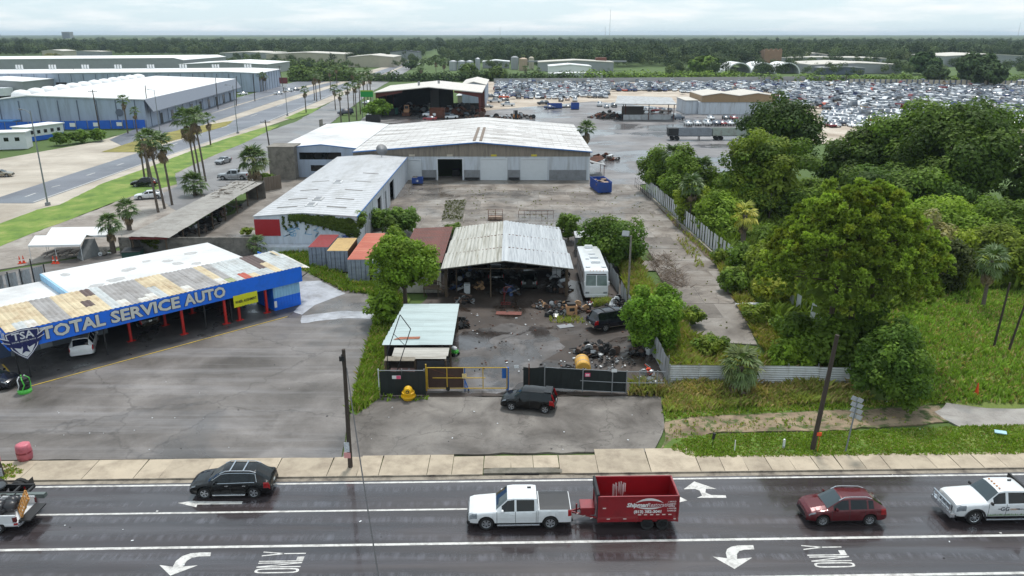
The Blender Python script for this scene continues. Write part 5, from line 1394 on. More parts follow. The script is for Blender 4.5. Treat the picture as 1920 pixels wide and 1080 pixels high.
for(xx,yy_,h_) in((-10.7,60.4,2.2),(-5.2,60.4,2.2),(-5.2,69,2.55),(-10.2,69,2.55),(-5.4,57.9,1.85),(-10.3,57.9,1.85),(-7.9,58,1.85)):
 mb=MB();mb.box(xx-.07,xx+.07,yy_-.07,yy_+.07,0,h_);P("post",mb,m_wood_old,lt)
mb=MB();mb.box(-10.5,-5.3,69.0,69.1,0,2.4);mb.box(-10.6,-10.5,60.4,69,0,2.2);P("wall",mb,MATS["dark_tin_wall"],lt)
mb=MB();mb.slab([(-7.7,57.45,.55),(-5.5,57.45,.6),(-5.5,57.7,1.85),(-7.7,57.7,1.88)],.03);P("black_tarp",mb,mat("black_tarp",S(40,42,46),.7),lt)
mb=MB();mb.box(-9.9,-7.9,57.3,58.2,.9,1.0);mb.box(-9.9,-9.8,57.3,57.4,0,.9);mb.box(-8,-7.9,57.3,57.4,0,.9);mb.box(-9.9,-7.9,57.3,57.35,.3,.4);P("work_bench",mb,mat("pinkish_bench",S(140,110,104),.8,var=.2),lt)
fr=thing("pole_frame","thin black pipe frame standing in front of the pale green lean-to roof","frame",(-9,58.5,0))
def at_depth(px,py,Y):
 b=(540-py)/F;q=(b*Y*cp_-Y*sp_)/(cp_+b*sp_);return Vector(((px-960)/F*(Y*cp_-q*sp_),Y,q+HC))
A4,B4,C4,D4=at_depth(750,590,58.6),at_depth(770,617,58.2),at_depth(735,692,57.2),at_depth(726,662,57.6)
C4.z=0;mb=MB();mb.path([C4,B4,A4,D4,Vector((D4.x-.1,D4.y,0))],.04,5);mb.path([D4.lerp(A4,.5),B4.lerp(C4,.3)],.025,5);P("pipe",mb,m_blackmetal,fr)
bwall=thing("block_wall","grey concrete block wall stained dark behind the flat white roof","wall",(-43,96.4,0))
m_blk_mesh=None
xa=-50.6
bm_=MB();bm_.box(0,.76,-.11,.11,0,.36)
first=obj("block",bm_,m_block,bwall);first.location=(-50.6+43,0,0)
for rr in range(6):
 xx=-50.6+(.39 if rr%2 else 0)
 while xx<-33.6:
  o=first.copy();link(o);o.parent=bwall;o.location=(xx+43,rnd.uniform(-.012,.012),rr*.37);xx+=.78
bpy.data.objects.remove(first)
mb=MB();mb.box(-50.6,-33.2,96.36,96.46,0,2.2);P("mortar",mb,mat("dark_mortar",S(92,88,82),.95,var=.2),bwall)
lw=thing("low_white_wall","white painted wall below the graffiti end of the workshop","wall",(-27,97,0))
mb=MB();mb.box(-33.1,-20.6,96.3,97.85,0,.9);P("wall",mb,m_white_wall,lw)
os_=thing("open_shed","long open sided shed under a buckled grey tin roof littered with branches","shed",(-46,94,0))
m_gtin=mat("dull_grey_tin",S(150,146,140),.6,var=.10,scale=1.2,dirt=S(104,96,88),dirt_amt=.4,dscale=.5,objrand=.06)
for q in range(14):
 ya,yb=93.8+q*2.75,93.8+(q+1)*2.75+.1
 for s_ in range(3):
  w_=1.8-.09*q*.5 if s_==2 else 1.75;xx=-48.2+.05*q+s_*1.72+w_/2
  me=corr_mesh(2.85,round(w_,1),.3,.02,m_gtin);sheet_panel(os_,me,(xx+46+rnd.uniform(-.06,.14)*(s_==2),(ya+yb)/2-94,3.0-.05*s_+rnd.uniform(-.015,.02)-(.12 if q>10 and s_==2 else 0)),(0,1,rnd.uniform(-.006,.006)),(-1,0,.05+rnd.uniform(-.02,.03)*(s_==2)))
for q in range(8):
 for xx in(-47.8,-43.6):
  mb=MB();mb.box(xx-.08,xx+.08,94.3+q*5.2,94.46+q*5.2,0,2.85);P("post",mb,m_wood_old,os_)
mb=MB();mb.box(-48.1,-48.0,94.2,132,0,2.7);mb.box(-46.0,-42.6,132.0,132.2,0,3.0);P("back_wall",mb,m_block,os_)
mb=MB();mb.box(-48,-43.2,94.0,94.1,2.55,2.85);P("red_beam",mb,mat("faded_red_beam",S(110,44,42),.7),os_)
mb=MB();r_=random.Random(21)
for q in range(60):
 c_=(r_.uniform(-48,-44.5),r_.uniform(118,131));a=r_.uniform(0,6.3);l_=r_.uniform(.3,1.6)
 mb.tube((c_[0],c_[1],3.08),(c_[0]+l_*math.cos(a),c_[1]+l_*math.sin(a),3.08+r_.uniform(0,.2)),.05,.02,4)
P("branch_litter",mb,m_bark,os_,kind="stuff")
# ========= fences
m_wpanel=mat("white_fence_panel",S(196,198,200),.55,var=.06,scale=1.5,dirt=S(140,134,126),dirt_amt=.35,stretch=(1,1,.4),objrand=.05)
m_gpanel=mat("grey_fence_panel",S(168,170,172),.6,var=.1,scale=1.5,dirt=S(110,104,96),dirt_amt=.5,stretch=(1,1,.3),objrand=.08)
m_screen=mat("black_screen_cloth",S(26,32,31),.75,var=.25,scale=1.2,bump=.2)
m_yel=mat("yellow_pipe",S(196,160,48),.5,var=.12,dirt=S(120,90,40),dirt_amt=.2)
m_bluep=mat("blue_post",S(36,96,170),.5,var=.12)
m_brownsheet=mat("brown_sheet",S(66,48,40),.8,var=.25,scale=2)
m_conc_l=mat("plain_concrete",S(140,134,126),.9,var=.15,dirt=S(90,84,78),dirt_amt=.5)
def corr_upright(w,h,m_,pitch,amp,horiz=False):
 mb=MB();n=max(4,int((h if horiz else w)/pitch)*2);vs,fs=[],[]
 for i in range(n+1):
  y=amp*(1 if i%2 else -1)
  if horiz:vs+=[(-w/2,y,h*i/n),(w/2,y,h*i/n)]
  else:vs+=[(w*i/n-w/2,y,0),(w*i/n-w/2,y,h)]
 for i in range(n):fs.append((2*i,2*i+2,2*i+3,2*i+1))
 me=bpy.data.meshes.new("fence_sheet");me.from_pydata(vs,[],fs);me.materials.append(m_);return me
def fence_run(root,a,b,w,h,me,name="panel",gap=0.0,jitz=.0,skip=(),tilt=0.0,post=None,lean=0.0):
 a,b=Vector((a[0],a[1],0)),Vector((b[0],b[1],0));d=b-a;n=max(1,int(d.length/(w+gap)));rz=math.atan2(d.y,d.x)
 for k in range(n):
  if k in skip:continue
  p=a+d*((k+.5)/n)
  o=bpy.data.objects.new(name,me);link(o);o.parent=root
  o.location=p-root.location+Vector((0,0,rnd.uniform(-jitz,jitz)));o.rotation_euler=(lean+rnd.uniform(-tilt,tilt),rnd.uniform(-tilt,tilt),rz)
 return n
f1=thing("white_fence","white corrugated metal fence along the verge by the fan palm","fence",(20,56.8,0))
me=corr_upright(2.42,1.55,m_wpanel,.19,.022,True)
fence_run(f1,(12.6,57.0),(17.4,56.9),2.38,1.9,me,jitz=.03);fence_run(f1,(19.7,56.8),(27.0,56.5),2.4,1.9,me,jitz=.03)
for o in[c for c in bpy.data.objects if c.parent==f1]:o.location.z+=.28
for x,h_ in((12.55,2.6),(15,1.9),(17.4,2.4),(19.6,2.7),(22.2,1.9),(24.6,1.9),(27.1,2.0)):
 mb=MB();mb.tube((x,56.98,0),(x,56.98,h_),.04);P("post",mb,m_steel,f1)
f2=thing("leaning_sheet_wall","ragged wall of grey white metal sheets along the scrap yard beside the bushes","fence",(12.3,70,0))
me2=corr_upright(.95,1.9,m_gpanel,.16,.025)
fence_run(f2,(10.9,90),(11.7,80),.9,1.9,me2,jitz=.15,tilt=.06);fence_run(f2,(11.7,79),(12.7,57.9),.9,1.9,me2,jitz=.12,tilt=.07,skip=(4,9))
f3=thing("panel_fence","long fence of narrow white panels with dark gaps beside the overgrown concrete strip","fence",(26,95,0))
me3=corr_upright(.84,2.6,m_wpanel,.28,.03)
fence_run(f3,(24.0,137),(26.25,95),.84,2,me3,gap=.34,jitz=.06,tilt=.02);fence_run(f3,(26.25,95),(27.0,87.3),.84,2,me3,gap=.34,jitz=.1,tilt=.04);fence_run(f3,(28.0,74),(28.95,67.5),.84,1.8,me3,gap=.3,jitz=.12,tilt=.08,skip=(2,))
for q in range(36):
 t=q/35;x,y=24.0+3.0*t,137-50*t
 mb=MB();mb.tube((x+.08,y,0),(x+.08,y,2.1),.04,n=5);P("post",mb,m_blackmetal,f3)
for zz in(.5,1.7):
 mb=MB();mb.path([(24.12,137,zz),(26.35,95,zz),(27.1,87.3,zz)],.035,4);P("rail",mb,m_blackmetal,f3)
lwl=thing("low_kerb_wall","low grey concrete wall at the foot of the white panel fence","wall",(24.6,118,0))
mb=MB();mb.slab([(23.4,140,.45),(23.65,140,.45),(25.9,95,.45),(25.65,95,.45)],.5);P("wall",mb,m_conc_l,lwl)
cl_=thing("chain_fence","low dark chain link fence at the head of the overgrown concrete strip","fence",(23,138,0))
for q in range(9):
 p=Vector((23.0+q*.1,143.5-q*1.6,0));mb=MB();mb.tube(p,p+Vector((0,0,1.6)),.035);P("post",mb,m_blackmetal,cl_)
for zz in(.1,.85,1.55):
 mb=MB();mb.tube((23.0,143.5,zz),(23.8,130.7,zz),.022,n=4);P("rail",mb,m_blackmetal,cl_)
fp=thing("fallen_panel","white fence panels fallen flat in the tall weeds beside the strip","fence panel",G(1405,577))
for q in range(3):
 o=bpy.data.objects.new("panel",me3);link(o);o.parent=fp;o.location=(-1.2+q*1.1,.5-q*.25,.35-q*.06);o.rotation_euler=(R(78),0,R(48+q*9))
f4=thing("screen_fence","black screened fence panel behind the yellow hydrant shaped drum","fence",(-8.5,55.1,0))
mb=MB();n=12
for q in range(n):
 u0,u1=-10.3+3.55*q/n,-10.3+3.55*(q+1)/n;w=lambda u:55.1+.05*math.sin(u*5)
 mb.quad((u0,w(u0),.06),(u1,w(u1),.06),(u1,w(u1)+.02,2.08),(u0,w(u0)+.02,2.08))
P("screen",mb,m_screen,f4)
for x in(-10.42,-8.6,-6.85):
 mb=MB();mb.tube((x,55.2,0),(x,55.2,2.25),.05);P("post",mb,m_steel if x>-10 else P_WHITE,f4)
mb=MB();mb.tube((-10.4,55.2,2.12),(-6.85,55.2,2.12),.035);P("rail",mb,m_steel,f4)
m_pink=mat("pink_sign",S(214,84,120),.5,var=.08)
def small_sign(name,label,x,y,z,w,h,m_,txt=None,tm=None,par=None):
 s_=thing(name,label,"sign",(x,y,z));mb=MB();mb.box(-w/2,w/2,0,.02,-h/2,h/2);obj("plate",mb,m_,s_)
 return s_
s_=small_sign("fence_sign","small white and pink sign on the black screen near the lean-to",-9.0,55.02,1.62,.68,.28,P_WHITE)
mb=MB();mb.box(.0,.33,-.012,-.001,-.13,.13);obj("pink_half",mb,m_pink,s_)
gt=thing("yellow_gate","yellow pipe swing gate with a brown sheet filling its left half","gate",(-6.7,56.0,0))
mb=MB();L_=6.3
for zz in(.22,1.12,2.0):mb.tube((.0 if zz!=1.12 else .4,0,zz),(L_ if zz!=1.12 else 4.6,0,zz),.04,n=6)
P_=None
obj("rail",mb,m_yel,gt)
for x in(0,1.55,4.4,L_):mb=MB();mb.tube((x,0,.2),(x,0,2.02),.04);obj("upright",mb,m_yel,gt)
mb=MB();mb.tube((-.1,0,0),(-.1,0,2.3),.06);obj("hinge_post",mb,m_yel,gt)
mb=MB();mb.tube((.1,0,1.95),(3.0,0,.95),.02);obj("stay",mb,m_rust,gt)
mb=MB();mb.box(.08,2.85,.05,.09,.25,1.95);obj("sheet",mb,m_brownsheet,gt)
mb=MB();mb.lathe([(.16,-.04),(.18,0),(.16,.04)],12,axis='y',c=(1.6,0,.18));obj("wheel",mb,m_tyre,gt)
mb=MB();mb.box(2.75,3.1,-.06,-.03,1.1,1.5);obj("sign_plate",mb,mat("cream_plate",S(214,190,130),.5),gt)
mb=MB();mb.tube((2.95,.1,0),(2.95,.1,1.98),.05);mb.tube((2.95,.1,.9),(3.25,.1,0),.05);mb.tube((2.95,.1,.3),(3.3,.05,.12),.06);obj("brace",mb,m_bluep,gt)
bp=thing("blue_gate_post","bright blue gate post at the free end of the yellow gate","post",(-.35,56.2,0))
mb=MB();mb.box(-.1,.1,-.1,.1,0,1.95);mb.box(-.45,-.1,-.02,.02,1.0,1.9);obj("post",mb,m_bluep,bp)
f5=thing("screen_fence","long black screened fence of pipe posts behind the boxy black hatchback","fence",(5,56,0))
ptsF=[(.9,56.4),(3.0,56.3),(5.6,55.9),(9.0,55.5)]
mb=MB()
for(a,b) in zip(ptsF[:-1],ptsF[1:]):
 n=8
 for q in range(n):
  P0=Vector((*a,0)).lerp(Vector((*b,0)),q/n);P1=Vector((*a,0)).lerp(Vector((*b,0)),(q+1)/n);w=lambda p:.05*math.sin(p.x*4.2)
  mb.quad((P0.x,P0.y+w(P0),.1),(P1.x,P1.y+w(P1),.1),(P1.x,P1.y+.04,1.85+.05*math.sin(P1.x*3)),(P0.x,P0.y+.04,1.85+.05*math.sin(P0.x*3)))
P("screen",mb,m_screen,f5)
for x in(1.35,2.6,5.6,7.9,9.0,10.0,11.4):
 y=lerp_tab(ptsF+[(12,55.5)],x)-.06;mb=MB();mb.tube((x,y,0),(x,y,2.2 if x<3 else 2.0),.045);P("post",mb,m_steel if x!=1.35 else m_rust,f5)
for zz,x0_ in((1.92,2.6),(.95,5.4),(.12,2.6)):
 mb=MB();mb.path([(x,lerp_tab(ptsF+[(12,55.5)],x)-.07,zz) for x in np.linspace(x0_,12,8)],.03,5);P("rail",mb,m_steel,f5)
s_=small_sign("fence_sign","small pink warning sign on the long black screened fence",5.95,55.72,1.5,.42,.3,m_pink)
mb=MB();mb.box(-.14,.14,-.01,-.001,-.02,.06);mb.box(-.14,.14,-.01,-.001,-.1,-.06);obj("print",mb,m_white_dec,s_)
small_sign("fence_sign","small blank white plate wired to the top of the black screened fence",8.0,55.45,1.98,.42,.26,P_WHITE)
small_sign("fence_sign","small white plate beside the blue gate post",.35,56.3,1.95,.36,.24,P_WHITE)
ch=thing("chain_link_fence","sagging bare chain link fence at the corner beside the white fence","fence",(11,55.6,0))
mb=MB()
for q in range(16):
 x=9.1+q*.21
 mb.tube((x,55.55,.1),(x+1.2,55.55,1.85),.006,n=3,caps=False);mb.tube((x+1.2,55.55,.1),(x,55.55,1.85),.006,n=3,caps=False)
P("wire_mesh",mb,m_steel,ch)
mb=MB();mb.tube((12.45,56,0),(12.45,56,2.3),.05);P("post",mb,m_steel,ch)
f6=thing("grey_panel_fence","fence of grey metal panels in black frames behind the garage roof","fence",(-50,82,0))
A_,B_=Vector(G(88,531)),Vector(G(-40,562));dd=(B_-A_)
me6=corr_upright(1.15,2.1,m_gpanel,.2,.02)
fence_run(f6,A_,B_,1.15,2.1,me6,gap=.12)
for q in range(int(dd.length/1.27)+1):
 p=A_+dd*(q*1.27/dd.length);mb=MB();mb.box(p.x-.05,p.x+.05,p.y-.05,p.y+.05,0,2.3+(.9 if q in(1,8) else 0));P("post",mb,m_blackmetal,f6)
# ========= containers, RV, skips
m_cgrey=mat("container_door_grey",S(146,154,166),.55,var=.08,scale=2,dirt=S(88,90,96),dirt_amt=.3)
def container(label,x0,y0,L,roofm,sidem,rz=0.0):
 t=thing("shipping_container",label,"container",(x0,y0,0),rz,"shipping containers by the grass bank");w,h=2.44,2.6
 mb=MB();mb.box(.05,w-.05,.06,L,.12,h-.04)
 k=.3
 while k<L-.3:
  for s_ in(0,w):mb.box(s_-.03 if s_==0 else s_-.052,s_+.052 if s_==0 else s_+.03,k,k+.14,.2,h-.12)
  k+=.28
 obj("body",mb,sidem,t)
 mb=MB();mb.box(0,w,.0,L,h-.04,h)
 k=.25
 while k<L-.2:mb.box(.1,w-.1,k,k+.16,h,h+.02);k+=.42
 obj("roof",mb,roofm,t)
 mb=MB()
 for(xa,xb_) in((0,.1),(w-.1,w)):mb.box(xa,xb_,-.02,.06,0,h-.042)
 mb.box(.1,w-.1,-.02,.06,0,.14);mb.box(.1,w-.1,-.02,.06,h-.16,h-.042);obj("door_frame",mb,m_cgrey,t)
 for(xa,xb_) in((.12,w/2-.01),(w/2+.01,w-.12)):
  mb=MB();mb.box(xa,xb_,.02,.058,.15,h-.17)
  for q in range(5):mb.box(xa+.05,xb_-.05,.0,.022,.25+q*.46,.48+q*.46)
  d=obj("door",mb,m_cgrey,t)
  for xx in(xa+.3,xb_-.3):
   b=MB();b.tube((xx,-.03,.1),(xx,-.03,h-.1),.025,n=5);obj("lock_rod",b,mat("dark_rod",S(76,80,88),.5),d)
 return t
container("grey shipping container with a dark red roof, shortest of the row",-24.6,90.2,6.06,mat("container_red_roof",S(142,44,46),.6,var=.1,dirt=S(110,60,50),dirt_amt=.3),m_cgrey)
container("grey shipping container with a tan yellow roof between the two red ones",-21.95,88.5,6.06,mat("container_tan_roof",S(196,164,108),.6,var=.08,dirt=S(150,120,80),dirt_amt=.3),mat("container_brown_side",S(110,76,58),.6))
container("long grey shipping container with a rusty orange roof nearest the tree",-18.8,84.8,12.2,mat("container_orange_roof",S(178,92,70),.6,var=.12,dirt=S(200,130,104),dirt_amt=.4,stretch=(.3,1.5,1)),mat("container_maroon_side",S(86,46,42),.6))
container("pale green shipping container mostly hidden under the tree",-15.9,84.4,6.06,mat("container_green_roof",S(140,150,130),.6),mat("container_green_side",S(120,132,118),.6))
rv=thing("motorhome","white class A motorhome parked nose out beside the tin shed","motorhome",(8.95,77.9,0))
prof=[(0.06,.42),(0,.9),(.02,1.55),(.38,2.75),(.55,3.15),(1.0,3.25),(10.3,3.25),(10.45,3.1),(10.45,.45)]
w=1.26
mb=MB();n=len(prof)
vs=[(-w,p[0],p[1]) for p in prof]+[(w,p[0],p[1]) for p in prof]
mb.add(vs,[tuple(range(n)),tuple(reversed(range(n,2*n)))]+[(i,n+i,n+(i+1)%n,(i+1)%n) for i in range(n)])
obj("body",mb,P_WHITE,rv,bevel=.07)
for sg in(1,-1):
 mb=MB();a,b=(.05 if sg>0 else -1.12),(1.12 if sg>0 else -.05)
 mb.quad((a,.03,1.68),(b,.03,1.68),(b*.98,.355,2.72),(a*.98,.355,2.72));obj("windshield",mb,mat("rv_windscreen",S(96,112,108),.08,var=.3,scale=2),rv)
 mb=MB();mb.box(sg*1.3-.04,sg*1.3+.04,-.15,.0,1.75,2.15);mb.tube((sg*1.2,.05,2.2),(sg*1.3,-.05,2.15),.02);obj("mirror",mb,P_WHITE,rv)
 mb=MB();mb.box(sg*.95-.2,sg*.95+.2,-.03,.02,.82,1.0);obj("headlight",mb,m_lamp,rv)
 mb=MB();mb.box(sg*1.262,sg*1.275,1.2,10,1.3,1.45);obj("stripe",mb,m_greypanel,rv)
for yy0 in(2.4,4.6,6.6,8.4):
 for sg in(1,-1):mb=MB();mb.box(sg*1.262,sg*1.272,yy0,yy0+1.2,1.75,2.5);obj("side_window",mb,m_glass,rv)
mb=MB();mb.box(-1.2,1.2,-.06,.1,.38,.72);obj("bumper",mb,P_WHITE,rv,bevel=.03)
mb=MB();mb.box(-1.05,1.05,.36,.44,2.76,2.86);obj("visor",mb,m_black_pl,rv)
for(x,y,sx,sy,h) in((0,9.6,.45,.35,.28),(.1,6.9,.4,.3,.12),(.2,5.4,.45,.4,.18),(.2,3.5,.5,.4,.22),(-.6,4.8,.2,.2,.12),(-.8,1.6,.25,.15,.08),(.9,1.6,.25,.15,.08)):
 mb=MB();mb.box(x-sx,x+sx,y-sy,y+sy,3.25,3.25+h);obj("roof_unit",mb,P_WHITE,rv,bevel=.04)
for q in range(5):mb=MB();mb.box(-.7+q*.35,-.62+q*.35,.5,.6,3.14,3.2);obj("marker_lamp",mb,mat("amber_lamp",S(190,120,40),.3),rv)
for yy in(2.3,7.9):
 for sg in(1,-1):
  o=wheel(rv,0,sg*1.1,.44,.28);o.location=(sg*1.1,yy,.44);o.rotation_euler.z=R(90) if sg<0 else R(90)
def open_skip(name,label,loc,rz,L,Wd,h,m_,cat="skip",rib=True,fill=None):
 t=thing(name,label,cat,loc,rz)
 for nm,bx in(("side",(-L/2,L/2,-Wd/2,-Wd/2+.06,.2,h)),("side",(-L/2,L/2,Wd/2-.06,Wd/2,.2,h)),("end",(-L/2,-L/2+.06,-Wd/2+.06,Wd/2-.06,.2,h)),("end",(L/2-.06,L/2,-Wd/2+.06,Wd/2-.06,.2,h)),("floor",(-L/2+.06,L/2-.06,-Wd/2+.06,Wd/2-.06,.2,.28))):
  mb=MB();mb.box(*bx)
  if nm=="side":
   y=-Wd/2 if bx[2]<0 else Wd/2;k=-L/2+.3
   while k<L/2-.1:mb.box(k,k+.1,y-.06 if y<0 else y,y if y<0 else y+.06,.25,h-.05);k+=.6
   mb.box(-L/2,L/2,y-.05 if y<0 else y-.02,y+.02 if y<0 else y+.05,h,h+.08)
  obj(nm,mb,m_,t)
 mb=MB();mb.box(-L/2+.2,L/2-.2,-.5,-.35,0,.2);mb.box(-L/2+.2,L/2-.2,.35,.5,0,.2);obj("skid",mb,m_blackmetal,t)
 if fill:
  r_=random.Random(len(label));mb=MB()
  for q in range(14):mb.cbox((r_.uniform(-L*.4,L*.4),r_.uniform(-Wd*.35,Wd*.35),h-.35+r_.uniform(-.2,.25)),(r_.uniform(.3,1.3),r_.uniform(.2,.8),r_.uniform(.05,.4)),r_.uniform(0,3),r_.uniform(-.5,.5));
  obj("load",mb,fill,t,kind="stuff")
 return t
m_skipblue=mat("skip_blue",S(36,76,156),.5,var=.12,dirt=S(60,60,80),dirt_amt=.3)
m_debris=mat("debris",S(150,128,112),.8,var=.5,scale=1.5)
open_skip("roll_off_skip","large open blue skip heaped with rubble on the wet yard",(16.1,139.2,0),R(98),6.2,2.5,2.0,m_skipblue,fill=m_debris)
t=open_skip("dumpster","small blue dumpster against the white warehouse wall",(-17.9,145.6,0),0,2.0,1.5,1.2,m_skipblue,"dumpster")
mb=MB();mb.box(-.2,.2,-.772,-.755,.5,.9);obj("label_plate",mb,m_white_dec,t)
mb=MB();mb.slab([(-1,-.75,1.22),(0,-.75,1.22),(0,.75,1.35),(-1,.75,1.35)],.04);obj("lid",mb,m_black_pl,t)
def tipper(name,label,x,y,L,m_,front=None):
 t=thing(name,label,"trailer",(x,y,0));h0,h1=1.2,3.1
 mb=MB();mb.box(0,L,-1.25,-1.19,h0,h1);mb.box(0,L,1.19,1.25,h0,h1);mb.box(0,.06,-1.19,1.19,h0,h1);mb.box(L-.06,L,-1.19,1.19,h0,h1);mb.box(.06,L-.06,-1.19,1.19,h0,h0+.1)
 k=.2
 while k<L:mb.box(k,k+.1,-1.31,-1.25,h0,h1);k+=.55
 obj("box",mb,m_,t)
 if front:mb=MB();mb.box(-.1,2.6,-1.33,1.33,h0+.1,h1+.1);obj("front_screen",mb,front,t)
 mb=MB();mb.box(0,L,-.5,.5,.95,h0);obj("frame",mb,m_blackmetal,t)
 for wxx in(1.2,2.5):
  for sg in(1,-1):wheel(t,wxx,sg*1.05,.5,.35,m_rim_dark,6,n=12)
 mb=MB();mb.box(L-3.2,L-3.0,-.8,-.7,0,1.0);mb.box(L-3.2,L-3.0,.7,.8,0,1.0);obj("landing_leg",mb,m_blackmetal,t)
tipper("tipper_trailer","grey tipper trailer with a black front screen beyond the overgrown trees",41.8,210.0,11.5,mat("grey_trailer",S(136,142,150),.5,var=.1,dirt=S(100,98,96),dirt_amt=.3),m_black_pl)
tipper("tipper_trailer","pale green tipper trailer with a rusty rim parked behind the grey one",53.6,210.3,11.0,mat("pale_green_trailer",S(156,166,158),.6,var=.1,dirt=S(110,70,50),dirt_amt=.3))
# ========= poles, lamps, signs, wires
m_pole=mat("pole_wood",S(66,57,50),.9,var=.25,scale=4,stretch=(1,1,.15),bump=.2)
m_galv=mat("galvanised_pole",S(130,134,138),.5,metal=.3,var=.1)
def wood_pole(label,base,top,r0=.16,r1=.11,arm=0,group=None):
 t=thing("utility_pole",label,"utility pole",base,0,group);d=Vector(top)-Vector(base)
 mb=MB();mb.tube((0,0,-.2),d,r0,r1,10);obj("shaft",mb,m_pole,t)
 if arm:
  mb=MB();mb.cbox((d.x,d.y,d.z-.5),(arm,.1,.12),rz=.3);obj("crossarm",mb,m_pole,t)
  for q in(-1,-.4,.4,1):mb=MB();mb.tube((d.x+q*arm*.45,d.y+.3*q*arm*.42,d.z-.44),(d.x+q*arm*.45,d.y+.3*q*arm*.42,d.z-.22),.04,n=5);obj("insulator",mb,m_greypanel,t)
 return t
def top_at(pxt,pyt,base,dy=0):
 """top of a (perhaps leaning) pole: its row fixes the height"""
 Y=base.y+dy;b=(540-pyt)/F
 q=(b*Y*cp_-Y*sp_)/(cp_+b*sp_);zc=Y*cp_-q*sp_
 return Vector(((pxt-960)/F*zc,Y,q+HC))
b_=G(657,875);p1=wood_pole("wooden utility pole plastered with flyers on the sidewalk edge",b_,top_at(644,655,b_))
mb=MB();mb.tube((-.02,.0,8.0),(.05,0,6.2),.05);mb.box(-.16,.16,-.2,.0,7.6,7.9);obj("bracket",mb,m_blackmetal,p1)
for zz,hh,m_,ww in((1.55,.7,mat("flyer_white",S(196,200,206),.7,var=.35,scale=9),.34),(.95,.4,mat("flyer_pink",S(214,150,150),.7,var=.1),.42)):
 mb=MB();mb.box(-.18-ww/2+.08,-.18+ww/2+.08,-.2,-.18,zz-hh/2,zz+hh/2);obj("flyer",mb,m_,p1)
b_=G(1523,843);p2=wood_pole("leaning dark utility pole standing in the green verge",b_,top_at(1570,628,b_),.17,.13)
mb=MB();mb.box(.1,.42,-.2,-.12,1.15,1.4);obj("orange_tag",mb,mat("orange_tag",S(222,84,40),.5),p2);mb=MB();mb.tube((.25,-.25,0),(.3,-.2,1.2),.015,n=4);obj("ground_wire",mb,mat("orange_tag",S(222,84,40)),p2)
b_=G(5,892);p3=wood_pole("short leaning pole with stapled flyers and yellow leaves on top at the picture's edge",b_,b_+Vector((-.35,0,3.6)),.17,.13)
for zz,m_,ww in((2.3,MATS["flyer_white"],.5),(1.5,MATS["flyer_pink"],.6),(.4,MATS["flyer_white"],.5)):
 mb=MB();mb.box(-.3,-.3+ww,-.24,-.22,zz-.3,zz+.3);obj("flyer",mb,m_,p3)
b_=G(740,575);wood_pole("weathered wooden pole wrapped by the tree beside the lean-to",b_,b_+Vector((-.5,.3,5.4)),.2,.14)
for i,(bx,tx_,lab) in enumerate((((508,292),(497,225),"dark utility pole beside the grey block tower"),((190,262),(173,168),"utility pole before the pale blue warehouse wall near the blue screen"),((280,238),(272,160),"utility pole at the corner of the pale blue warehouse"),((409,205),(404,146),"utility pole beside the warehouse parking apron, middle of the row"),((443,198),(443,143),"slim dark utility pole at the far end of the pale blue warehouse"),((533,175),(523,123),"utility pole by the small shop sign of the long warehouse"),((148,165),(137,128),"utility pole standing between the two long white warehouse roofs"),((478,190),(475,138),"utility pole beside the thin palms at the warehouse front"))):
 b_=G(*bx);wood_pole(lab,b_,top_at(*tx_,b_),.18,.12,2.2 if i in(0,1,5) else 0)
for bx,lab in(((1862,655),"bare slanting pole left of its twin in the meadow"),((1890,660),"bare slanting pole right of its twin in the meadow")):
 b_=G(*bx);wood_pole(lab,b_,top_at(bx[0]+32,530 if bx[0]<1880 else 570,b_),.11,.08)
b_=G(1440,425);wood_pole("bare grey dead trunk rising from the green scrub",b_,b_+Vector((0,0,5)),.16,.08)
def street_lamp(label,base,h,armd,ln=2.4,group="street lamps along the boulevard"):
 t=thing("street_lamp",label,"street lamp",base,0,group)
 mb=MB();mb.tube((0,0,0),(0,0,h),.14,.08,8);mb.box(-.3,.3,-.3,.3,0,.5);obj("pole",mb,m_galv,t)
 a=Vector((math.cos(armd),math.sin(armd),0))*ln
 mb=MB();mb.path([(0,0,h-.6),(a.x*.5,a.y*.5,h),(a.x,a.y,h+.05)],.05);obj("arm",mb,m_galv,t)
 mb=MB();mb.cbox((a.x*1.12,a.y*1.12,h+.03),(.9,.35,.18),armd);obj("lamp_head",mb,m_greypanel,t,bevel=.05)
for bx,ty,lab in(((90,385),207,"tall street lamp on the lawn edge nearest the tents"),((300,248),168,"street lamp across the boulevard at the parking entrance"),((446,250),160,"street lamp on the lawn strip beside the boulevard"),((539,217),162,"street lamp where the lawn strip narrows"),((430,140),110,"distant street lamp above the far warehouse")):
 b_=G(*bx);street_lamp(lab,b_,HT(bx[0],bx[1],ty),R(150))
t=thing("yard_light","tall grey pole with a square flood light beside the motorhome","flood light",G(1177,570))
mb=MB();mb.tube((0,0,0),(0,0,7.4),.13,.10,10);obj("pole",mb,m_conc_l,t);mb=MB();mb.path([(0,0,7.2),(-.25,-.15,7.5),(-.45,-.2,7.6)],.05);obj("arm",mb,m_galv,t)
mb=MB();mb.cbox((-.6,-.3,7.7),(.75,.18,.62),rz=R(-20),rx=R(-35));obj("lamp_head",mb,m_steel,t,bevel=.04)
t=thing("chevron_sign","pole carrying a stack of tilted grey sign blades on the verge","sign",G(1585,848))
mb=MB();mb.tube((0,0,0),(.35,.1,4.0),.055);obj("post",mb,m_galv,t)
for q in range(4):
 for s_ in(0,1):
  mb=MB();mb.cbox((.28+.09*q*.3+(-.19 if s_==0 else .22),.05,3.95-q*.42+(-.08 if s_ else .06)),(.46,.03,.3),rz=R(12),ry=R(28));obj("blade",mb,mat("sign_back",S(176,180,184),.4,metal=.3,var=.08),t)
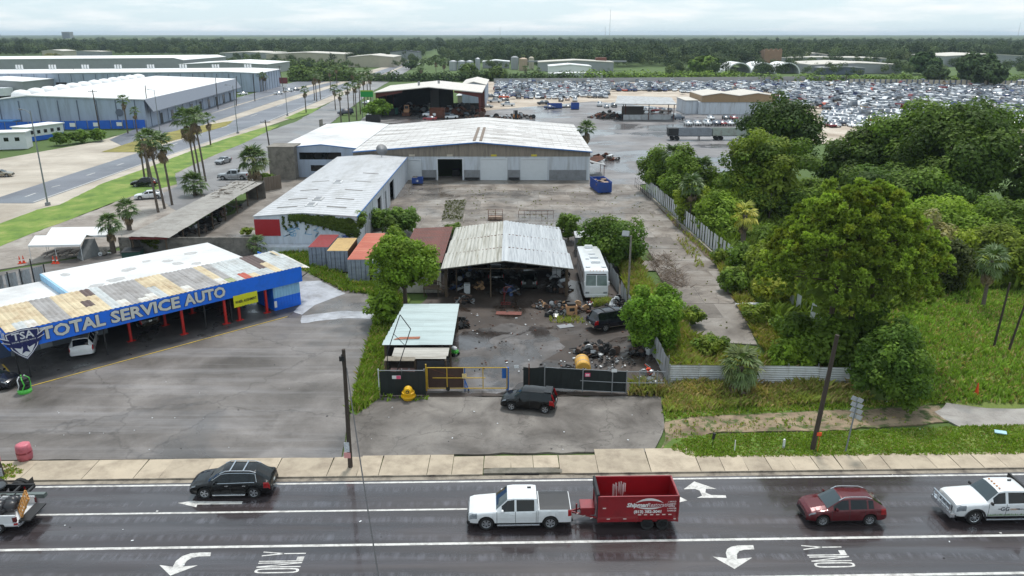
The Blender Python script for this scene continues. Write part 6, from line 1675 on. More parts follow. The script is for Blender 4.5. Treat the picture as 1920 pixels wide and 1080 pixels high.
t=thing("mailbox_post","black cylinder on a thin stake in the verge","mailbox",G(1336,836));mb=MB();mb.tube((0,0,0),(.02,0,.7),.02);obj("stake",mb,m_blackmetal,t);mb=MB();mb.tube((.0,0,.55),(.06,0,.98),.10,n=10);obj("cylinder",mb,m_black_pl,t)
t=thing("marker_stake","thin white marker stake in the verge","stake",G(1377,846));mb=MB();mb.box(-.03,.03,-.02,.02,0,.85);obj("stake",mb,P_WHITE,t)
t=thing("utility_marker","stubby white utility post in the verge","post",G(1469,840));mb=MB();mb.lathe([(.09,0),(.09,.6),(.07,.68),(.01,.7)],10);obj("post",mb,P_WHITE,t);mb=MB();mb.lathe([(.095,.1),(.095,.16)],10);obj("band",mb,m_greypanel,t)
t=thing("foam_board","pale blue board lying in the verge grass","board",G(1875,815));mb=MB();mb.cbox((0,0,.2),(.75,.3,.08),rz=R(-20),rx=R(18));obj("board",mb,mat("pale_blue_board",S(168,206,216),.6),t,label=None)
m_orange=mat("cone_orange",S(226,74,36),.5,var=.08)
def cone(label,loc,h=.9,group=None,stack=1):
 t=thing("traffic_cone",label,"traffic cone",loc,0,group)
 mb=MB();mb.box(-.2*h/.9,.2*h/.9,-.2*h/.9,.2*h/.9,0,.05);obj("base",mb,m_orange,t)
 mb=MB();mb.lathe([(.15*h/.9,.05),(.03,h)],14);obj("cone",mb,m_orange,t)
 if stack==2:mb=MB();mb.lathe([(.115*h/.9,h*.38),(.072*h/.9,h*.62)],14);obj("collar",mb,P_WHITE,t)
 return t
cone("tall plain orange cone on the rough meadow edge",G(1830,741),1.05)
for(x,y,lab) in((38,494,"left cone of the pair nearest the lawn by the tents"),(45,493,"right cone of the pair nearest the lawn by the tents"),(101,494,"left cone of the pair before the white tent"),(108,494,"right cone of the pair before the white tent")):cone("orange white "+lab,G(x,y),.95,"cones around the tents",2)
t=thing("traffic_drum","orange traffic drum with white bands by the gate of the open shed","traffic drum",G(495,352))
mb=MB();mb.lathe([(.3,0),(.3,.1),(.26,.1),(.22,1.0),(.1,1.05)],14);obj("drum",mb,m_orange,t)
for zz in(.35,.7):mb=MB();mb.lathe([(.26,zz),(.255,zz+.14)],14);obj("band",mb,P_WHITE,t)
t=thing("hydrant_drum","big yellow hydrant shaped drum standing before the black screen","hydrant",G(766,748))
m_hy=mat("hydrant_yellow",S(226,176,20),.5,var=.08,dirt=S(150,110,30),dirt_amt=.3)
mb=MB();mb.lathe([(.44,.02),(.44,.18),(.56,.2),(.58,.28),(.56,.34),(.42,.36),(.42,.52),(.5,.54),(.5,.62),(.36,.64)],24);obj("base",mb,m_hy,t)
mb=MB();mb.lathe([(.36,.64),(.36,.78),(.30,.95),(.18,1.07),(.02,1.12)],20);obj("dome",mb,m_hy,t,smooth=True)
mb=MB();mb.lathe([(.27,-.44),(.27,-.3),(.15,-.3)],18,axis='y',c=(0,0,.80));mb.m(1).lathe([(.14,-.45),(.14,-.43),(.02,-.43)],14,axis='y',c=(0,0,.80));obj("outlet",mb,[m_hy,m_blackmetal],t)
mb=MB();mb.lathe([(.07,-.50),(.07,-.44),(.01,-.44)],6,axis='y',c=(0,0,.80));obj("nut",mb,m_hy,t)
t=thing("wrapped_barrel","pink wrapped barrel beside the sidewalk corner","barrel",G(48,860));mb=MB()
mb.lathe([(.44,0),(.48,.3),(.47,.8),(.43,1.08),(.25,1.13),(.02,1.1)],18)
mb.v=[(p[0]*(1+.05*math.sin(9*math.atan2(p[1],p[0])+4*p[2])),p[1]*(1+.05*math.sin(7*math.atan2(p[1],p[0]))),p[2]) for p in mb.v]
obj("wrap",mb,mat("pink_wrap",S(190,100,112),.45,var=.25,scale=3,bump=.3),t,smooth=True)
mb=MB();mb.lathe([(.485,.5),(.49,.55),(.485,.6)],18);obj("band",mb,mat("pink_wrap_dark",S(140,52,62),.5),t)
t=thing("wrapped_tyre_stack","black and white wrapped tyre stack on a green base at the slab corner","tyre stack",G(47,735))
mb=MB();mb.lathe([(.5,0),(.52,.16),(.46,.32)],14);obj("base",mb,mat("lime_green",S(86,190,74),.5),t)
mb=MB();mb.lathe([(.36,.3),(.46,.42),(.44,.6),(.4,.62),(.46,.74),(.44,.95),(.40,.98),(.42,1.2),(.3,1.34),(.05,1.36)],16);obj("stack",mb,m_black_pl,t)
for q,a in enumerate((0.3,1.2,2.4,4.2,5.0)):
 mb=MB();mb.path([(.47*math.cos(a),.47*math.sin(a),.35),(.48*math.cos(a+.4),.48*math.sin(a+.4),.75),(.44*math.cos(a+.2),.44*math.sin(a+.2),1.15),(.2*math.cos(a),.2*math.sin(a),1.39)],.05,5);obj("strap",mb,P_WHITE if q%2 else MATS["lime_green"],t)
def wire(label,a,b,sag=.4,r=.02):
 a,b=Vector(a),Vector(b);pts=[]
 for k in range(15):
  u=k/14;p=a.lerp(b,u);p.z-=sag*4*u*(1-u);pts.append(p)
 mb=MB();mb.path(pts,r,5);return obj("overhead_wire",mb,mat("cable",S(60,60,62),.6),label=label,cat="wire")
a=top_at(650,690,G(657,875));wire("dark cable slung across the road from the flyer covered pole",a,G(716,1120,6.2),.5,.035)
wire("thin guy cable from the tree to the paved edge",G(733,500,4.8)*1.0,G(694,588,.1),0.0,.03)
def tent(label,x0,x1,y0,y1,ze,zr,tables=True):
 t=thing("canopy_tent",label,"tent",((x0+x1)/2,(y0+y1)/2,0),R(4));w,d=(x1-x0)/2,(y1-y0)/2
 mb=MB();m_=mat("tent_white",S(226,226,226),.7,var=.04,scale=1)
 mb.slab([(-w,-d,ze),(w,-d,ze),(w,0,zr),(-w,0,zr)],.03);mb.slab([(-w,0,zr),(w,0,zr),(w,d,ze),(-w,d,ze)],.03);obj("canopy",mb,m_,t)
 mb=MB();mb.slab([(-w,-d-.02,ze),(w,-d-.02,ze),(w,-d,ze),(-w,-d,ze)],.25);obj("valance",mb,m_,t)
 for sx in(-1,0,1):
  for sy in(-1,1):mb=MB();mb.tube((sx*(w-.05),sy*(d-.05),0),(sx*(w-.05),sy*(d-.05),ze),.035);obj("leg",mb,P_WHITE,t)
tent("white canopy tent over picnic tables nearest the garage",-60.2,-53.9,93.0,97.0,2.1,2.85)
tent("white canopy tent behind the first one beside the small palms",-60.4,-52.4,97.3,101.0,2.2,2.9)
for q,(x,y) in enumerate(((-58.6,94.8),(-56.9,95.2),(-55.3,95.3))):
 t=thing("picnic_table","low picnic table under the white tent, %s"%("at the open left end","in the middle","by the grey tarp")[q],"picnic table",(x,y,0),R(70),"picnic tables under the tent");m_=mat("table_grey",S(120,112,108),.8,var=.2)
 mb=MB();mb.box(-.9,.9,-.38,.38,.70,.76);obj("tabletop",mb,m_,t)
 for sg in(1,-1):
  mb=MB();mb.box(-.9,.9,sg*.65-.14,sg*.65+.14,.42,.47);obj("bench",mb,m_,t)
  mb=MB();mb.tube((sg*.6,-.7,0),(sg*.6,.3,.7),.04);mb.tube((sg*.6,.7,0),(sg*.6,-.3,.7),.04);obj("leg",mb,m_,t)
mb=MB();mb.slab([(-53.9,93.2,0.05),(-52.8,95.8,0.05),(-53.5,96.2,2.1),(-54.2,95.6,2.2)],.03);mb.slab([(-53.9,93.2,0.05),(-54.6,93.4,.4),(-54.4,95.4,2.2),(-54.2,95.6,2.2)],.03)
obj("grey_tarp",mb,mat("grey_tarp_cloth",S(96,98,98),.8,var=.25,bump=.3),label="grey tarp hanging from the end of the white tents",cat="tarp")
for q,(x,y) in enumerate(((-50.8,97.6),(-49.9,98.4))):
 t=thing("black_bin","small black bin beside the tents, %s"%("near the tarp" if q==0 else "nearer the two palms"),"bin",(x,y,0));mb=MB();mb.lathe([(.3,0),(.36,.9)],12);obj("bin",mb,m_black_pl,t);mb=MB();mb.lathe([(.38,.9),(.38,.95),(.05,1.0)],12);obj("lid",mb,m_black_pl,t)
t=thing("green_dumpster","dark green lidded dumpster by the block wall","dumpster",(-47.6,93.6,0),R(10));mb=MB();mb.box(-1.1,1.1,-.8,.8,.1,1.2);obj("body",mb,mat("dumpster_green",S(34,70,62),.6),t);mb=MB();mb.slab([(-1.12,-.85,1.25),(1.12,-.85,1.25),(1.12,.85,1.45),(-1.12,.85,1.45)],.05);obj("lid",mb,m_black_pl,t)
t=thing("wood_gate","tall weathered wooden gate panel by the fan palm and grey tower","gate",(-44.5,137.5,0),R(55));
for q in range(7):mb=MB();mb.box(q*.55,q*.55+.52,-.04,.04,.05,2.6+rnd.uniform(-.04,.04));obj("board",mb,mat("gate_boards",S(112,100,88),.9,var=.2,stretch=(1,1,.2)),t)
mb=MB();mb.box(0,3.85,.05,.12,.5,.65);mb.box(0,3.85,.05,.12,2.0,2.15);obj("rail",mb,m_wood_old,t)
# ---- parked cars on the left
sed=suv_spec(L=4.6,W=1.8,h=1.45,wr=.33,sill=.26,w0=.9,w1=3.6,xw=1.25,xr=2.05,xe=3.35,gap=(1.4,2.35,3.2),hood=.92,belt=.95)
sed["top"]=[(0,.55),(.04,.72),(.25,.82),(1.0,.95),(1.25,.98),(2.05,1.42),(2.5,1.45),(3.1,1.42),(3.4,1.36),(4.05,1.04),(4.5,1.0),(4.57,.85),(4.6,.7)]
sed["zones"]=[("windshield",1.28,2.03,0,2),("side_window#1",1.62,2.30,3,4),("side_window#2",2.40,3.30,3,4),("rear_window",3.42,4.0,0,2)]
med=lambda**k:suv_spec(L=4.7,W=1.88,h=1.68,wr=.36,w0=.93,w1=3.66,xe=3.85,gap=(1.40,2.42,3.32),**k)
suv("parked_car","black crossover parked on the lawn edge behind the palms",med(),P_BLACK,G(272,349),R(4))
suv("parked_car","white sedan parked on the gravel before the tall palms",sed,P_WHITE,G(280,372),R(22))
suv("parked_car","grey car driving up the side street behind the palms",sed,P_SILVER,G(419,306),R(78))
pickup("pickup_truck","silver crew cab pickup parked beside the fan palm",pickup_spec(L=5.8),P_SILVER,G(439,336),R(3),tonneau=False)
suv("parked_car","pale gold sedan at the boulevard's edge",sed,paint("gold_paint",S(150,142,124),.4),G(2,331),R(190))
suv("large_suv","dark suv deep in the repair shed, left of the two",med(),P_BLACK,Vector((-1.9,86.0,0)),R(-88))
t=suv("large_suv","dark green suv with a spare wheel at the mouth of the repair shed",med(),paint("dark_green_paint",S(34,42,40),.3),Vector((1.9,83.6,0)),R(-90))
mb=MB();mb.lathe([(.36,0),(.36,.2),(.1,.2)],16,axis='x',c=(2.3,0,1.0));obj("spare_wheel",mb,m_tyre,t)
pL=Vector(OG)+Vector((math.cos(RG),math.sin(RG),0))*-15.0+Vector((-math.sin(RG),math.cos(RG),0))*4.0;pL.z=.9
suv("lifted_car","black car raised on the red lift posts inside the garage",sed,P_BLACK,pL,RG+R(-88))
suv("parked_car","dark blue car at the picture's left edge beside the garage slab",sed,P_NAVY,G(-18,722),R(172))
# ========= the far side of the boulevard and the lots beyond
m_gvl=mat("grey_far_wall",S(150,152,154),.7,var=.08,scale=.3)
m_cream=mat("cream_far_wall",S(176,168,150),.8,var=.08,scale=.3)
m_tanroof=mat("tan_far_roof",S(196,190,180),.7,var=.05,scale=.2)
m_bright=mat("bright_white_roof",S(226,226,226),.7,var=.03,scale=.2)
def local_gable(name,label,org,rz,w,L,eave,ridge,wm,rm,cat="warehouse",rx=.5,ov=.4,t=.3):
 """gabled hall in its own frame: x across (0..w), y along (0..L), gable ends at y=0 and y=L"""
 r=thing(name,label,cat,org,rz)
 for y in(0,L):
  mb=MB();y2=y+(.25 if y==0 else -.25)
  mb.add([(0,y,0),(w,y,0),(w,y,eave),(w*rx,y,ridge),(0,y,eave),(0,y2,0),(w,y2,0),(w,y2,eave),(w*rx,y2,ridge),(0,y2,eave)],[(0,1,2,3,4),(9,8,7,6,5),(0,5,6,1),(1,6,7,2),(4,9,5,0)]);obj("wall",mb,wm,r)
 for x in(0,w):
  mb=MB();mb.box(x,x+.25,.25,L-.25,0,eave) if x==0 else mb.box(x-.25,x,.25,L-.25,0,eave);obj("wall",mb,wm,r)
 for(xa,xb_) in((-ov,w*rx),(w+ov,w*rx)):
  mb=MB();mb.slab([(xa,-ov,eave+t),(xb_,-ov,ridge+t),(xb_,L+ov,ridge+t),(xa,L+ov,eave+t)],t);obj("roof",mb,rm,r)
 return r
def seams_wall(r,x0,x1,y,z1,n,m_,axis='x',dark=False):
 for k in range(n):
  u=x0+(x1-x0)*(k+.5)/n;mb=MB()
  if axis=='x':mb.box(u-.12,u+.12,y-.12,y+.02,0,z1)
  else:mb.box(y-.02,y+.12,u-.12,u+.12,0,z1)
  obj("wall_rib",mb,m_,r)
m_seam=mat("panel_seam",S(92,100,116),.7,var=.1)
a=R(-5.5)
A0=Vector((-110.5,238,0))
def at_frame(p,rz,x,y):return Vector((p.x+x*math.cos(rz)-y*math.sin(rz),p.y+x*math.sin(rz)+y*math.cos(rz),p.z))
o1=at_frame(A0,R(5.5),-44,0)
w1=local_gable("warehouse","pale blue warehouse with rounded white roof vents behind the blue screen",o1,R(5.5),44,112,8.2,9.6,m_blue_wall,m_bright,rx=.25)
seams_wall(w1,0,44,0,8.3,8,m_seam);seams_wall(w1,0,112,44,5.0,14,m_seam,'y')
mb=MB();mb.slab([(44.4,-.5,8.4),(46.5,-.5,4.9),(46.5,112,4.9),(44.4,112,8.4)],.3);obj("awning",mb,mat("slate_awning",S(120,126,138),.6,var=.1),w1)
for k in range(9):mb=MB();mb.box(44.0,44.1,12+k*11,14.5+k*11,0,3.2);obj("door",mb,m_glass if k%2 else m_blackmetal,w1)
mb=MB();mb.lathe([(1.1,-.1),(1.1,.05),(.05,.1)],16,axis='y',c=(36.5,-.1,4.6));obj("round_vent",mb,m_seam,w1)
for k in range(12):
 mb=MB();mb.blob((5.5,8+k*9,9.3),(2.6,3.6,1.7),k,.04,2);obj("roof_vent",mb,m_bright,w1,smooth=True)
o2=Vector((-124.5,395,0));rz2=R(-66)
w2=local_gable("long_warehouse","very long white roofed grey blue warehouse behind the nearer one",at_frame(Vector((-124,392,0)),R(3),-150,0),R(3),150,45,8.7,9.4,m_blue_wall,m_bright,rx=.9)
seams_wall(w2,0,150,0,8.6,26,m_seam)
for k in range(9):mb=MB();mb.box(30+k*11.5,35+k*11.5,-.08,-.02,.5,4.8);obj("dock_door",mb,m_blackmetal if k in(2,3,4) else m_gvl,w2)
for k in range(8):
 for q in range(3):mb=MB();mb.tube((14+k*17+q*1.4,40,9),(14+k*17+q*1.4,40,11.6),.5,n=8);obj("roof_stack",mb,m_bright,w2)
seams_wall(w2,0,45,150,8.6,8,m_seam,'y')
w3=local_gable("long_warehouse","farthest long white roof on the left, below the dark wood",Vector((-470,600,0)),R(0),225,90,8.5,10,m_gvl,m_bright,rx=.97)
w4=local_gable("warehouse","low white roofed shed end joined to the farthest long roof",Vector((-236,570,0)),R(0),62,60,6.5,8.0,m_gvl,m_bright)
w5=local_gable("shed","small white roofed shed at the left edge beside the pale blue warehouse",Vector((-262,362,0)),R(0),40,40,6.4,7.6,m_gvl,m_bright)
mb=MB();mb.box(10,36,-8,-1,.8,4.2);obj("loading_box",mb,m_door_w,w5)
for i,(px0,px1,pb,pt,L,wm,rm,lab) in enumerate([(80,120,107,94,30,m_cream,m_tanroof,"square tan building before the wood at far left"),(120,190,104,96,30,m_gvl,m_tanroof,"low far building right of the square tan one"),(412,512,110,98,60,m_gvl,m_tanroof,"long low grey building at the edge of the wood"),(500,645,118,99,50,m_cream,m_tanroof,"long cream building before the wood left of the boulevard"),(653,738,126,104,50,m_cream,m_tanroof,"square cream building beside the boulevard's far end"),(732,785,112,95,30,m_gvl,mat("dark_far_roof",S(70,74,84),.7),"dark roofed long building beside the far boulevard"),(905,955,128,114,20,m_gvl,m_bright,"white flat roofed plant building left of the tanks"),(1010,1150,134,114,30,m_gvl,m_tanroof,"long low tan roofed hall behind the white hall"),(1030,1108,142,122,25,m_bright,m_bright,"white barn like hall before the tan roofed one"),(1030,1130,148,138,12,m_bright,m_bright,"low white shed in front of the white hall"),(1410,1660,120,108,60,m_gvl,m_tanroof,"long grey roofed plant building behind the white arched shelters"),(1520,1690,138,119,60,m_gvl,m_tanroof,"wide pale metal hall right of the white arches"),(1505,1550,117,100,30,m_gvl,m_tanroof,"small block on the roofline of the pale metal hall"),(1770,1930,125,102,60,m_gvl,m_tanroof,"blue grey hall with tan roof at the far right"),(280,360,99,94,30,m_gvl,m_tanroof,"thin white roof line inside the far wood"),(1540,1620,140,126,14,m_seam,m_gvl,"grey lean-to before the pale metal hall")]):
 a_,b_=G(px0,pb),G(px1,pb);H_=HT((px0+px1)/2,pb,pt);local_gable("far_building",lab,a_,0,b_.x-a_.x,L,H_*.82,H_,wm,rm,"building",t=.6)
m_silo=mat("silo_metal",S(164,166,170),.45,metal=.2,var=.1,scale=.3)
for i,(px,w_,pb,pt,m_) in enumerate([(850,15,132,113,m_silo),(866,15,132,113,m_silo),(881,14,132,113,m_silo),(896,9,131,108,m_silo),(965,14,130,105,m_gvl),(981,16,132,108,mat("tan_tank",S(168,146,124),.6)),(996,10,130,106,m_cream)]):
 b_=G(px,pb);r_=w_/2*(b_.y*cp_+HC*sp_)/F;H_=HT(px,pb,pt)
 t=thing("silo",["first grey silo from the left","second grey silo from the left","third grey silo from the left","narrow silo right of the three grey ones","tall pale tank left of the tan one","tan tank between two pale ones","slim cream tank right of the tan one"][i]+" by the far plant","silo",b_)
 mb=MB();mb.lathe([(r_,0),(r_,H_*.9),(r_*.3,H_)],16);obj("shell",mb,m_,t,smooth=False)
t=thing("brick_tower","square brown tower with notched top above the far plant roofs","tower",G(1448,122));zc_=G(1448,122).y
hw_=15.5*zc_/F;H_=HT(1448,122,94);m_bt=mat("brown_tower",S(150,118,96),.8,var=.15,scale=.3)
mb=MB();mb.box(-hw_,hw_,0,2*hw_,0,H_);obj("shaft",mb,m_bt,t)
for k in range(4):mb=MB();mb.box(-hw_+k*hw_*.55,-hw_+k*hw_*.55+hw_*.3,0,1,H_,H_*1.1);obj("merlon",mb,m_bt,t)
t=thing("brown_silo","dark brown tower beside the conveyor at the white hall","tower",G(1127,132));mb=MB();mb.box(-4,4,0,8,0,HT(1127,132,108));obj("shaft",mb,mat("rust_far",S(110,70,58),.8),t);mb=MB();mb.box(-60,20,2,5,HT(1127,132,114)-1,HT(1127,132,114));obj("conveyor",mb,m_gvl,t)
for i,px in enumerate((1386,1431,1477)):
 b_=G(px,138);r_=22.5*b_.y/F;H_=HT(px,138,117);t=thing("arched_shelter",["left","middle","right"][i]+" one of the three white arched shelters behind the car lot","shelter",b_)
 n=12
 for nm,ra,rb,y0_,y1_ in(("roof_arch",1.0,.95,0,26),):
  mb=MB();vs=[]
  for k in range(n):
   t0,t1=PI*k/n,PI*(k+1)/n
   P4=[(q*r_*math.cos(t_),y,q*H_*math.sin(t_)) for t_ in(t0,t1) for q in(1.0,.9) for y in(0,26)]
   mb.add(P4,[(0,4,5,1),(2,3,7,6),(0,2,6,4),(1,5,7,3)])
  obj(nm,mb,m_bright,t)
 mb=MB();mb.box(-r_*.8,r_*.8,10,11,0,H_*.5);obj("stacked_goods",mb,m_gvl,t)
def long_wall(label,a,b,h,m_,ribs=0):
 a,b=G(*a),G(*b);t=thing("lot_wall",label,"wall",(a+b)/2);d=(b-a);nn=Vector((-d.y,d.x,0)).normalized()*.15;c_=(a+b)/2
 mb=MB();mb.slab([tuple(p-c_+Vector((0,0,h))) for p in(a-nn,b-nn,b+nn,a+nn)],h);obj("wall",mb,m_,t)
 for k in range(ribs):p=a+d*(k/ribs)-c_;mb=MB();mb.box(p.x-.3,p.x+.3,p.y-.5,p.y-.2,0,h+.15);obj("post",mb,m_seam,t)
long_wall("long grey wall along the back of the salvage lot",(926,156),(1590,151),2.6,m_gvl)
long_wall("pale ribbed wall along the right back of the salvage lot",(1590,160),(2000,165),3.4,m_cream,40)
bs=thing("blue_screen_fence","bright blue screen fence before the pale blue warehouse","fence",(-125,236,0));m_bscr=mat("blue_screen",S(26,92,190),.6,var=.15,scale=.6)
A_,B_,C_=Vector((-110.3,236.2,0)),Vector((-136,232,0)),Vector((-160,226,0))
for a_,b_ in((A_,B_),(B_,C_)):
 for k in range(8):
  p,q=a_.lerp(b_,k/8),a_.lerp(b_,(k+1)/8-.01);mb=MB();mb.slab([(p.x,p.y,2.6),(q.x,q.y,2.6),(q.x,q.y+.06,2.6),(p.x,p.y+.06,2.6)],2.5);P("panel",mb,m_bscr,bs)
  mb=MB();mb.tube((p.x,p.y+.2,0),(p.x,p.y+.2,2.7),.06);P("post",mb,m_steel,bs)
for k in(2,4,6):p=A_.lerp(B_,k/8+.03);mb=MB();mb.box(p.x-.9,p.x+.9,p.y-.12,p.y-.06,.9,2.0);P("notice",mb,m_white_dec,bs)
for i,(px0,px1,pb,pt,d_) in enumerate([(-60,52,283,248,5),(55,122,266,236,5)]):
 a_,b_=G(px0,pb),G(px1,pb-(10 if i else 4));H_=HT(px0+50,pb,pt+4);d=b_-a_;rz=math.atan2(d.y,d.x)
 t=thing("site_office",["white site office cabin at the left edge across the boulevard","white site office cabin with a blue base by the green bushes"][i],"cabin",a_,rz)
 mb=MB();mb.box(0,d.length,0,d_,(1.2 if i else 0),H_);obj("wall",mb,m_door_w,t)
 if i:mb=MB();mb.box(0,d.length,0.01,d_-.01,0,1.19);obj("base",mb,m_bscr,t)
 mb=MB();mb.box(-.3,d.length+.3,-.4,d_+.3,H_,H_+.25);obj("roof",mb,m_bright,t)
 for k in range(5):u=d.length*(k+.6)/5.4;mb=MB();mb.box(u-.5,u+.5,-.05,-.01,H_*.5,H_*.5+.9);obj("window",mb,m_glass,t)
t=open_skip("scrap_container","orange brown load box beside the blue roofed cabin across the boulevard",G(38,238),R(5),6,2.4,2.2,mat("rust_orange",S(176,96,66),.7))
bb=thing("blue_cabin","low cabin with a flat blue roof at the left edge","cabin",G(0,245));mb=MB();mb.box(-6,4,0,6,0,2.6);obj("wall",mb,m_gvl,bb);mb=MB();mb.box(-6.3,4.3,-.3,6.3,2.6,2.9);obj("roof",mb,mat("blue_cabin_roof",S(84,140,196),.6),bb)
# ------- the open barn
br=thing("open_barn","open steel barn with rust red frames and a pale roof full of scrap","barn",(-28,265,0))
BX0,BX1,BY0,BY1=-46.0,-10.5,268,305;be,brd=8.4,10.2;bxm=-28.0
m_barnroof=mat("barn_roof",S(206,200,192),.6,var=.06,scale=.3,dirt=S(170,160,150),dirt_amt=.3)
for(xa,xb_) in((BX0-.5,bxm),(BX1+.5,bxm)):
 mb=MB();mb.slab([(xa,BY0-.5,be),(xb_,BY0-.5,brd),(xb_,BY1,brd),(xa,BY1,be)],.25);P("roof",mb,m_barnroof,br)
m_redframe=mat("rust_red_frame",S(92,42,36),.7,var=.2)
for yy in(BY0,BY0+18,BY1-.6):
 for xx in(BX0,BX1):
  s_=1 if xx==BX0 else -1
  mb=MB();mb.slab([(xx,yy,be-.25),(xx+s_*.5,yy,0),(xx,yy,0),(xx-s_*0.0,yy,0)],.01) if False else mb.add([(xx,yy,0),(xx+s_*.5,yy,0),(xx+s_*.9,yy,be-1.6),(xx+s_*9,yy,be-.1),(xx+s_*9,yy,be+.55),(xx,yy,be-.3),(xx,yy+.4,0),(xx+s_*.5,yy+.4,0),(xx+s_*.9,yy+.4,be-1.6),(xx+s_*9,yy+.4,be-.1),(xx+s_*9,yy+.4,be+.55),(xx,yy+.4,be-.3)],[(0,1,2,3,4,5),(11,10,9,8,7,6),(0,6,7,1),(1,7,8,2),(2,8,9,3),(3,9,10,4),(5,11,6,0)])
  P("frame",mb,m_redframe,br)
mb=MB();mb.box(BX0-.05,BX0+.1,BY0+.5,BY1,0,be-.3);P("side_wall",mb,m_dark_int,br)
mb=MB();wall_open(mb,'x',BX0,BX1,0,be-.3,BY1-.1,.15,[(-22.5,-12,1.8,7.4)]);P("back_wall",mb,m_dark_int,br)
mb=MB();mb.box(-28.3,-28.0,BY0+6,BY1-.3,0,be);P("partition",mb,m_dark_int,br)
for(x,y) in((-26.5,289),(-33,283)):mb=MB();mb.tube((x,y,brd-.6),(x,y,brd+.9),.4,n=8);P("roof_stack",mb,m_steel,br)
gs=thing("green_sign","plain green and yellow sign board at the left end of the barn eave","sign",(-46.5,266,0));mb=MB();mb.box(-4.2,0,-.15,.1,7.0,8.8);obj("board",mb,mat("sign_green",S(36,146,70),.6,var=.05),gs);mb=MB();mb.box(-4.2,0,-.17,.1,8.805,9.2);obj("strip",mb,mat("sign_yellow_green",S(150,180,60),.6),gs)
for x in(-4.0,-.2):mb=MB();mb.tube((x,.2,0),(x,.2,7.0),.12);obj("post",mb,m_steel,gs)
local_gable("shed","pale shed joined behind the right end of the open barn",Vector((-20,318,0)),R(0),9.5,36,7.6,8.8,m_blue_wall,m_barnroof,"shed")
def scrap_heap(name,label,c,ext,h,n,seed,mats_,cat="scrap heap",cell=(.25,1.4),tyres=0):
 r_=random.Random(seed);mb=MB();
 for q in range(n):
  mb.m(r_.randrange(len(mats_)));a=r_.uniform(0,6.28);d=r_.uniform(0,1)**.6;x,y=ext[0]*d*math.cos(a),ext[1]*d*math.sin(a);z=h*(1-d)*r_.uniform(.2,1)+.12;k=r_.random();s_=r_.uniform(*cell)
  if k<.45:mb.cbox((x,y,z),(s_,s_*r_.uniform(.2,.7),s_*r_.uniform(.1,.5)),r_.uniform(0,3),r_.uniform(-.8,.8),r_.uniform(-.8,.8))
  elif k<.75:v=Vector((r_.uniform(-1,1),r_.uniform(-1,1),r_.uniform(-.5,.8))).normalized()*s_*.8;mb.tube((x-v.x,y-v.y,max(.05,z-v.z)),(x+v.x,y+v.y,max(.08,z+v.z)),s_*.08,s_*.06,5)
  elif k<.9:mb.lathe([(s_*.22,-.08),(s_*.42,-.1),(s_*.45,0),(s_*.42,.1),(s_*.22,.08)],10,axis='y',c=(x,y,z+s_*.2))
  else:mb.blob((x,y,z),(s_*.4,s_*.4,s_*.3),q,.3,1)
 o=obj(name,mb,mats_,loc=c,label=label,cat=cat,kind="stuff");return o
JM=[m_blackmetal,m_rust,mat("scrap_dark",S(44,42,42),.7,var=.3),m_steel,mat("scrap_brown",S(84,66,56),.8,var=.3),m_tyre]
JL=JM+[P_WHITE,mat("scrap_tan",S(176,140,104),.7,var=.2)]
scrap_heap("scrap_heap","dark scrap heap filling the right bay of the open barn",(-18,282,0),(8,8),3.2,160,1,JM,cell=(.8,3))
scrap_heap("scrap_heap","scrap heap deep in the left bay of the open barn",(-37,290,0),(7,8),2.5,110,2,JM,cell=(.8,3))
scrap_heap("scrap_heap","rusty scrap heap at the right front post of the barn",(-11,262,0),(4,4),1.6,60,3,[m_rust,JM[4],m_blackmetal],cell=(.6,2.2))
scrap_heap("scrap_heap","heap of black scrap left of the yard canopy",(32.5,268,0),(6,3.5),2.6,120,4,JM[:3],cell=(.6,2))
scrap_heap("scrap_heap","row of flattened dark cars' frames on the pale lot",(3,268,0),(5,5),1.2,60,5,JM,cell=(.7,2.2))
scrap_heap("scrap_heap","tangle of axles and frames on the tan ground near the orange car",(-6,262,0),(6,2),.8,40,6,JM,cell=(.6,2.2))
t=thing("wheel_loader","tan wheel loader parked in the dark left bay of the barn","loader",(-36.5,274,0),R(90));m_ld=mat("loader_tan",S(176,130,96),.6,var=.15)
mb=MB();mb.box(-1.5,1.8,-1.0,1.0,.9,2.2);obj("body",mb,m_ld,t,bevel=.08);mb=MB();mb.box(-.4,.9,-.8,.8,2.2,3.7);obj("cab",mb,m_ld,t);mb=MB();mb.box(-.42,.92,-.6,.6,2.5,3.4);obj("cab_glass",mb,m_glass,t)
for x in(-1.2,1.4):
 for s_ in(1,-1):wheel(t,x,s_*1.1,.8,.5,m_ld,5,n=12)
mb=MB();mb.box(-2.9,-2.0,-1.3,1.3,.2,1.3);mb.box(-2.0,-1.4,-.5,.5,.9,1.3);obj("bucket",mb,m_rust,t)
t=thing("forklift","orange forklift on the pale lot right of the barn","forklift",(1.2,263.5,0),R(95));mb=MB();mb.box(-1.1,1.1,-.7,.7,.4,1.5);obj("body",mb,mat("forklift_orange",S(214,140,60),.5),t,bevel=.05)
mb=MB();
for x in(-.7,.8):
 for s_ in(1,-1):mb.tube((x,s_*.6,1.5),(x*.8,s_*.6,2.7),.06)
mb.box(-.8,.9,-.7,.7,2.7,2.8);obj("cage",mb,m_blackmetal,t);mb=MB();mb.box(-1.4,-1.2,-.5,.5,.1,3);mb.box(-2.2,-1.4,-.4,-.25,.1,.18);mb.box(-2.2,-1.4,.25,.4,.1,.18);obj("mast",mb,m_blackmetal,t)
for x in(-.7,.8):
 for s_ in(1,-1):wheel(t,x,s_*.7,.38,.25,m_rim_dark,5,n=10)
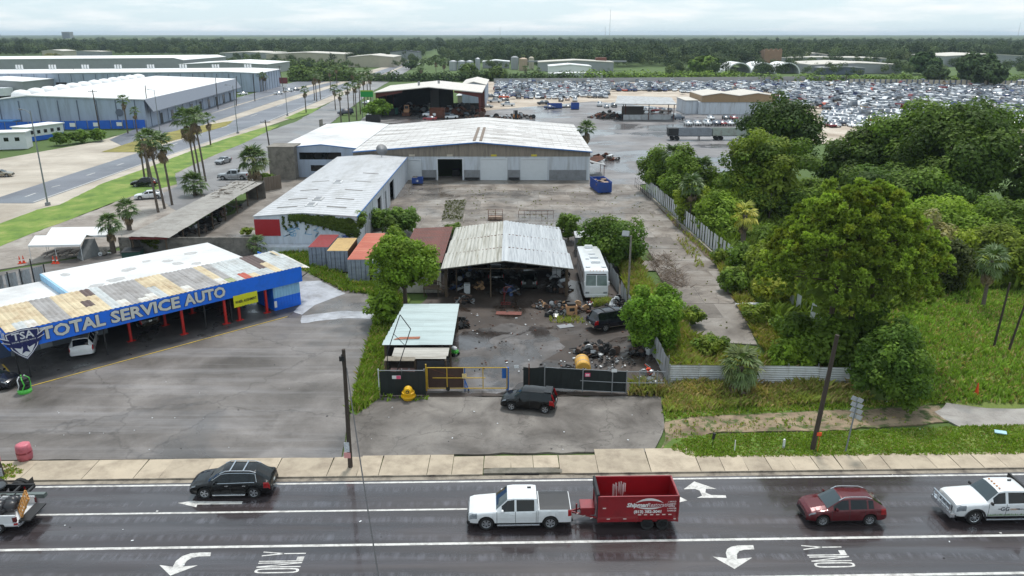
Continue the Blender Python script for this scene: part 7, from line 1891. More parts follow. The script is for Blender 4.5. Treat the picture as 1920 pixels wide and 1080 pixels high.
for(px,py,lab,m_) in((728,216,"dark skip overgrown at its left beside the barn",m_blackmetal),(738,215,"green skip beside the barn's left bay",mat("skip_green",S(30,96,84),.5)),(700,229,"black skip with a bush in it beside the palms",m_blackmetal)):open_skip("scrap_skip",lab,G(px,py),R(5),4.6 if px<735 else 3.2,2.3,2.2,m_)
open_skip("scrap_skip","large rusty brown hopper standing before the barn's right post",G(820,222),0,5,2.4,3.4,m_rust)
open_skip("blue_skip","small blue box skip alone on the pale lot",G(1078,205),0,3,2.4,2.4,m_skipblue);open_skip("blue_skip","blue skip behind crushed cars on the pale lot",G(1040,203),0,5.5,2.4,1.8,m_skipblue)
t=thing("gazebo","white roofed little hut seen through the barn's back opening","hut",(-20,330,0));mb=MB();mb.box(-2.5,2.5,-2,2,0,3.0);obj("wall",mb,m_cream,t);mb=MB();mb.add([(-3,-3,3),(3,-3,3),(3,3,3),(-3,3,3),(0,0,4.4)],[(0,1,4),(1,2,4),(2,3,4),(3,0,4)]);obj("roof",mb,m_bright,t)
sheet("barn_lawn",[(820,172),(905,172),(905,162),(820,162)],.01,m_lawn)
# ------- canopy and white hall in the salvage yard
cp=thing("yard_canopy","flat grey tin canopy on thin posts beside the black scrap heap","canopy",(45,262,0))
mb=MB();mb.slab([(33.5,258,5.5),(53.2,256,5.5),(56.5,282,5.7),(38.5,290,5.7)],.25);P("roof",mb,m_gpanel,cp)
for(x,y) in((37.6,262),(45.2,261),(53.2,259.5),(40,284),(55,278)):mb=MB();mb.tube((x,y,0),(x,y,5.4),.14);P("post",mb,m_rust,cp)
mb=MB();mb.box(37.5,45,270,270.3,0,3.6);P("back_wall",mb,mat("brown_grey_wall",S(110,102,96),.8),cp);mb=MB();mb.box(37,53.5,261.5,262,0,1.6);P("low_wall",mb,m_wpanel,cp)
wh=thing("white_hall","white yard hall with two brown shallow gables half hidden by the oak","building",(76,280,0))
mb=MB();mb.box(66,92.5,280,300,0,4.2);P("wall",mb,m_white_wall,wh)
for k in(0,1):
 xa,xb_=67+k*13,80+k*13-.1;xm=(xa+xb_)/2
 mb=MB();mb.add([(xa,279.7,4.2),(xb_,279.7,4.2),(xb_,279.7,6.3),(xm,279.7,7.2),(xa,279.7,6.3),(xa,300,4.2),(xb_,300,4.2),(xb_,300,6.3),(xm,300,7.2),(xa,300,6.3)],[(0,1,2,3,4),(9,8,7,6,5),(1,6,7,2),(0,4,9,5)]);P("gable_band",mb,mat("tan_gable",S(150,126,96),.7,var=.12),wh)
 for(p,q,z0_,z1_) in((xa,xm,6.3,7.2),(xb_,xm,6.3,7.2)):mb=MB();mb.slab([(p,279.4,z0_+.2),(q,279.4,z1_+.2),(q,300,z1_+.2),(p,300,z0_+.2)],.2);P("roof",mb,m_tanroof,wh)
mb=MB();mb.box(61.5,65.99,281,296,0,4.6);P("annex",mb,m_white_wall,wh);mb=MB();mb.box(61.2,66,280.6,296.4,4.6,4.8);P("annex_roof",mb,m_tanroof,wh)
for(px,pb,pt,lab) in((1134,68,18,"tall thin radio mast on the skyline"),(1126,68,50,"shorter radio mast left of the tall one"),(939,68,50,"radio mast above the far boulevard"),(1862,66,42,"faint radio mast at the far right skyline")):
 b_=Vector(((px-960)/F*4200,4200,0));Hm=HC+4200*math.tan(math.atan((540-pt)/F)-PITCH);t=thing("radio_mast",lab,"mast",b_);mb=MB();mb.tube((0,0,0),(0,0,Hm),1.0,.6,5);obj("mast",mb,m_gvl,t)
for(px,y_,w_,h_,lab) in((165,2600,26,34,"pale grey tower block above the far wood"),(22,3200,90,26,"wide pale building on the far left skyline")):
 t=thing("tower_block",lab,"building",((px-960)/F*y_*1.0,y_,0));mb=MB();mb.box(-w_/2,w_/2,0,20,0,h_);obj("wall",mb,m_gvl,t)
 for k in range(6):mb=MB();mb.box(-w_/2+1,w_/2-1,-.3,-.05,h_*.45+k*h_*.085,h_*.45+k*h_*.085+1.2);obj("window_band",mb,m_seam,t)
t=thing("shop_sign","dark red shop sign with white panel at the end of the long warehouse","sign",G(533,170));Hs=HT(533,170,145);mb=MB();mb.box(-.15,.15,-.15,.15,0,Hs-3);obj("post",mb,m_steel,t);mb=MB();mb.box(-2,2,-.2,.2,Hs-3,Hs-.1);obj("board",mb,mat("sign_dark_red",S(104,44,46),.6),t);mb=MB();mb.box(-1.6,1.6,-.25,-.2,Hs-4.8,Hs-3.1);obj("panel",mb,m_white_dec,t)
# ========= cars of the salvage lot
m_jcar=objcolmat("junk_car_paint",.4,.3)
m_jcar_s=tintmat("junk_car_paint_mass",(1,1,1,1),.45,var=.12,spec=.5)
m_jglass=mat("junk_car_glass",S(96,104,114),.2,var=.3)  # sky reflection put into the pale glass colour
def low_car(kind):
 """simple but car shaped: lower body, sloped cabin, wheels; (V, F quads, material per face 0 paint 1 glass 2 tyre)"""
 V,Fc,Mi=[],[],[]
 def ring(secs):
  o=len(V);n=len(secs[0])
  for s_ in secs:V.extend(s_)
  return o,n
 if kind=="sedan":L,W_,prof,cab=4.6,1.8,[(0,.5,.62),(.15,.25,.80),(1.2,.25,.93),(3.7,.25,.98),(4.5,.3,.95),(4.6,.5,.70)],[(1.15,.93),(1.9,1.40),(3.1,1.42),(3.9,.97)]
 elif kind=="suv":L,W_,prof,cab=4.7,1.88,[(0,.5,.75),(.12,.3,.98),(1.1,.3,1.06),(4.4,.3,1.1),(4.65,.35,1.06),(4.7,.5,.8)],[(1.05,1.06),(1.8,1.66),(4.1,1.68),(4.62,1.08)]
 elif kind=="pickup":L,W_,prof,cab=5.6,1.98,[(0,.5,.85),(.1,.4,1.1),(1.4,.4,1.18),(3.7,.4,1.2),(5.5,.4,1.2),(5.6,.5,1.1)],[(1.4,1.18),(2.05,1.86),(3.5,1.86),(3.75,1.2)]
 else:L,W_,prof,cab=5.6,2.0,[(0,.5,.85),(.1,.35,1.1),(.7,.35,1.2),(3.7,.35,1.25),(5.5,.35,1.25),(5.6,.5,1.1)],[(.75,1.2),(1.5,2.1),(5.3,2.15),(5.55,1.25)]
 hw=W_/2
 secs=[[(x-L/2,-hw*k,a),(x-L/2,-hw*k,b),(x-L/2,hw*k,b),(x-L/2,hw*k,a)] for(x,a,b),k in zip(prof,(.85,.95,1,1,.95,.88))]
 o,n=ring(secs)
 for i in range(len(secs)-1):
  for j in range(3):Fc.append((o+i*4+j,o+i*4+j+1,o+i*4+5+j,o+i*4+4+j));Mi.append(0)
 Fc.append((o,o+3,o+2,o+1));Mi.append(0);e=o+(len(secs)-1)*4;Fc.append((e,e+1,e+2,e+3));Mi.append(0)
 ks=(.9,.72,.72,.9)
 secs=[[(x-L/2,-hw*k,z),(x-L/2,hw*k,z)] for(x,z),k in zip(cab,ks)]
 o=len(V)
 for s_ in secs:V.extend(s_)
 for i in range(3):Fc.append((o+2*i,o+2*i+1,o+2*i+3,o+2*i+2));Mi.append(0 if i==1 else 1)
 for j in(0,1):Fc.append((o+j,o+2+j,o+4+j,o+6+j));Mi.append(1)
 if kind=="van":
  Mi[-1]=Mi[-2]=0
 r=.33 if kind!="pickup" else .38
 for wx_ in(L*.19,L*.79):
  for sg in(1,-1):
   o=len(V);n=8
   for y in(sg*(hw-.2),sg*(hw+.015)):
    for k in range(n):V.append((wx_-L/2+r*math.cos(2*PI*k/n),y,r+r*math.sin(2*PI*k/n)))
   for k in range(n):Fc.append((o+k,o+(k+1)%n,o+n+(k+1)%n,o+n+k));Mi.append(2)
   Fc.append((o+n,o+n+1,o+n+2,o+n+3));Mi.append(2);Fc.append((o+n,o+n+3,o+n+4,o+n+7));Mi.append(2);Fc.append((o+n+7,o+n+4,o+n+5,o+n+6));Mi.append(2)
 return np.array(V),np.array(Fc),np.array(Mi)
LOW={k:low_car(k) for k in("sedan","suv","pickup","van")}
def car_mesh(kind):
 V,Fc,Mi=LOW[kind];o=npmesh("scrap_car",V,Fc,[m_jcar,m_jglass,m_tyre],fmat=Mi);me=o.data;bpy.data.objects.remove(o)
 bm=bmesh.new();bm.from_mesh(me);bmesh.ops.recalc_face_normals(bm,faces=bm.faces);bm.to_mesh(me);bm.free();return me
LOWM={k:car_mesh(k) for k in LOW}
JCOL=[("white",S(238,240,242),48),("silver",S(190,194,200),20),("black",S(24,25,28),14),("grey",S(92,96,102),12),("blue",S(36,56,104),9),("red",S(120,30,34),7),("dark blue",S(24,32,54),6),("tan",S(150,134,112),3),("orange",S(200,80,40),1)]
def pickcol(r_):
 u=r_.uniform(0,sum(c[2] for c in JCOL))
 for nm,c,w_ in JCOL:
  u-=w_
  if u<=0:return nm,c
 return JCOL[0][:2]
r_=random.Random(99)
ncar=0
def scrap_car(kind,cn,col,x,y,rz,label,group=None,z=0.0,tilt=0.0):
 o=bpy.data.objects.new("scrap_car" if group else "wrecked_car",LOWM[kind]);link(o);o.location=(x,y,z);o.rotation_euler=(tilt,0,rz);o.color=col
 tag(o,label,"car",group);return o
W_,K_,Rd,Or=S(206,208,210),S(26,27,30),S(140,30,34),S(214,92,50)
NAMED=[(806,222,"suv",W_,-12,0,"white wreck with its door gone on top of a crushed red car before the barn",.7),(806,224,"sedan",Rd,-10,0,"crushed red car under a white wreck before the barn",-.25),(842,213,"pickup",W_,185,0,"white pickup cab lying on stacked wrecks before the barn",.9),(846,222,"sedan",W_,15,0,"white car nose down at the foot of the stacked wrecks",0),(838,219,"sedan",K_,0,0,"black wreck under the white pickup cab",0),(874,206,"van",W_,80,0,"white box van facing out at the barn's right bay",0),(874,218,"sedan",K_,100,0,"black crushed car beside the rusty hopper",0),(806,203,"pickup",W_,0,0,"white pickup in the shade of the barn's middle bay",0),(920,183,"suv",S(70,76,84),178,0,"dark grey suv right of the barn's pale shed",0),(965,181,"pickup",Rd,5,0,"dark red pickup beside the orange car",0),(945,186,"sedan",Or,185,0,"bright orange car on the pale lot",.5),(945,190,"sedan",K_,185,0,"dark car under the bright orange one",0),(928,192,"pickup",W_,170,0,"white pickup left of the orange car",0),(952,199,"pickup",W_,2,0,"white pickup right of the dark wreck on the pale lot",0),(914,202,"sedan",S(150,150,150),175,0,"grey sedan with open panels near the forklift",0),(1018,196,"suv",K_,10,0,"dark suv left of the blue skip",0),(1031,204,"sedan",S(40,60,110),175,0,"dark blue crushed car before the blue skip",0),(1052,190,"sedan",K_,80,0,"black car alone right of the blue skip",0),(1064,188,"sedan",S(150,120,110),85,0,"pinkish car behind the small blue box skip",0),(1064,202,"sedan",S(90,84,80),5,0,"flattened brown car beside the small blue box skip",-.3),(1078,190,"van",W_,85,0,"white van behind the small blue box skip",0),(1124,199,"pickup",W_,85,0,"white pickup parked nose out left of the canopy",0),(1137,202,"sedan",S(140,144,150),88,0,"silver car second left of the canopy",0),(1151,201,"suv",K_,92,0,"black suv closest to the canopy's left post",0),(1062,178,"sedan",S(40,62,120),178,0,"blue car at the front of the packed rows",0),(1270,224,"suv",S(60,70,84),200,0,"dark suv at the white hall's annex",0)]
for i,(px,py,k,c,rz,_,lab,dz) in enumerate(NAMED):scrap_car(k,"",c,*G(px,py)[:2],R(rz),lab,None,z=dz)
for i,(px,c,k,lab) in enumerate([(1290,W_,"sedan","white"),(1307,W_,"sedan","white"),(1326,W_,"suv","white"),(1343,S(50,60,80),"sedan","dark blue"),(1354,Rd,"sedan","red"),(1368,W_,"sedan","white"),(1385,K_,"suv","black"),(1402,W_,"suv","white")]):
 scrap_car(k,"",c,*G(px,234)[:2],R(92),"%s car, %s in the row behind the tipper trailers"%(lab,["first from the left","second from the left","third from the left","fourth from the left","fifth from the left","sixth from the left","seventh from the left","last at right"][i]))
for i,px in enumerate((1332,1361,1376)):scrap_car("sedan","",[W_,K_,Rd][i],*G(px,224)[:2],R(90),"%s car in the short second row behind the tipper trailers"%["white","black","red"][i])
for i,(px,py) in enumerate(((1213,210),(1232,210),(1248,211))):scrap_car("suv","",[W_,Rd,S(120,110,104)][i],*G(px,py)[:2],R(10),"%s car standing under the grey canopy"%["white","dark red","brown grey"][i])
for i,(px,py,c,k) in enumerate(((540,172,W_,"suv"),(553,170,S(90,94,100),"sedan"),(522,177,W_,"sedan"),(455,178,W_,"sedan"),(335,209,S(196,160,50),"suv"),(690,195,W_,"sedan"),(648,215,S(40,44,60),"van"),(100,241,K_,"suv"),(115,236,W_,"sedan"),(150,240,S(120,160,200),"pickup"),(90,237,W_,"sedan"))):
 scrap_car(k,"",c,*G(px,py)[:2],R(40 if i not in(4,7,8,9,10) else 8),["white suv by the shop sign","grey sedan by the shop sign","white sedan at the long warehouse's corner","white sedan beyond the parking apron","yellow suv parked at the warehouse front","white car beyond the palms by the barn","dark van parked on the side street by the palms","black suv inside the blue screen","white sedan inside the blue screen behind the cabin","pale blue pickup inside the blue screen","white sedan beside the black suv inside the blue screen"][i])
cand=[]
y=240.0;row=0
while y<462:
 xL=-17+max(0,(330-y)*.9) if y<400 else -16
 if y<345:xL=max(xL,60+(345-y)*.28)
 x=xL
 xR=min(318,y*.80)
 while x<xR:
  if r_.random()<.93:cand.append((x+r_.uniform(-.4,.4),y+r_.uniform(-.7,.7),R(90)+r_.uniform(-.16,.16)+(PI if r_.random()<.5 else 0),row))
  x+=r_.uniform(2.3,2.8) if r_.random()<.95 else r_.uniform(4.5,8)
 row+=1
 y+=5.0 if row%2 else(5.9 if row%6 else 9.5)
def blocked(x,y):
 px=960+F*x/(y*cp_+HC*sp_);py=540-F*(y*sp_-HC*cp_)/(y*cp_+HC*sp_)
 if 1280<px<1450 and 176<py<240:return True
 if 1140<px<1272 and 172<py<230:return True
 if px>1985 or px<925:return True
 if px<1285 and py>188-(px-930)*.02:return True
 if 1385<px<1545 and py>204:return True
 if px>1560 and py>242:return True
 return False
cand=[c for c in cand if not blocked(c[0],c[1])]
cand.sort(key=lambda c:c[1])
print("lot cars",len(cand))
NI=225
zones=[(1330,"left of the white hall"),(1560,"behind the white hall"),(1700,"between the two big oaks"),(3000,"right of the huge oak")]
GRP="wrecked cars packed in the salvage lot"
ORD='first second third fourth fifth sixth seventh eighth ninth tenth eleventh twelfth'.split()
for(x,y,rz,rw) in cand[:NI]:
 k=r_.choices(("sedan","suv","pickup","van"),(5,4,2,1))[0];nm,c=pickcol(r_);px=960+F*x/(y*cp_+HC*sp_)
 zl=next(l for q,l in zones if px<q)
 scrap_car(k,nm,c,x,y,rz,"%s %s in the %s salvage row, %s"%(nm,k,ORD[min(rw,11)],zl),"%s %ss in the %s salvage row %s"%(nm,k,ORD[min(rw,11)],zl))
Vs,Fs,Ts,Ms,off=[],[],[],[],0
for(x,y,rz,_) in cand[NI:]:
 k=r_.choices(("sedan","suv","pickup","van"),(5,4,2,1))[0];nm,c=pickcol(r_);V,Fc,Mi=LOW[k]
 cs,sn=math.cos(rz),math.sin(rz);P4=np.stack([V[:,0]*cs-V[:,1]*sn+x,V[:,0]*sn+V[:,1]*cs+y,V[:,2]+(r_.random()<.12)*.9],1)
 Vs.append(P4);Fs.append(Fc+off);off+=len(V);Ms.append(Mi);Ts.append(np.repeat(np.array(c[:3])[None,:]*r_.uniform(.85,1.1),len(V),0))
if Vs:
 o=npmesh("scrap_car_mass",np.concatenate(Vs),np.concatenate(Fs),[m_jcar_s,m_jglass,m_tyre],np.concatenate(Ts),fmat=np.concatenate(Ms));tag(o,"far rows of wrecked cars packed tight across the salvage lot","cars",None,"stuff")
def band(name,label,px0,px1,pyf,top,col,seed,n,rad=(2.5,4.5),leaf=.8,cat="hedge"):
 rs=np.random.default_rng(seed);cl=[]
 for i in range(n):
  u=px0+(px1-px0)*(i+rs.uniform(0,1))/n;b=G(u,pyf(u) if callable(pyf) else pyf);r=rs.uniform(*rad);k=rs.uniform(.75,1.25)
  h=max(1.0,HT(u,pyf(u) if callable(pyf) else pyf,top)*rs.uniform(.6,1.05)-r*.6)
  for zz in np.arange(r*.4,h+.1,r*.9):cl.append(((b.x,b.y+rs.uniform(-2,6),zz),(r,r,r*.8),(col[0]*k,col[1]*k,col[2]*k)))
 V,T=clump_leaves(cl,5.5,leaf,rs,(.75,1.05),up=.8);o=npmesh(name,V,quads_of(V),m_leaf_far,T);return tag(o,label,cat,None,"stuff")
BR=(.125,.19,.035)
band("hedge","bright green scrub band behind the back wall of the salvage lot, left half",1090,1420,148,130,BR,1,90)
band("hedge","bright green scrub band behind the back wall of the salvage lot, right half",1400,1960,152,137,(.105,.16,.035),2,130)
band("hedge","dark green thicket behind the open barn",640,1080,152,130,(.055,.085,.03),3,130)
band("hedge","green trees along the far side of the boulevard",545,650,152,122,(.085,.125,.035),4,50)
band("hedge","green clumps before the far cream buildings",450,640,128,110,(.075,.11,.035),5,60,(2.5,4),1.0)
for i,(bx,by,tp,w_,c_,lab) in enumerate([(1318,140,104,56,(.095,.145,.03),"round bright tree left of the white arches"),(1360,140,112,20,(.05,.075,.03),"narrow dark tree beside the white arches"),(1735,140,97,66,(.05,.085,.03),"green tree group beside the pale metal hall"),(1828,158,97,70,(.045,.07,.03),"tall dark tree before the lot's ribbed wall"),(1752,152,122,52,(.045,.07,.03),"squat dark tree pair at the lot's ribbed wall"),(1850,165,118,60,(.045,.068,.03),"wide dark tree leaning over the lot's ribbed wall"),(1585,158,132,16,(.045,.07,.03),"small dark shrub on the lot wall corner"),(100,118,100,34,(.15,.15,.06),"yellowish tree before the long far roof"),(480,112,100,18,(.06,.09,.035),"round tree before the long cream building"),(880,150,118,40,(.08,.115,.03),"loose green tree behind the barn's pale shed"),(930,152,124,42,(.07,.10,.03),"low green tree right of the barn"),(820,118,103,24,(.05,.075,.03),"dark tree at the far end of the boulevard"),(770,130,112,30,(.06,.09,.035),"tree clump beside the far boulevard")]):
 bq=G(bx,by);H_=HT(bx,by,tp);rad=w_/2*(bq.y*cp_+HC*sp_)/F;rs=np.random.default_rng(300+i);cl=[]
 for q in range(26):d=rs.normal(size=3);d/=np.linalg.norm(d);k=rs.uniform(.75,1.25);cl.append(((d[0]*rad*.7,d[1]*rad*.7,H_*.55+d[2]*H_*.33),(rad*.36,rad*.36,H_*.16),(c_[0]*k,c_[1]*k,c_[2]*k)))
 t=thing("far_tree",lab,"tree",bq);V,T=clump_leaves(cl,9,rad*.13,rs,(.7,1.05),up=.7);npmesh("crown",V,quads_of(V),m_leaf_far,T,t);mb=MB();mb.tube((0,0,0),(0,0,H_*.6),.5,.3,6);obj("trunk",mb,m_bark,t)
rs=random.Random(77);pts2=[]
for q in range(520):
 px,py=(rs.uniform(380,1100),rs.uniform(106,130)) if q<300 else(rs.uniform(1250,1960),rs.uniform(118,146))
 b=G(px,py);pts2.append((b.x,b.y))
forest("tree_clumps","scattered green trees between the far sheds and plant buildings",pts2,44,(.45,.9))
# ========= trees, palms, bushes
def zc_of(p):return p.y*cp_-(p.z-HC)*sp_
DARK=(.046,.078,.024);MID=(.080,.128,.032);LIGHT=(.120,.185,.036);OLIVE=(.125,.165,.038);YEL=(.19,.21,.05);PINEC=(.142,.198,.052);GREY=(.20,.19,.145)
DENS=.80
def leafy(name,label,base,H,rad,col,seed,ncl=26,per=26,leaf=.24,c0=.42,crot=.34,squash=.55,trunk=True,cat="tree",group=None,col2=None,shape="dome",bark=m_bark,aspect=1.0,core=True,off=(0,0)):
 """broad tree or bush: clumps of small leaf sprays hung on limbs; c0 = height where the crown starts (share of H)"""
 t=thing(name,label,cat,base,0,group);rs=np.random.default_rng(seed);cl=[]
 zb,zt=H*c0,H;cz=(zb+zt)/2;rz=(zt-zb)/2
 rr=rad*crot
 for i in range(ncl):
  d=rs.normal(size=3);d/=np.linalg.norm(d)
  if shape=="dome" and d[2]<-.8:d[2]*=-.5
  k=rs.uniform(.55,1.0)**.6
  irr=1+.16*math.sin(3*math.atan2(d[1],d[0])+seed)+.1*math.sin(5*d[2]+seed)
  c=(d[0]*(rad-rr*.75)*k*irr+off[0],d[1]*(rad-rr*.75)*k*irr*aspect+off[1],cz+d[2]*(rz-rr*.5)*k*irr)
  q=rs.uniform(.72,1.25);cc=col if col2 is None or rs.uniform()<.6 else col2
  cl.append((c,(rr*rs.uniform(.7,1.15),rr*rs.uniform(.7,1.15),rr*squash*rs.uniform(.9,1.3)),(cc[0]*q,cc[1]*q,cc[2]*q)))
 V,T=clump_leaves(cl,1,leaf,rs,(.55,1.12),cov=DENS)
 if core:
  V2,T2=clump_leaves([((off[0],off[1],cz-rz*.05),(rad*.62,rad*.62*aspect,rz*.72),col)],1,leaf*1.8,rs,(.55,1.0),cov=1.6)
  V,T=np.concatenate([V,V2]),np.concatenate([T,T2])
 o=npmesh("crown" if cat=="tree" else "foliage",V,quads_of(V),m_leaf,T,t)
 if trunk:
  mb=MB();h1=zb+rz*.6;tr=max(.07,H*.022)
  mb.tube((0,0,-.2),(off[0]*.5,off[1]*.5,h1),tr*1.3,tr*.7,8);obj("trunk",mb,bark,t)
  mb=MB()
  for(c,r,_) in cl[:10]:mb.tube((off[0]*.4,off[1]*.4,h1*rs.uniform(.55,1.0)),c,tr*.5,tr*.15,5)
  obj("limbs",mb,bark,t)
 return t
def leafy_px(name,label,bx,by,top,wpx,col,seed,dy=0.0,**k):
 b=G(bx,by);H=HT(bx,by,top);rad=wpx/2*zc_of(b)/F;b=Vector(((bx-960)/F*(b.y*cp_-(H*.55-HC)*sp_),b.y+dy,0))
 return leafy(name,label,b,H,rad,col,seed,**k)
# ---- right hand wood behind the panel fence
leafy_px("oak_tree","huge dark oak, widest and farthest right crown of the wood before the car lot",1778,388,166,290,DARK,1,ncl=95,per=10,leaf=.31,c0=.0,crot=.22,squash=.7,col2=MID)
leafy_px("oak_tree","dark oak with an uneven top, standing left of the huge oak before the car lot",1462,345,170,176,DARK,2,ncl=60,per=11,leaf=.30,c0=.05,crot=.24,squash=.7,col2=(0.040,0.068,0.031))
leafy_px("oak_tree","lower dark tree filling the gap between the two big oaks",1610,372,246,190,DARK,3,ncl=55,per=11,leaf=.30,c0=.0,crot=.25,col2=MID)
leafy_px("broadleaf_tree","olive green spreading tree before the dark oaks, right of the fan palms",1440,412,252,190,OLIVE,4,ncl=62,per=14,leaf=.25,c0=.02,crot=.22,col2=MID,squash=.6)
leafy_px("broadleaf_tree","dark green tree at the foot of the huge oak",1690,412,300,240,(0.053,0.093,0.031),5,ncl=60,per=12,leaf=.28,c0=.0,crot=.25,col2=MID)
leafy_px("broadleaf_tree","dark tree at the right picture edge beside the huge oak",1925,420,262,90,DARK,6,ncl=30,per=12,leaf=.36,c0=.0,crot=.3)
for i,(bx,by,tp,w_,c_,lab) in enumerate([(1236,364,276,92,MID,"dense bright bush at the near end of the panel fence by the wet yard"),(1290,392,272,110,MID,"dense bush behind the panel fence under the first fan palms"),(1350,440,358,110,LIGHT,"rounded bright green bush behind the panel fence"),(1300,420,340,80,OLIVE,"olive bush crowding over the panel fence"),(1415,455,425,100,MID,"low bush around the yellow drooping palm"),(1530,402,330,120,MID,"mid green bush behind the big pine"),(1560,440,370,110,DARK,"dark bush hidden behind the pine crown"),(1790,470,378,200,LIGHT,"bright green scrub below the huge oak"),(1880,480,372,150,MID,"bright green scrub at the right edge below the oak"),(1740,505,402,110,GREY,"grey leafless bush right of the pine"),(1860,520,420,150,OLIVE,"pale olive tree beside the grey leafless bush"),(1780,545,446,100,(0.040,0.053,0.028),"dark shadowy bush right of the pine trunks"),(1920,540,440,100,OLIVE,"olive tree at the right edge above the sand path"),(1700,470,395,90,MID,"green bush close behind the right side of the pine")]):
 leafy_px("bush",lab,bx,by,tp,w_,c_,20+i,ncl=34,per=(16 if c_ is not GREY else 9),leaf=.22,c0=.0,crot=.30,squash=.75,cat="bush",col2=(c_[0]*1.25,c_[1]*1.2,c_[2]),trunk=(c_ is GREY))
for i,(bx,by,tp,w_,c_,lab) in enumerate([(1395,512,455,70,MID,"green shrub leaning over the panel fence by the strip"),(1440,535,450,90,OLIVE,"yellow green shrub left of the pine, behind the fence end"),(1375,548,508,62,MID,"small dark green shrub at the strip's edge"),(1455,585,500,80,YEL,"yellow leaved scrub under the pine's left side"),(1500,660,575,90,MID,"vine covered shrub over the broken fence panels"),(1560,690,590,120,MID,"vine mound behind the right end of the white fence"),(1480,690,640,90,LIGHT,"weedy shrub behind the middle of the white fence"),(1640,690,580,120,DARK,"dark shrub at the foot of the pine trunks")]):
 leafy_px("shrub",lab,bx,by,tp,w_,c_,60+i,ncl=26,per=24,leaf=.20,c0=.0,crot=.3,squash=.8,cat="bush",trunk=False,col2=(c_[0]*1.2,c_[1]*1.2,c_[2]))
leafy_px("big_bush","big glossy dark green bush at the right end of the white fence",1676,757,612,158,(0.056,0.102,0.028),80,ncl=60,per=44,leaf=.155,c0=.0,crot=.24,squash=.8,cat="bush",trunk=False,col2=(0.093,0.155,0.037))
leafy_px("round_bush","round bright green bush between the blue suv and the strip",1228,655,533,118,(0.096,0.174,0.031),81,ncl=150,per=46,leaf=.13,c0=.0,crot=.2,squash=.9,cat="bush",trunk=False,col2=(0.132,0.217,0.040))
leafy_px("bush","dense green bush behind the motorhome",1150,500,404,130,(0.062,0.112,0.028),82,ncl=46,per=30,leaf=.2,c0=.0,crot=.27,squash=.8,cat="bush",trunk=False,col2=MID)
leafy_px("bush","loose bush at the back corner of the tin shed roof",1066,452,390,56,MID,83,ncl=22,per=26,leaf=.2,c0=.0,crot=.32,cat="bush")
leafy_px("tree","bright leafy tree growing over the pole between the containers and lean-to",757,588,424,140,(0.109,0.178,0.031),84,ncl=64,per=34,leaf=.165,c0=.22,crot=.24,squash=.75,col2=(0.152,0.225,0.043))
leafy_px("bush","bright low growth at the foot of the leafy tree by the paved edge",722,610,540,78,(0.109,0.178,0.031),85,ncl=28,per=34,leaf=.19,c0=.0,crot=.3,cat="bush",trunk=False,col2=LIGHT)
leafy_px("bush","dark green bush against the white workshop's right corner",700,428,388,66,(0.062,0.109,0.031),86,ncl=26,per=26,leaf=.22,c0=.0,crot=.3,cat="bush",trunk=False)
leafy_px("bush","wide green bush between the workshop and the red roof house",750,438,384,92,(0.068,0.121,0.034),87,ncl=34,per=26,leaf=.22,c0=.0,crot=.28,cat="bush",trunk=False,col2=MID)
leafy_px("bush","small bush behind the red roofed house",848,446,416,46,MID,88,ncl=14,per=26,leaf=.2,c0=0,crot=.35,cat="bush",trunk=False)
leafy_px("bush","lone small bush growing from the concrete by the red panel",463,441,424,26,OLIVE,89,ncl=10,per=24,leaf=.2,c0=0,crot=.4,cat="bush",trunk=False)
leafy_px("bush","leafy bush overflowing the black skip beside the far palms",706,222,182,54,(0.109,0.186,0.040),90,ncl=24,per=12,leaf=.36,c0=0,crot=.32,cat="bush",trunk=False)
for i,(bx,by,w_,tp) in enumerate([(112,272,42,246),(148,268,44,242),(180,265,40,238)]):
 leafy_px("bush","green bush by the white site offices, %s of three"%["leftmost","middle","rightmost"][i],bx,by,tp,w_,(0.078,0.132,0.034),95+i,ncl=18,per=12,leaf=.34,c0=0,crot=.34,cat="bush",trunk=False)
leafy_px("bush","green bush by the wooden gate next to the fan palm",497,345,322,40,MID,99,ncl=14,per=16,leaf=.28,c0=0,crot=.36,cat="bush",trunk=False)
p_=G(5,892);V,T=clump_leaves([((p_.x-.25,p_.y,3.7),.38,(.32,.34,.03)),((p_.x-.05,p_.y,3.5),.3,(.28,.32,.03))],1,.14,np.random.default_rng(9),(.3,1.1),cov=1.5);o=npmesh('leaf_cluster',V,quads_of(V),m_leaf,T);tag(o,'clump of yellow green leaves on the short pole at the picture edge','leaves')
# ---- vines over the end of the white workshop
rs=np.random.default_rng(50);cl=[]
for q in range(190):
 u=rs.uniform(0,1);x=-28.6+8.6*u;dr=(.5+2.6*u**1.6)*rs.uniform(.2,1)
 cl.append(((x,97.85,4.75-dr),(.42,.14,.34),tuple(np.array((0.053,0.081,0.022))*rs.uniform(.8,1.3))))
for q in range(9):
 x=-29.6+q*.75;n_=rs.integers(3,9)
 for k in range(n_):cl.append(((x+.05*k*rs.uniform(-1,1),97.88,4.5-.3*k),(.16,.08,.26),(0.053,0.078,0.022)))
for q in range(30):cl.append(((-20.4+rs.uniform(-.6,.9),98.2+rs.uniform(0,3),4.5-rs.uniform(0,1.6)),(.5,.5,.4),tuple(np.array((0.078,0.124,0.031))*rs.uniform(.8,1.3))))
V,T=clump_leaves(cl,1,.13,rs,(.4,1.1),cov=.9);o=npmesh("vine",V,quads_of(V),m_leaf,T);tag(o,"dark green vines hanging over the graffiti end wall of the white workshop","vines")
cl=[((-47.6+rs.uniform(0,2.2),96.1,2.3-rs.uniform(0,1.3)*(k%3)/2),(.35,.12,.3),(0.078,0.101,0.031)) for k in range(26)]
V,T=clump_leaves(cl,1,.13,rs,(.4,1.1),cov=.9);o=npmesh("vine",V,quads_of(V),m_leaf,T);tag(o,"short vines hanging over the left end of the block wall","vines")
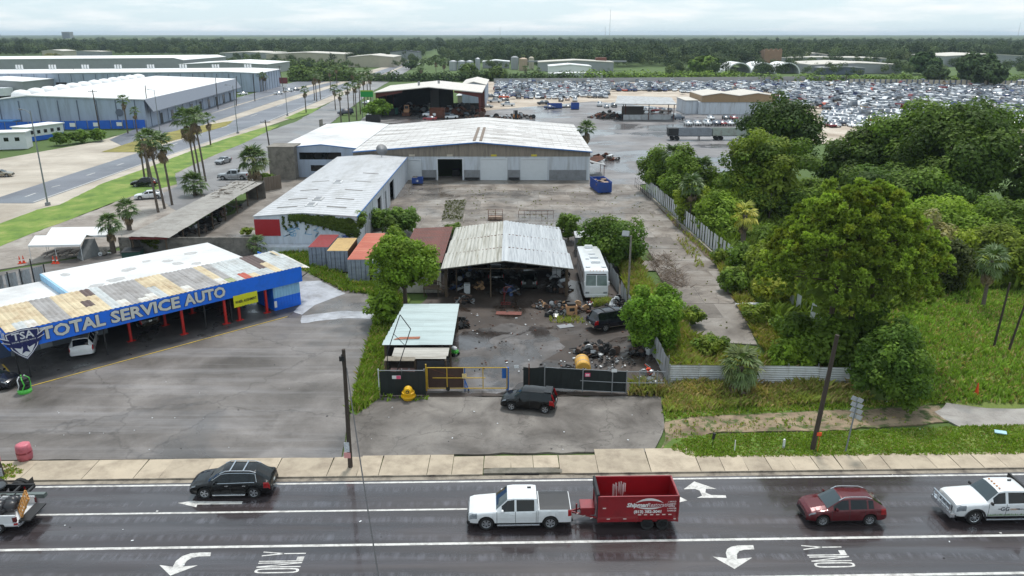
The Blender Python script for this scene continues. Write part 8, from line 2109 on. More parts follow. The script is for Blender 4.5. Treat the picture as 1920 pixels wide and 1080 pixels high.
# ---- the big pine
pb=G(1572,668);Hp=HT(1602,668,352);zc=zc_of(pb)
pt=thing("pine_tree","big slash pine with pale tufted crown behind the white fence","tree",pb)
rs=np.random.default_rng(77);cl=[];branches=[]
trunks=[((-1.6,-.8),.26),((1.0,.6),.28),((2.6,.2),.2)]
Rp=148*zc/F
for i in range(560):
 d=rs.normal(size=3);d/=np.linalg.norm(d)
 if d[2]<-.25:d[2]*=-.7
 k=rs.uniform(.62,1.0)**.5
 cz,rz=Hp*.53,Hp*.50
 taper=1.0-.18*max(0,d[2])
 c=np.array([d[0]*Rp*k*taper*(1+.1*math.sin(4*d[2]+i%3)),d[1]*Rp*.85*k*taper,cz+d[2]*rz*k])
 if c[2]<Hp*.13 and rs.uniform()<.5:continue
 q=rs.uniform(.55,1.4)
 colr=np.array(PINEC)*q if rs.uniform()<.85 else np.array((0.155,0.186,0.046))*q
 cl.append((tuple(c),(rs.uniform(.6,1.0),rs.uniform(.6,1.0),rs.uniform(.5,.8)),tuple(colr)))
def needle_tufts(cl,per,ln,rs):
 Vs,Ts=[],[]
 for(c,r,t) in cl:
  ntf=7;r=np.array(r)
  for _ in range(ntf):
   ax=np.array([c[0]/Rp,c[1]/Rp,(c[2]-Hp*.45)/(Hp*.5)]);d=rs.normal(size=3)*.55+ax+np.array([0,0,.35]);d/=np.linalg.norm(d);cc=np.array(c)+d*r*rs.uniform(.5,1.0)
   n=per;dd=rs.normal(size=(n,3))*.75+d;dd/=np.linalg.norm(dd,axis=1,keepdims=True)
   side=np.cross(dd,rs.normal(size=(n,3)));side/=np.linalg.norm(side,axis=1,keepdims=True);l=ln*rs.uniform(.7,1.2,n)[:,None];w=.06
   p0=cc-dd*.05;V=np.stack([p0-side*w,p0+side*w,p0+dd*l+side*w*.8,p0+dd*l-side*w*.8],1).reshape(-1,3)
   Vs.append(V);Ts.append(np.repeat(np.array(t)[None,:]*rs.uniform(.75,1.3,n)[:,None],4,0))
 return np.concatenate(Vs),np.concatenate(Ts)
V,T=needle_tufts(cl,26,.36,rs);V2,T2=clump_leaves([((0,0,Hp*.5),(Rp*.6,Rp*.5,Hp*.3),(.09,.13,.04))],1,.4,rs,(.5,1.0),cov=.7);V,T=np.concatenate([V,V2]),np.concatenate([T,T2])
npmesh("crown",V,quads_of(V),m_leaf,T,pt)
for(off_,r0) in trunks:
 mb=MB();mb.path([(off_[0],off_[1],-.2),(off_[0]*.9,off_[1],Hp*.35),(off_[0]*.5,off_[1]*.6,Hp*.7),(off_[0]*.4,off_[1]*.4,Hp*.9)],[r0,r0*.85,r0*.5,r0*.2],9);obj("trunk",mb,m_bark,pt)
mb=MB()
for(c,r,_) in cl[::4]:
 tx_=trunks[int(rs.integers(3))][0];hz=max(1.5,c[2]-rs.uniform(.4,1.6));mb.tube((tx_[0]*.6,tx_[1]*.6,min(hz,Hp*.85)),c,.07,.02,4,False)
obj("limbs",mb,m_bark,pt)
# ---- palms
m_frond=tintmat("palm_frond",(1,1,1,1),.5,trans=.15,var=.2,nscale=2.0,spec=.4)
m_palmtrunk=mat("palm_trunk",S(96,86,78),.9,var=.3,scale=6,stretch=(.3,.3,2.0),bump=.3)
def fan_mesh(L,nb,col,seed,droop=.35,spread=R(150),pet=.5):
 """one fan leaf along +x: stalk and folded blades"""
 rs=np.random.default_rng(seed);V,Fq,T=[],[],[]
 def q(a,b,c,d,t):
  i=len(V);V.extend([a,b,c,d]);T.extend([t]*4);Fq.append((i,i+1,i+2,i+3))
 st=L*pet;k=(col[0]*1.1,col[1]*1.0,col[2])
 q((0,-.02,0),(0,.02,0),(st,.015,.10*L),(st,-.015,.10*L),k)
 for i in range(nb):
  a=-spread/2+spread*i/(nb-1);l=L*(1-.25*abs(a)/(spread/2))*(1-pet)*rs.uniform(.88,1.1)*1.15
  wv=spread/nb*.62;ca,sa=math.cos(a),math.sin(a);z0=.10*L
  m1=(st+ca*l*.55,sa*l*.55,z0+.05*L);tip=(st+ca*l,sa*l,z0-droop*L*rs.uniform(.25,.8))
  cl_,sl_=math.cos(a-wv),math.sin(a-wv);cr,sr=math.cos(a+wv),math.sin(a+wv)
  tt=tuple(np.array(col)*rs.uniform(.8,1.25))
  q((st,0,z0),(st+cl_*l*.55,sl_*l*.55,z0+.03*L-(.03*L if i%2 else 0)),tip,(st+cr*l*.55,sr*l*.55,z0+.03*L+(.03*L if i%2 else 0)),tt)
 o=npmesh("frond",np.array(V),np.array(Fq),m_frond,np.array(T));me=o.data;bpy.data.objects.remove(o);return me
FANS=[fan_mesh(1.5,11,c,s) for s,c in((1,(0.093,0.147,0.043)),(2,(0.116,0.171,0.053)),(3,(0.078,0.127,0.040)))]
FANS_Y=[fan_mesh(1.5,11,(0.186,0.217,0.078),5),fan_mesh(1.5,11,(0.155,0.186,0.070),6)]
DEADF=[fan_mesh(1.4,8,(0.248,0.178,0.109),7,.5,R(110)),fan_mesh(1.4,8,(0.186,0.139,0.093),8,.5,R(110))]
def palm(label,base,H,cr=1.7,n=30,skirt=14,tr=.17,group=None,seed=0,fans=FANS,lean=(0,0),name="fan_palm",up=70,dn=-35,joined=False):
 t=thing(name,label,"palm tree",base,0,group);r_=random.Random(seed)
 hs=H-cr*.55
 if hs>.3:
  mb=MB();mb.path([(0,0,-.1),(lean[0]*.4,lean[1]*.4,hs*.5),(lean[0],lean[1],hs)],[tr*1.25,tr,tr*.9],9);obj("trunk",mb,m_palmtrunk,t)
 top=Vector((lean[0],lean[1],hs));Vs,Fs,Ts=[],[],[]
 for i in range(n+skirt):
  dead=i>=n
  me=r_.choice(DEADF) if dead else r_.choice(fans)
  az=i*2.39996+r_.uniform(-.2,.2);u=(i+.5)/n if not dead else 0
  el=R(r_.uniform(-82,-55)) if dead else R(up+(dn-up)*u+r_.uniform(-8,8))
  M=Matrix.Translation(top-Vector((0,0,(r_.uniform(.1,cr*.7) if dead else .25*u))))@Euler((0,-el,0)).to_matrix().to_4x4()
  M=Matrix.Translation(M.translation)@Euler((0,0,az)).to_matrix().to_4x4()@Euler((r_.uniform(-.3,.3),-el,0)).to_matrix().to_4x4()@Matrix.Scale(cr/1.5*r_.uniform(.85,1.1)*(1.0 if not dead else .9),4)
  if joined:
   co=np.empty(len(me.vertices)*3,np.float32);me.vertices.foreach_get("co",co);co=co.reshape(-1,3)
   A=np.array(M.to_3x3());co=co@A.T+np.array(M.translation)
   tt=np.empty(len(me.vertices)*4,np.float32);me.color_attributes["tint"].data.foreach_get("color",tt)
   Vs.append(co);Ts.append(tt.reshape(-1,4)[:,:3])
  else:
   o=bpy.data.objects.new("dead_frond" if dead else "frond",me);link(o);o.parent=t;o.matrix_local=M
 if joined:
  V=np.concatenate(Vs);npmesh("crown",V,quads_of(V),m_frond,np.concatenate(Ts),t)
 return t
def palm_px(label,bx,by,top,cr_px,seed,**k):
 b=G(bx,by);H=HT(bx,by,top);cr=cr_px*zc_of(b)/F
 if "lean_px" in k:k["lean"]=(k.pop("lean_px")*zc_of(b)/F,0)
 return palm(label,b,H,cr,seed=seed,**k)
GP="tall palms beside the open shed"
palm_px("tall palm with a shaggy brown skirt, farthest left of the front trio",297,398,250,17,1,group=GP,lean_px=-10,n=12,skirt=12)
palm_px("tall palm with a full green head in the middle of the front trio",309,391,248,26,2,group=GP,lean_px=-13,skirt=26)
palm_px("tall palm with a full shaggy head, right of the front trio",323,384,256,25,3,group=GP,lean_px=-6,skirt=24)
palm_px("slim palm behind the front trio, left of its pair",271,333,272,13,4,group=GP,n=16,skirt=10)
palm_px("slim palm behind the front trio, right of its pair",279,333,268,13,5,group=GP,n=16,skirt=10)
palm_px("tallest palm of the back group, with a broad shaggy head",367,327,209,28,6,group=GP,lean_px=-6,skirt=28)
palm_px("palm close behind the tallest palm of the back group",386,340,206,24,7,group=GP,lean_px=-8,skirt=20)
palm_px("thin palm leaning right beside the back group",376,335,232,18,8,group=GP,lean_px=-6,n=14,skirt=22)
palm_px("palm on the lawn edge at the right of the back group",395,272,215,15,9,group=GP,n=18,skirt=14)
palm_px("short stout palm by the white tents, nearer the camera",213,474,407,25,10,n=34,skirt=10,tr=.3)
palm_px("short stout palm behind the tents, farther back beside the shed roof",243,431,380,24,11,n=34,skirt=10,tr=.3)
palm_px("low bushy palm at the far side of the grey shed roof",366,366,330,27,12,n=40,skirt=8,tr=.3)
palm_px("broad yellow green fan palm by the silver pickup",480,350,283,32,13,n=46,skirt=16,tr=.35,fans=FANS_Y+FANS)
palm_px("small fan palm before the low white wall",482,478,446,22,14,n=24,skirt=4)
palm_px("stout palm with a brown skirt at the right end of the big warehouse",1098,290,231,19,15,n=36,skirt=26,tr=.4)
palm_px("wide pale fan palm growing through the white fence",1383,742,664,44,16,n=46,skirt=12,tr=.3,fans=[FANS[1],FANS_Y[1]],dn=-55)
palm_px("drooping yellow palm over a pale bare trunk in the scrub",1391,474,388,28,17,n=28,skirt=8,tr=.32,fans=[fan_mesh(1.5,11,(.46,.42,.06),9),fan_mesh(1.5,11,(.34,.36,.06),10)],dn=-70)
palm_px("fan palm rising from the dense bush, left of the two",1258,375,278,26,18,n=36,skirt=14)
palm_px("fan palm rising from the dense bush, right of the two",1312,392,302,25,19,n=36,skirt=12)
palm_px("fan palm leaning over the panel fence below the olive tree",1292,424,334,26,20,n=34,skirt=10)
palm_px("ragged drooping palm at the edge of the meadow",1842,578,470,34,21,n=30,skirt=20,fans=FANS,dn=-75)
GW="palms along the far boulevard"
for i,(bx,by,tp,cr,lab) in enumerate([(240,250,180,13,"palm at the corner of the pale blue warehouse by the blue screen"),(258,252,202,11,"shorter palm beside it at the warehouse corner"),(301,217,174,10,"thin palm before the warehouse front, left one of two"),(318,216,171,10,"thin palm before the warehouse front, right one of two"),(433,187,155,7,"small palm at the far end of the warehouse front"),(489,172,138,7,"slim palm by the end of the long warehouse, left of three"),(494,171,136,7,"slim palm by the end of the long warehouse, middle of three"),(499,170,139,7,"slim palm by the end of the long warehouse, right of three"),(574,211,163,10,"palm on the lawn tip by the trimmed bushes"),(590,188,138,11,"palm beyond the lawn tip"),(594,190,136,10,"palm just right of the one beyond the lawn tip"),(601,186,140,9,"palm behind the pair beyond the lawn tip"),(629,205,160,10,"palm beside the blue parked van"),(655,228,157,11,"front palm of the long row before the barn"),(669,225,153,11,"second palm of the long row before the barn"),(676,214,145,11,"third palm of the row before the barn"),(640,232,170,10,"shorter palm left of the row before the barn"),(684,205,141,10,"fourth palm of the row before the barn"),(696,200,139,10,"palm nearest the barn's left post"),(664,200,130,10,"palm behind the front row before the barn"),(690,190,128,9,"farthest palm behind the row before the barn"),(620,168,128,8,"palm at the bend of the boulevard, nearer one"),(632,160,122,8,"palm at the bend of the boulevard, farther one"),(818,150,108,9,"pale palm behind the barn roof, left one"),(833,150,112,9,"pale palm behind the barn roof, right one"),(790,152,122,8,"palm behind the barn's left gable"),(936,150,122,8,"palm right of the barn behind the lot wall"),(985,148,124,7,"palm at the lot wall's left end"),(1010,146,128,6,"small palm by the white hall")]):
 palm_px(lab,bx,by,tp,cr,100+i,group=GW,n=20,skirt=12,joined=True)
# ---- grass, weeds and litter on the ground
m_grass=tintmat("grass_blades",(1.5,1.38,1.05,1),.7,trans=.2,var=.25,nscale=.6,spec=.08)
def poly_pts(poly,n,rs):
 P_=np.array(poly);lo,hi=P_.min(0),P_.max(0);out=[]
 while len(out)<n:
  c=rs.uniform(lo,hi,(n*2,2))
  x0,y0=P_[:,0],P_[:,1];x1,y1=np.roll(x0,-1),np.roll(y0,-1)
  ins=np.zeros(len(c),bool)
  for a,b,p,q in zip(x0,y0,x1,y1):
   cond=((b>c[:,1])!=(q>c[:,1]))&(c[:,0]<(p-a)*(c[:,1]-b)/(q-b+1e-12)+a);ins^=cond
  out.extend(c[ins].tolist())
 return np.array(out[:n])
def grass(name,label,polypx,dens,h,col,seed,world=False,w=.05,cmul=(.7,1.35),z=0.0,dry=None,dryk=.25,blades=4,hvar=(.5,1.4),cat="grass"):
 rs=np.random.default_rng(seed);poly=[tuple(G(x,y)[:2]) if not world else(x,y) for x,y in polypx]
 A=abs(sum(poly[i-1][0]*poly[i][1]-poly[i][0]*poly[i-1][1] for i in range(len(poly))))/2
 n=int(A*dens);C=poly_pts(poly,n,rs)
 Vs,Ts=[],[]
 patch=.5+.5*np.sin(C[:,0]*.9+2*np.sin(C[:,1]*.7))*np.sin(C[:,1]*1.1+np.sin(C[:,0]*.5))
 for b in range(blades):
  a=rs.uniform(0,2*PI,n);l=h*rs.uniform(*hvar,n)*(.6+.7*patch);ln=l*rs.uniform(.2,.8,n)
  ox,oy=np.cos(a),np.sin(a)
  base=np.stack([C[:,0]+rs.uniform(-.1,.1,n),C[:,1]+rs.uniform(-.1,.1,n),np.full(n,z)],1)
  sd=np.stack([-oy,ox,np.zeros(n)],1)*(w*rs.uniform(.6,1.3,n))[:,None]
  mid=base+np.stack([ox*ln*.35,oy*ln*.35,l*.65],1);tip=base+np.stack([ox*ln,oy*ln,l*.95],1)
  V=np.stack([base-sd,base+sd,mid+sd*.8,tip],1);Vs.append(V.reshape(-1,3))
  t=np.array(col)[None,:]*rs.uniform(*cmul,n)[:,None]
  if dry is not None:
   m_=(rs.uniform(0,1,n)<dryk*(.4+1.2*(1-patch)))[:,None];t=np.where(m_,np.array(dry)[None,:]*rs.uniform(.7,1.2,n)[:,None],t)
  Ts.append(np.repeat(t,4,0))
 V=np.concatenate(Vs);o=npmesh(name,V,quads_of(V),m_grass,np.concatenate(Ts));return tag(o,label,cat,None,"stuff")
GR=(.135,.215,.032);GRY=(.20,.25,.07);DRY=(.30,.25,.14)
grass("verge_grass","mown bright green grass of the verge along the sidewalk",[(1255,840),(1280,822),(1330,814),(1450,812),(1600,808),(1780,800),(2080,792),(2080,849),(1300,857)],70,.10,GR,1,dry=DRY,dryk=.10)
grass("verge_weeds","rough weedy grass at the foot of the white fence",[(1240,760),(1256,722),(1600,728),(1640,745),(1600,758),(1400,765),(1250,775)],40,.5,GRY,2,dry=DRY,dryk=.35)
grass("fence_weeds","tall dry weeds crowding the white fence and chain link corner",[(1180,742),(1190,726),(1420,722),(1600,726),(1600,738),(1400,748)],28,.75,(.18,.21,.065),3,dry=DRY,dryk=.5,w=.06)
grass("low_verge","patchy low grass between the weeds and the sandy track",[(1240,772),(1400,765),(1650,752),(1760,745),(1775,757),(1600,766),(1440,773),(1250,786)],40,.2,GR,4,dry=DRY,dryk=.2)
grass("track_tufts","thin tufts of grass on the sandy track",[(1260,790),(1500,782),(1700,775),(1700,792),(1400,806),(1250,826)],5,.14,GR,5,dry=DRY,dryk=.4)
grass("meadow_grass","long yellow green meadow grass beyond the big bush",[(1700,752),(1645,640),(1640,580),(1760,545),(2060,540),(2060,752),(1850,758)],16,.42,(.155,.255,.05),6,dry=DRY,dryk=.16,w=.07,blades=4)
grass("strip_weeds","tall yellow green weeds between the scrap yard wall and the strip",[(1248,705),(1230,660),(1180,560),(1150,470),(1185,455),(1212,530),(1262,590),(1300,640),(1400,668),(1470,690),(1420,705)],26,.8,(.19,.24,.06),7,dry=DRY,dryk=.28,w=.07)
grass("strip_edge_weeds","weeds spilling over the right edge of the old strip",[(1428,652),(1392,590),(1352,515),(1345,495),(1362,500),(1400,560),(1470,620),(1560,690),(1480,700)],24,.75,(.19,.215,.055),8,dry=DRY,dryk=.25,w=.07)
grass("bank_grass","long green grass on the bank between the car park and the scrap yard",[(702,600),(678,690),(657,770),(672,776),(712,745),(716,690),(735,620),(765,572),(735,540)],36,.55,(.13,.20,.034),9,dry=DRY,dryk=.12)
grass("bank_grass_back","grass around the shipping containers",[(500,480),(520,466),(580,470),(585,502),(640,512),(655,532),(695,532),(740,520),(740,570),(690,552),(640,545),(580,512)],26,.5,(.12,.19,.034),10,dry=DRY,dryk=.1)
grass("tree_scrub","undergrowth of the wood behind the panel fence",[(1376,500),(1236,366),(1236,345),(1420,340),(1700,380),(2060,420),(2060,545),(1780,548),(1640,590),(1660,700),(1500,690),(1420,580)],5,1.5,(.11,.165,.036),11,w=.22,blades=5,cmul=(.5,1.5))
grass("yard_weeds","weeds in the joints of the old concrete strip",[(1280,440),(1310,470),(1320,500),(1300,500),(1270,450)],3,.4,GRY,13,dry=DRY,dryk=.3)
grass("gate_weeds","tufts of grass around the yellow hydrant shaped drum",[(715,752),(800,752),(805,742),(715,742)],12,.2,GR,14)
grass("heap_weeds","weedy patch around the engine heap in the scrap yard",[(1030,590),(1090,592),(1095,605),(1060,608),(1030,603)],14,.25,GRY,15,dry=DRY,dryk=.3)
grass("rv_weeds","weeds before the front bumper of the motorhome",[(1108,566),(1142,562),(1150,570),(1112,576)],30,.5,GRY,16,dry=DRY,dryk=.3)
grass("joint_weeds","small weeds in the joints of the courtyard concrete",[(760,350),(1180,352),(1300,470),(1390,620),(1310,620),(1180,434),(870,424)],.12,.16,(.13,.15,.06),21,blades=7,w=.045)
grass("patch_weeds","dark weedy patch in the courtyard behind the red roofed house",[(836,377),(873,377),(866,413),(829,413)],5,.25,(.07,.085,.03),22,blades=5)
grass("pole_grass","small patch of grass at the short pole by the sidewalk corner",[(-60,902),(-60,870),(20,872),(46,884),(20,898)],60,.14,GR,23,dry=DRY,dryk=.2)
grass("band_weeds","weeds along the foot of the white panel fence beside the strip",[(1225,372),(1345,482),(1362,506),(1348,505),(1322,476),(1262,420)],5,.5,GRY,24,dry=DRY,dryk=.35,w=.06)
for i,(bx,by,tp,w_) in enumerate(((1372,540,492,64),(1350,498,466,40),(1420,610,566,60),(1296,610,572,56),(1330,665,622,70))):
 leafy_px("shrub","weedy shrub spilling over the old concrete strip, %s"%("on its right edge under the fence","beside the panel fence's near end","right of its lower end","at its left edge beyond the round bush","at its lower end behind the white fence")[i],bx,by,tp,w_,OLIVE,130+i,ncl=20,leaf=.15,c0=.0,crot=.32,squash=.7,cat="bush",trunk=False,col2=MID)
mb=MB();r_=random.Random(31)
for q in range(380):
 yy=r_.uniform(478,540);p=G(1205+(yy-478)*.7+r_.uniform(0,48),yy);a=r_.uniform(0,6.28);l=r_.uniform(.5,1.4)
 mb.tube(p,(p.x+l*math.cos(a),p.y+l*math.sin(a),r_.uniform(.2,.8)),.03,.012,3,False)
obj("dead_brush",mb,mat("dead_twigs",S(112,96,82),.9,var=.3),label="brown heap of dead brush beside the old concrete strip",cat="brush",kind="stuff")
# ========= clutter of the scrap yard
m_tanm=mat("machine_tan",S(196,150,112),.6,var=.15,dirt=S(110,80,60),dirt_amt=.3)
m_bluej=mat("faded_blue",S(60,80,120),.6,var=.2)
def heap_px(label,px,py,wpx,h,n,seed,mats_,deep=.7,cell=(.2,.9)):
 b=G(px,py);r=wpx/2*zc_of(b)/F;return scrap_heap("scrap_heap",label,b,(r,r*deep),h,n,seed,mats_,cell=cell)
JD=[m_blackmetal,JM[2],m_tyre,m_steel,JM[4]]
heap_px("heap of engines, hubs and a white wheel before the shed's right post",1062,583,86,1.0,90,1,JD+[MATS["scrap_tan"],m_rust])
heap_px("cardboard coloured heap beside the white wheel",1014,577,26,.7,30,2,[MATS["scrap_tan"],JM[4],m_steel],cell=(.2,.6))
heap_px("black plastic and cables left of the tan machine",1046,590,40,.5,40,3,[m_blackmetal,m_black_pl,m_steel])
heap_px("tangle of dark engine parts on the ground behind the screened fence",1118,660,84,.8,110,4,JD)
heap_px("scatter of small grey parts right of the yellow tank",1150,682,90,.25,90,5,[m_steel,m_blackmetal,JM[2]],cell=(.08,.35))
heap_px("pair of pale drums and parts against the sheet wall",1194,640,26,.6,22,6,[MATS["scrap_tan"],m_steel,m_rust],cell=(.2,.6))
heap_px("dark parts at the foot of the sheet wall",1192,663,34,.4,34,7,JD)
heap_px("black bags and bumpers beside the motorhome",1160,575,44,1.0,50,8,[m_black_pl,m_blackmetal,JM[2],P_WHITE])
heap_px("red and white cans before the motorhome's bumper",1108,572,20,.6,16,9,[mat("can_red",S(170,30,34),.5),P_WHITE,m_steel],cell=(.2,.5))
heap_px("dark stack of tyres and parts along the lean-to's right side",866,612,26,.9,60,10,JD)
heap_px("dark junk between the lean-to and the shed's left post",872,566,32,.8,50,11,JD)
heap_px("junk with a blue tarp at the shed's left bay",862,540,34,1.3,60,12,JD+[m_bluej])
heap_px("brown cardboard heap inside the shed's left bay",898,540,26,.8,26,13,[MATS["scrap_tan"],JM[4]])
heap_px("engines and stands in the middle of the shed mouth",957,552,34,1.4,60,14,JD+[m_bluej])
heap_px("shelves of parts deep in the shed's middle bay",965,520,30,1.8,70,15,JD)
heap_px("parts piled around the shed's right post",1048,545,44,1.5,80,16,JD+[P_WHITE])
heap_px("boxes and white goods at the shed's right back",1046,520,40,1.7,60,17,JD+[P_WHITE,m_greypanel])
heap_px("jumble at the back of the shed's left bay",880,520,60,1.9,90,18,JD+[m_bluej])
heap_px("black car parts left of the yellow tank behind the screen",1068,702,34,.9,40,19,[m_blackmetal,m_tyre,m_black_pl])
heap_px("pale bags and a grey bumper on the screened fence's inner side",1098,712,44,1.1,34,20,[P_WHITE,m_greypanel,m_steel])
heap_px("dark wreckage and a tyre at the chain link corner",1218,728,60,1.0,60,21,JD+[m_rust])
heap_px("orange and grey scrap on top of the corner wreckage",1214,706,26,1.2,18,22,[m_orange,m_steel,m_greypanel],cell=(.2,.7))
heap_px("clutter along the shade of the lean-to behind the black screen",760,715,60,.9,60,23,JD+[m_steel])
heap_px("dark tyres piled against the block wall behind the garage",340,470,70,1.1,60,24,[m_tyre,m_blackmetal])
heap_px("broken white concrete beside the black bins",196,478,20,.6,24,25,[m_conc_l,m_block,P_WHITE],cell=(.2,.7))
scrap_heap("dark_litter","dark cars' parts under the long open shed roof",Vector((-45.5,112,0)),(1.8,15),1.2,90,26,JD,cell=(.4,1.6))
r_=random.Random(8);mb=MB()
for q in range(170):
 p=G(r_.uniform(880,1180),r_.uniform(575,700));s_=r_.uniform(.04,.16);mb.m(r_.randrange(4));mb.cbox((p.x,p.y,.02+s_*.2),(s_*r_.uniform(.6,2),s_,s_*.4),r_.uniform(0,3))
obj("litter",mb,[P_WHITE,m_blackmetal,JM[4],m_rust],label="small litter strewn over the scrap yard ground",cat="litter",kind="stuff")
r_=random.Random(9);mb=MB()
for q in range(70):
 k=r_.random();p=G(r_.uniform(60,640),r_.uniform(680,850)) if k<.35 else G(r_.uniform(680,1240),r_.uniform(760,845)) if k<.6 else G(r_.uniform(1250,1900),r_.uniform(745,840)) if k<.85 else G(r_.uniform(20,1900),r_.uniform(880,1070),-.1)
 s_=r_.uniform(.03,.09);mb.m(0 if r_.random()<.7 else 1);mb.cbox((p.x,p.y,p.z+.02),(s_*r_.uniform(.8,2),s_,.02),r_.uniform(0,3))
obj("litter",mb,[P_WHITE,m_blackmetal],label="scraps of white paper on the car park, the drive and the verge",cat="litter",kind="stuff")
t=thing("fuel_tank","yellow cylindrical tank standing on end behind the black screen","tank",G(1092,705));m_tk=mat("tank_yellow",S(206,158,66),.5,var=.1,dirt=S(150,80,50),dirt_amt=.3)
mb=MB();mb.lathe([(.2,-.95),(.55,-.9),(.62,-.8),(.62,.8),(.55,.9),(.2,.95)],20,axis='y',c=(0,.2,.95));obj("shell",mb,m_tk,t,smooth=False)
mb=MB();mb.lathe([(.12,-1.0),(.12,-.94),(.02,-.94)],12,axis='y',c=(0,.2,.95));obj("cap",mb,m_blackmetal,t)
for y in(-.4,.8):mb=MB();mb.box(-.5,.5,y-.06,y+.06,0,.4);obj("cradle",mb,m_rust,t)
for y in(-.3,.6):mb=MB();mb.lathe([(.63,-.04),(.63,.04)],20,axis='y',c=(0,y+.1,.95));obj("strap",mb,m_steel,t)
t=thing("tan_machine","tan boxy machine with a dark opening in the heap before the shed","machine",G(1071,590),R(8));mb=MB();mb.box(-.55,.55,-.4,.4,.05,1.05);obj("body",mb,m_tanm,t,bevel=.05);mb=MB();mb.box(-.28,.25,-.42,-.402,.5,.85);obj("opening",mb,m_blackmetal,t);mb=MB();mb.box(-.45,.4,-.3,.3,1.05,1.25);obj("top",mb,m_blackmetal,t)
t=thing("car_wheel","white wheel standing in the heap before the shed","wheel",G(1034,574));mb=MB();mb.lathe([(.2,-.1),(.36,-.1),(.38,0),(.36,.1),(.2,.1)],16,axis='y',c=(0,0,.38));obj("tyre",mb,m_tyre,t);mb=MB();mb.lathe([(.25,-.11),(.05,-.12)],14,axis='y',c=(0,0,.38));obj("rim",mb,P_WHITE,t)
t=thing("rusty_plate","flat rusty red sheet lying on the scrap yard ground","metal sheet",G(954,588));mb=MB();mb.cbox((0,0,.05),(2.6,.95,.03),rz=R(-4));obj("sheet",mb,mat("rust_red_sheet",S(110,60,50),.7,var=.25,scale=2),t)
t=thing("steel_plate","dark grey steel plate lying by the weedy patch","metal sheet",G(1060,612));mb=MB();mb.cbox((0,0,.04),(1.5,.9,.03),rz=R(20));obj("sheet",mb,m_greypanel,t)
t=thing("washing_machine","white appliance standing at the shed's left bay","appliance",G(876,549));mb=MB();mb.box(-.33,.33,-.3,.3,0,1.1);obj("casing",mb,P_WHITE,t,bevel=.02);mb=MB();mb.box(-.2,.2,-.32,-.3,.95,1.03);obj("panel",mb,m_greypanel,t)
t=thing("white_cabinet","white cabinet at the right back of the shed","cabinet",G(1043,522));mb=MB();mb.box(-.5,.5,-.3,.3,.2,1.5);obj("casing",mb,P_WHITE,t,bevel=.02);mb=MB();mb.box(-.02,.02,-.315,-.3,.25,1.45);obj("door_gap",mb,m_blackmetal,t)
t=thing("engine_hoist","red engine hoist standing in the middle of the shed mouth","hoist",G(947,570));m_hr=mat("hoist_red",S(104,34,30),.5,var=.15)
mb=MB();mb.tube((-.1,0,0),(-.1,0,1.9),.05);mb.tube((-.1,0,1.85),(.7,-.2,2.0),.04);mb.tube((-.4,-.3,.08),(.6,-.3,.08),.05);mb.tube((-.4,.3,.08),(.6,.3,.08),.05);mb.tube((-.4,-.3,.08),(-.4,.3,.08),.05);mb.tube((-.1,0,.8),(.3,-.1,1.9),.04);obj("frame",mb,m_hr,t)
t=thing("white_bucket","white square tub beside the leaning sheet wall","tub",G(1216,664));mb=MB();mb.lathe([(.30,0),(.36,.75),(.38,.78)],4);obj("tub",mb,P_WHITE,t,bevel=.04);mb=MB();mb.lathe([(.36,.6),(.40,.62),(.36,.64)],4);obj("rim",mb,P_WHITE,t)
t=thing("mower","green and white small mower beside the lean-to","mower",G(850,665),R(-40));mb=MB();mb.box(-.5,.5,-.25,.25,.2,.55);obj("deck",mb,MATS["lime_green"],t,bevel=.08);mb=MB();mb.blob((.1,0,.65),(.35,.22,.18),2,.1,2);obj("hood",mb,P_WHITE,t)
for x in(-.35,.35):
 for s_ in(1,-1):wheel(t,x,s_*.28,.16,.1,m_rim_dark,5,n=10)
t=thing("boom_gate_rails","low rusty railing beside the tin shed's back roof edge","railing",G(960,408));mb=MB()
for q in range(7):mb.tube((q*.9+1,0,0),(q*.9+1,0,1.1),.04,n=4)
mb.tube((1,0,1.1),(6.4,0,1.1),.04,n=4);mb.tube((1,0,.55),(6.4,0,.55),.04,n=4);obj("rail",mb,m_rust,t)
t=thing("rust_cage","rusty steel cage stillage behind the tin shed roof","cage",G(929,412));mb=MB()
for x in(-1.1,0,1.1):
 for y in(-.6,.6):mb.tube((x,y,0),(x,y,1.5),.04,n=4)
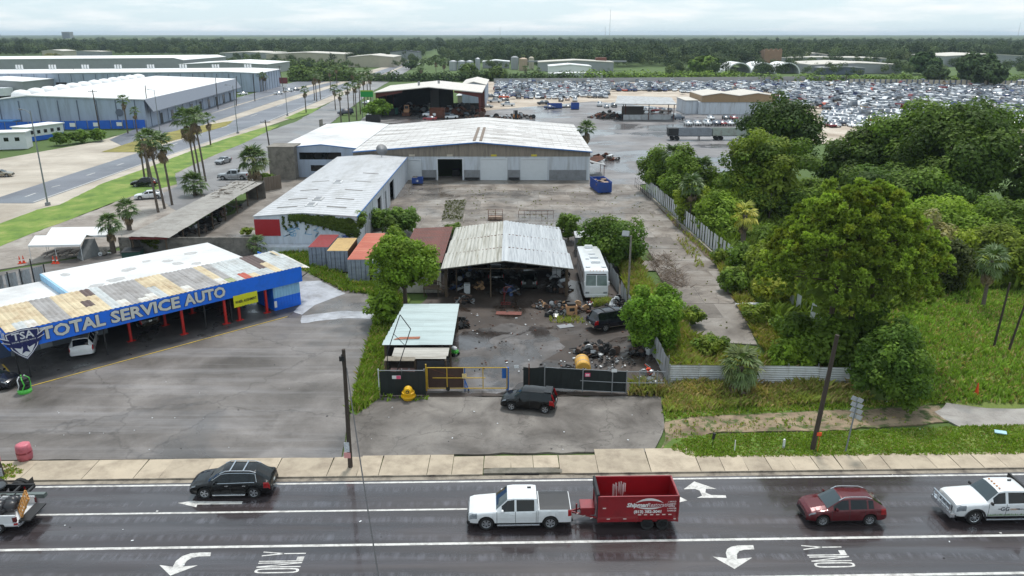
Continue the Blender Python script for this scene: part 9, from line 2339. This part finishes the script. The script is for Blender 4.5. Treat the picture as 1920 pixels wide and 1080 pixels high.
for z in(.1,.8,1.5):mb.path([(-1.1,-.6,z),(1.1,-.6,z),(1.1,.6,z),(-1.1,.6,z),(-1.1,-.6,z)],.035,4)
obj("frame",mb,m_rust,t);mb=MB();mb.box(-1,1,-.5,.5,.15,.55);obj("load",mb,m_debris,t)
t=thing("grey_lean_to","low grey open lean-to behind the motorhome","shed",G(1110,478));mb=MB();mb.slab([(-2.2,0,2.3),(1.6,0,2.3),(1.6,2.6,2.5),(-2.2,2.6,2.5)],.06);obj("roof",mb,m_gpanel,t)
for x in(-2.1,1.5):mb=MB();mb.box(x-.06,x+.06,.05,.17,0,2.24);obj("post",mb,m_steel,t)
mb=MB();mb.box(-2.1,1.5,2.4,2.46,0,2.4);obj("back_wall",mb,m_wpanel,t)
t=thing("rubble_roof","collapsed brown tin awning at the right wall of the big warehouse","awning",(15.3,156,0));mb=MB();mb.slab([(0,-3,3.0),(3.2,-3,2.4),(3.2,4,2.4),(0,4,3.0)],.06);obj("roof",mb,m_gpanel,t);mb=MB();mb.cbox((1.5,0,3.1),(3,2.2,.08),.4,.3,-.3);mb.cbox((2.2,2,3.3),(2.2,1.4,.08),1.0,-.4,.5);obj("loose_sheet",mb,m_rust,t)
for y in(-2.8,3.8):mb=MB();mb.tube((3,y,0),(3,y,2.4),.06);obj("post",mb,m_rust,t)
heap_px("pile of pale rubble beside the big warehouse's right corner",1140,300,40,1.2,60,30,[m_conc_l,m_blackmetal,m_rust,P_WHITE],cell=(.3,1.4))
# ========= the air
def haze_box(y1=15500,half=13500,top=62,dens=7.5e-5):
 mb=MB();mb.box(-half,half,-400,y1,-1.2,top)
 m_=bpy.data.materials.new("haze");m_.use_nodes=True;t=m_.node_tree
 for x in list(t.nodes):
  if x.type!='OUTPUT_MATERIAL':t.nodes.remove(x)
 pv=t.nodes.new("ShaderNodeVolumePrincipled")
 pv.inputs["Color"].default_value=(.70,.85,1.0,1);pv.inputs["Density"].default_value=dens;pv.inputs["Anisotropy"].default_value=0.0
 t.links.new(pv.outputs[0],t.nodes["Material Output"].inputs["Volume"])
 o=obj("haze",mb,m_,kind="stuff");return o
haze_box()
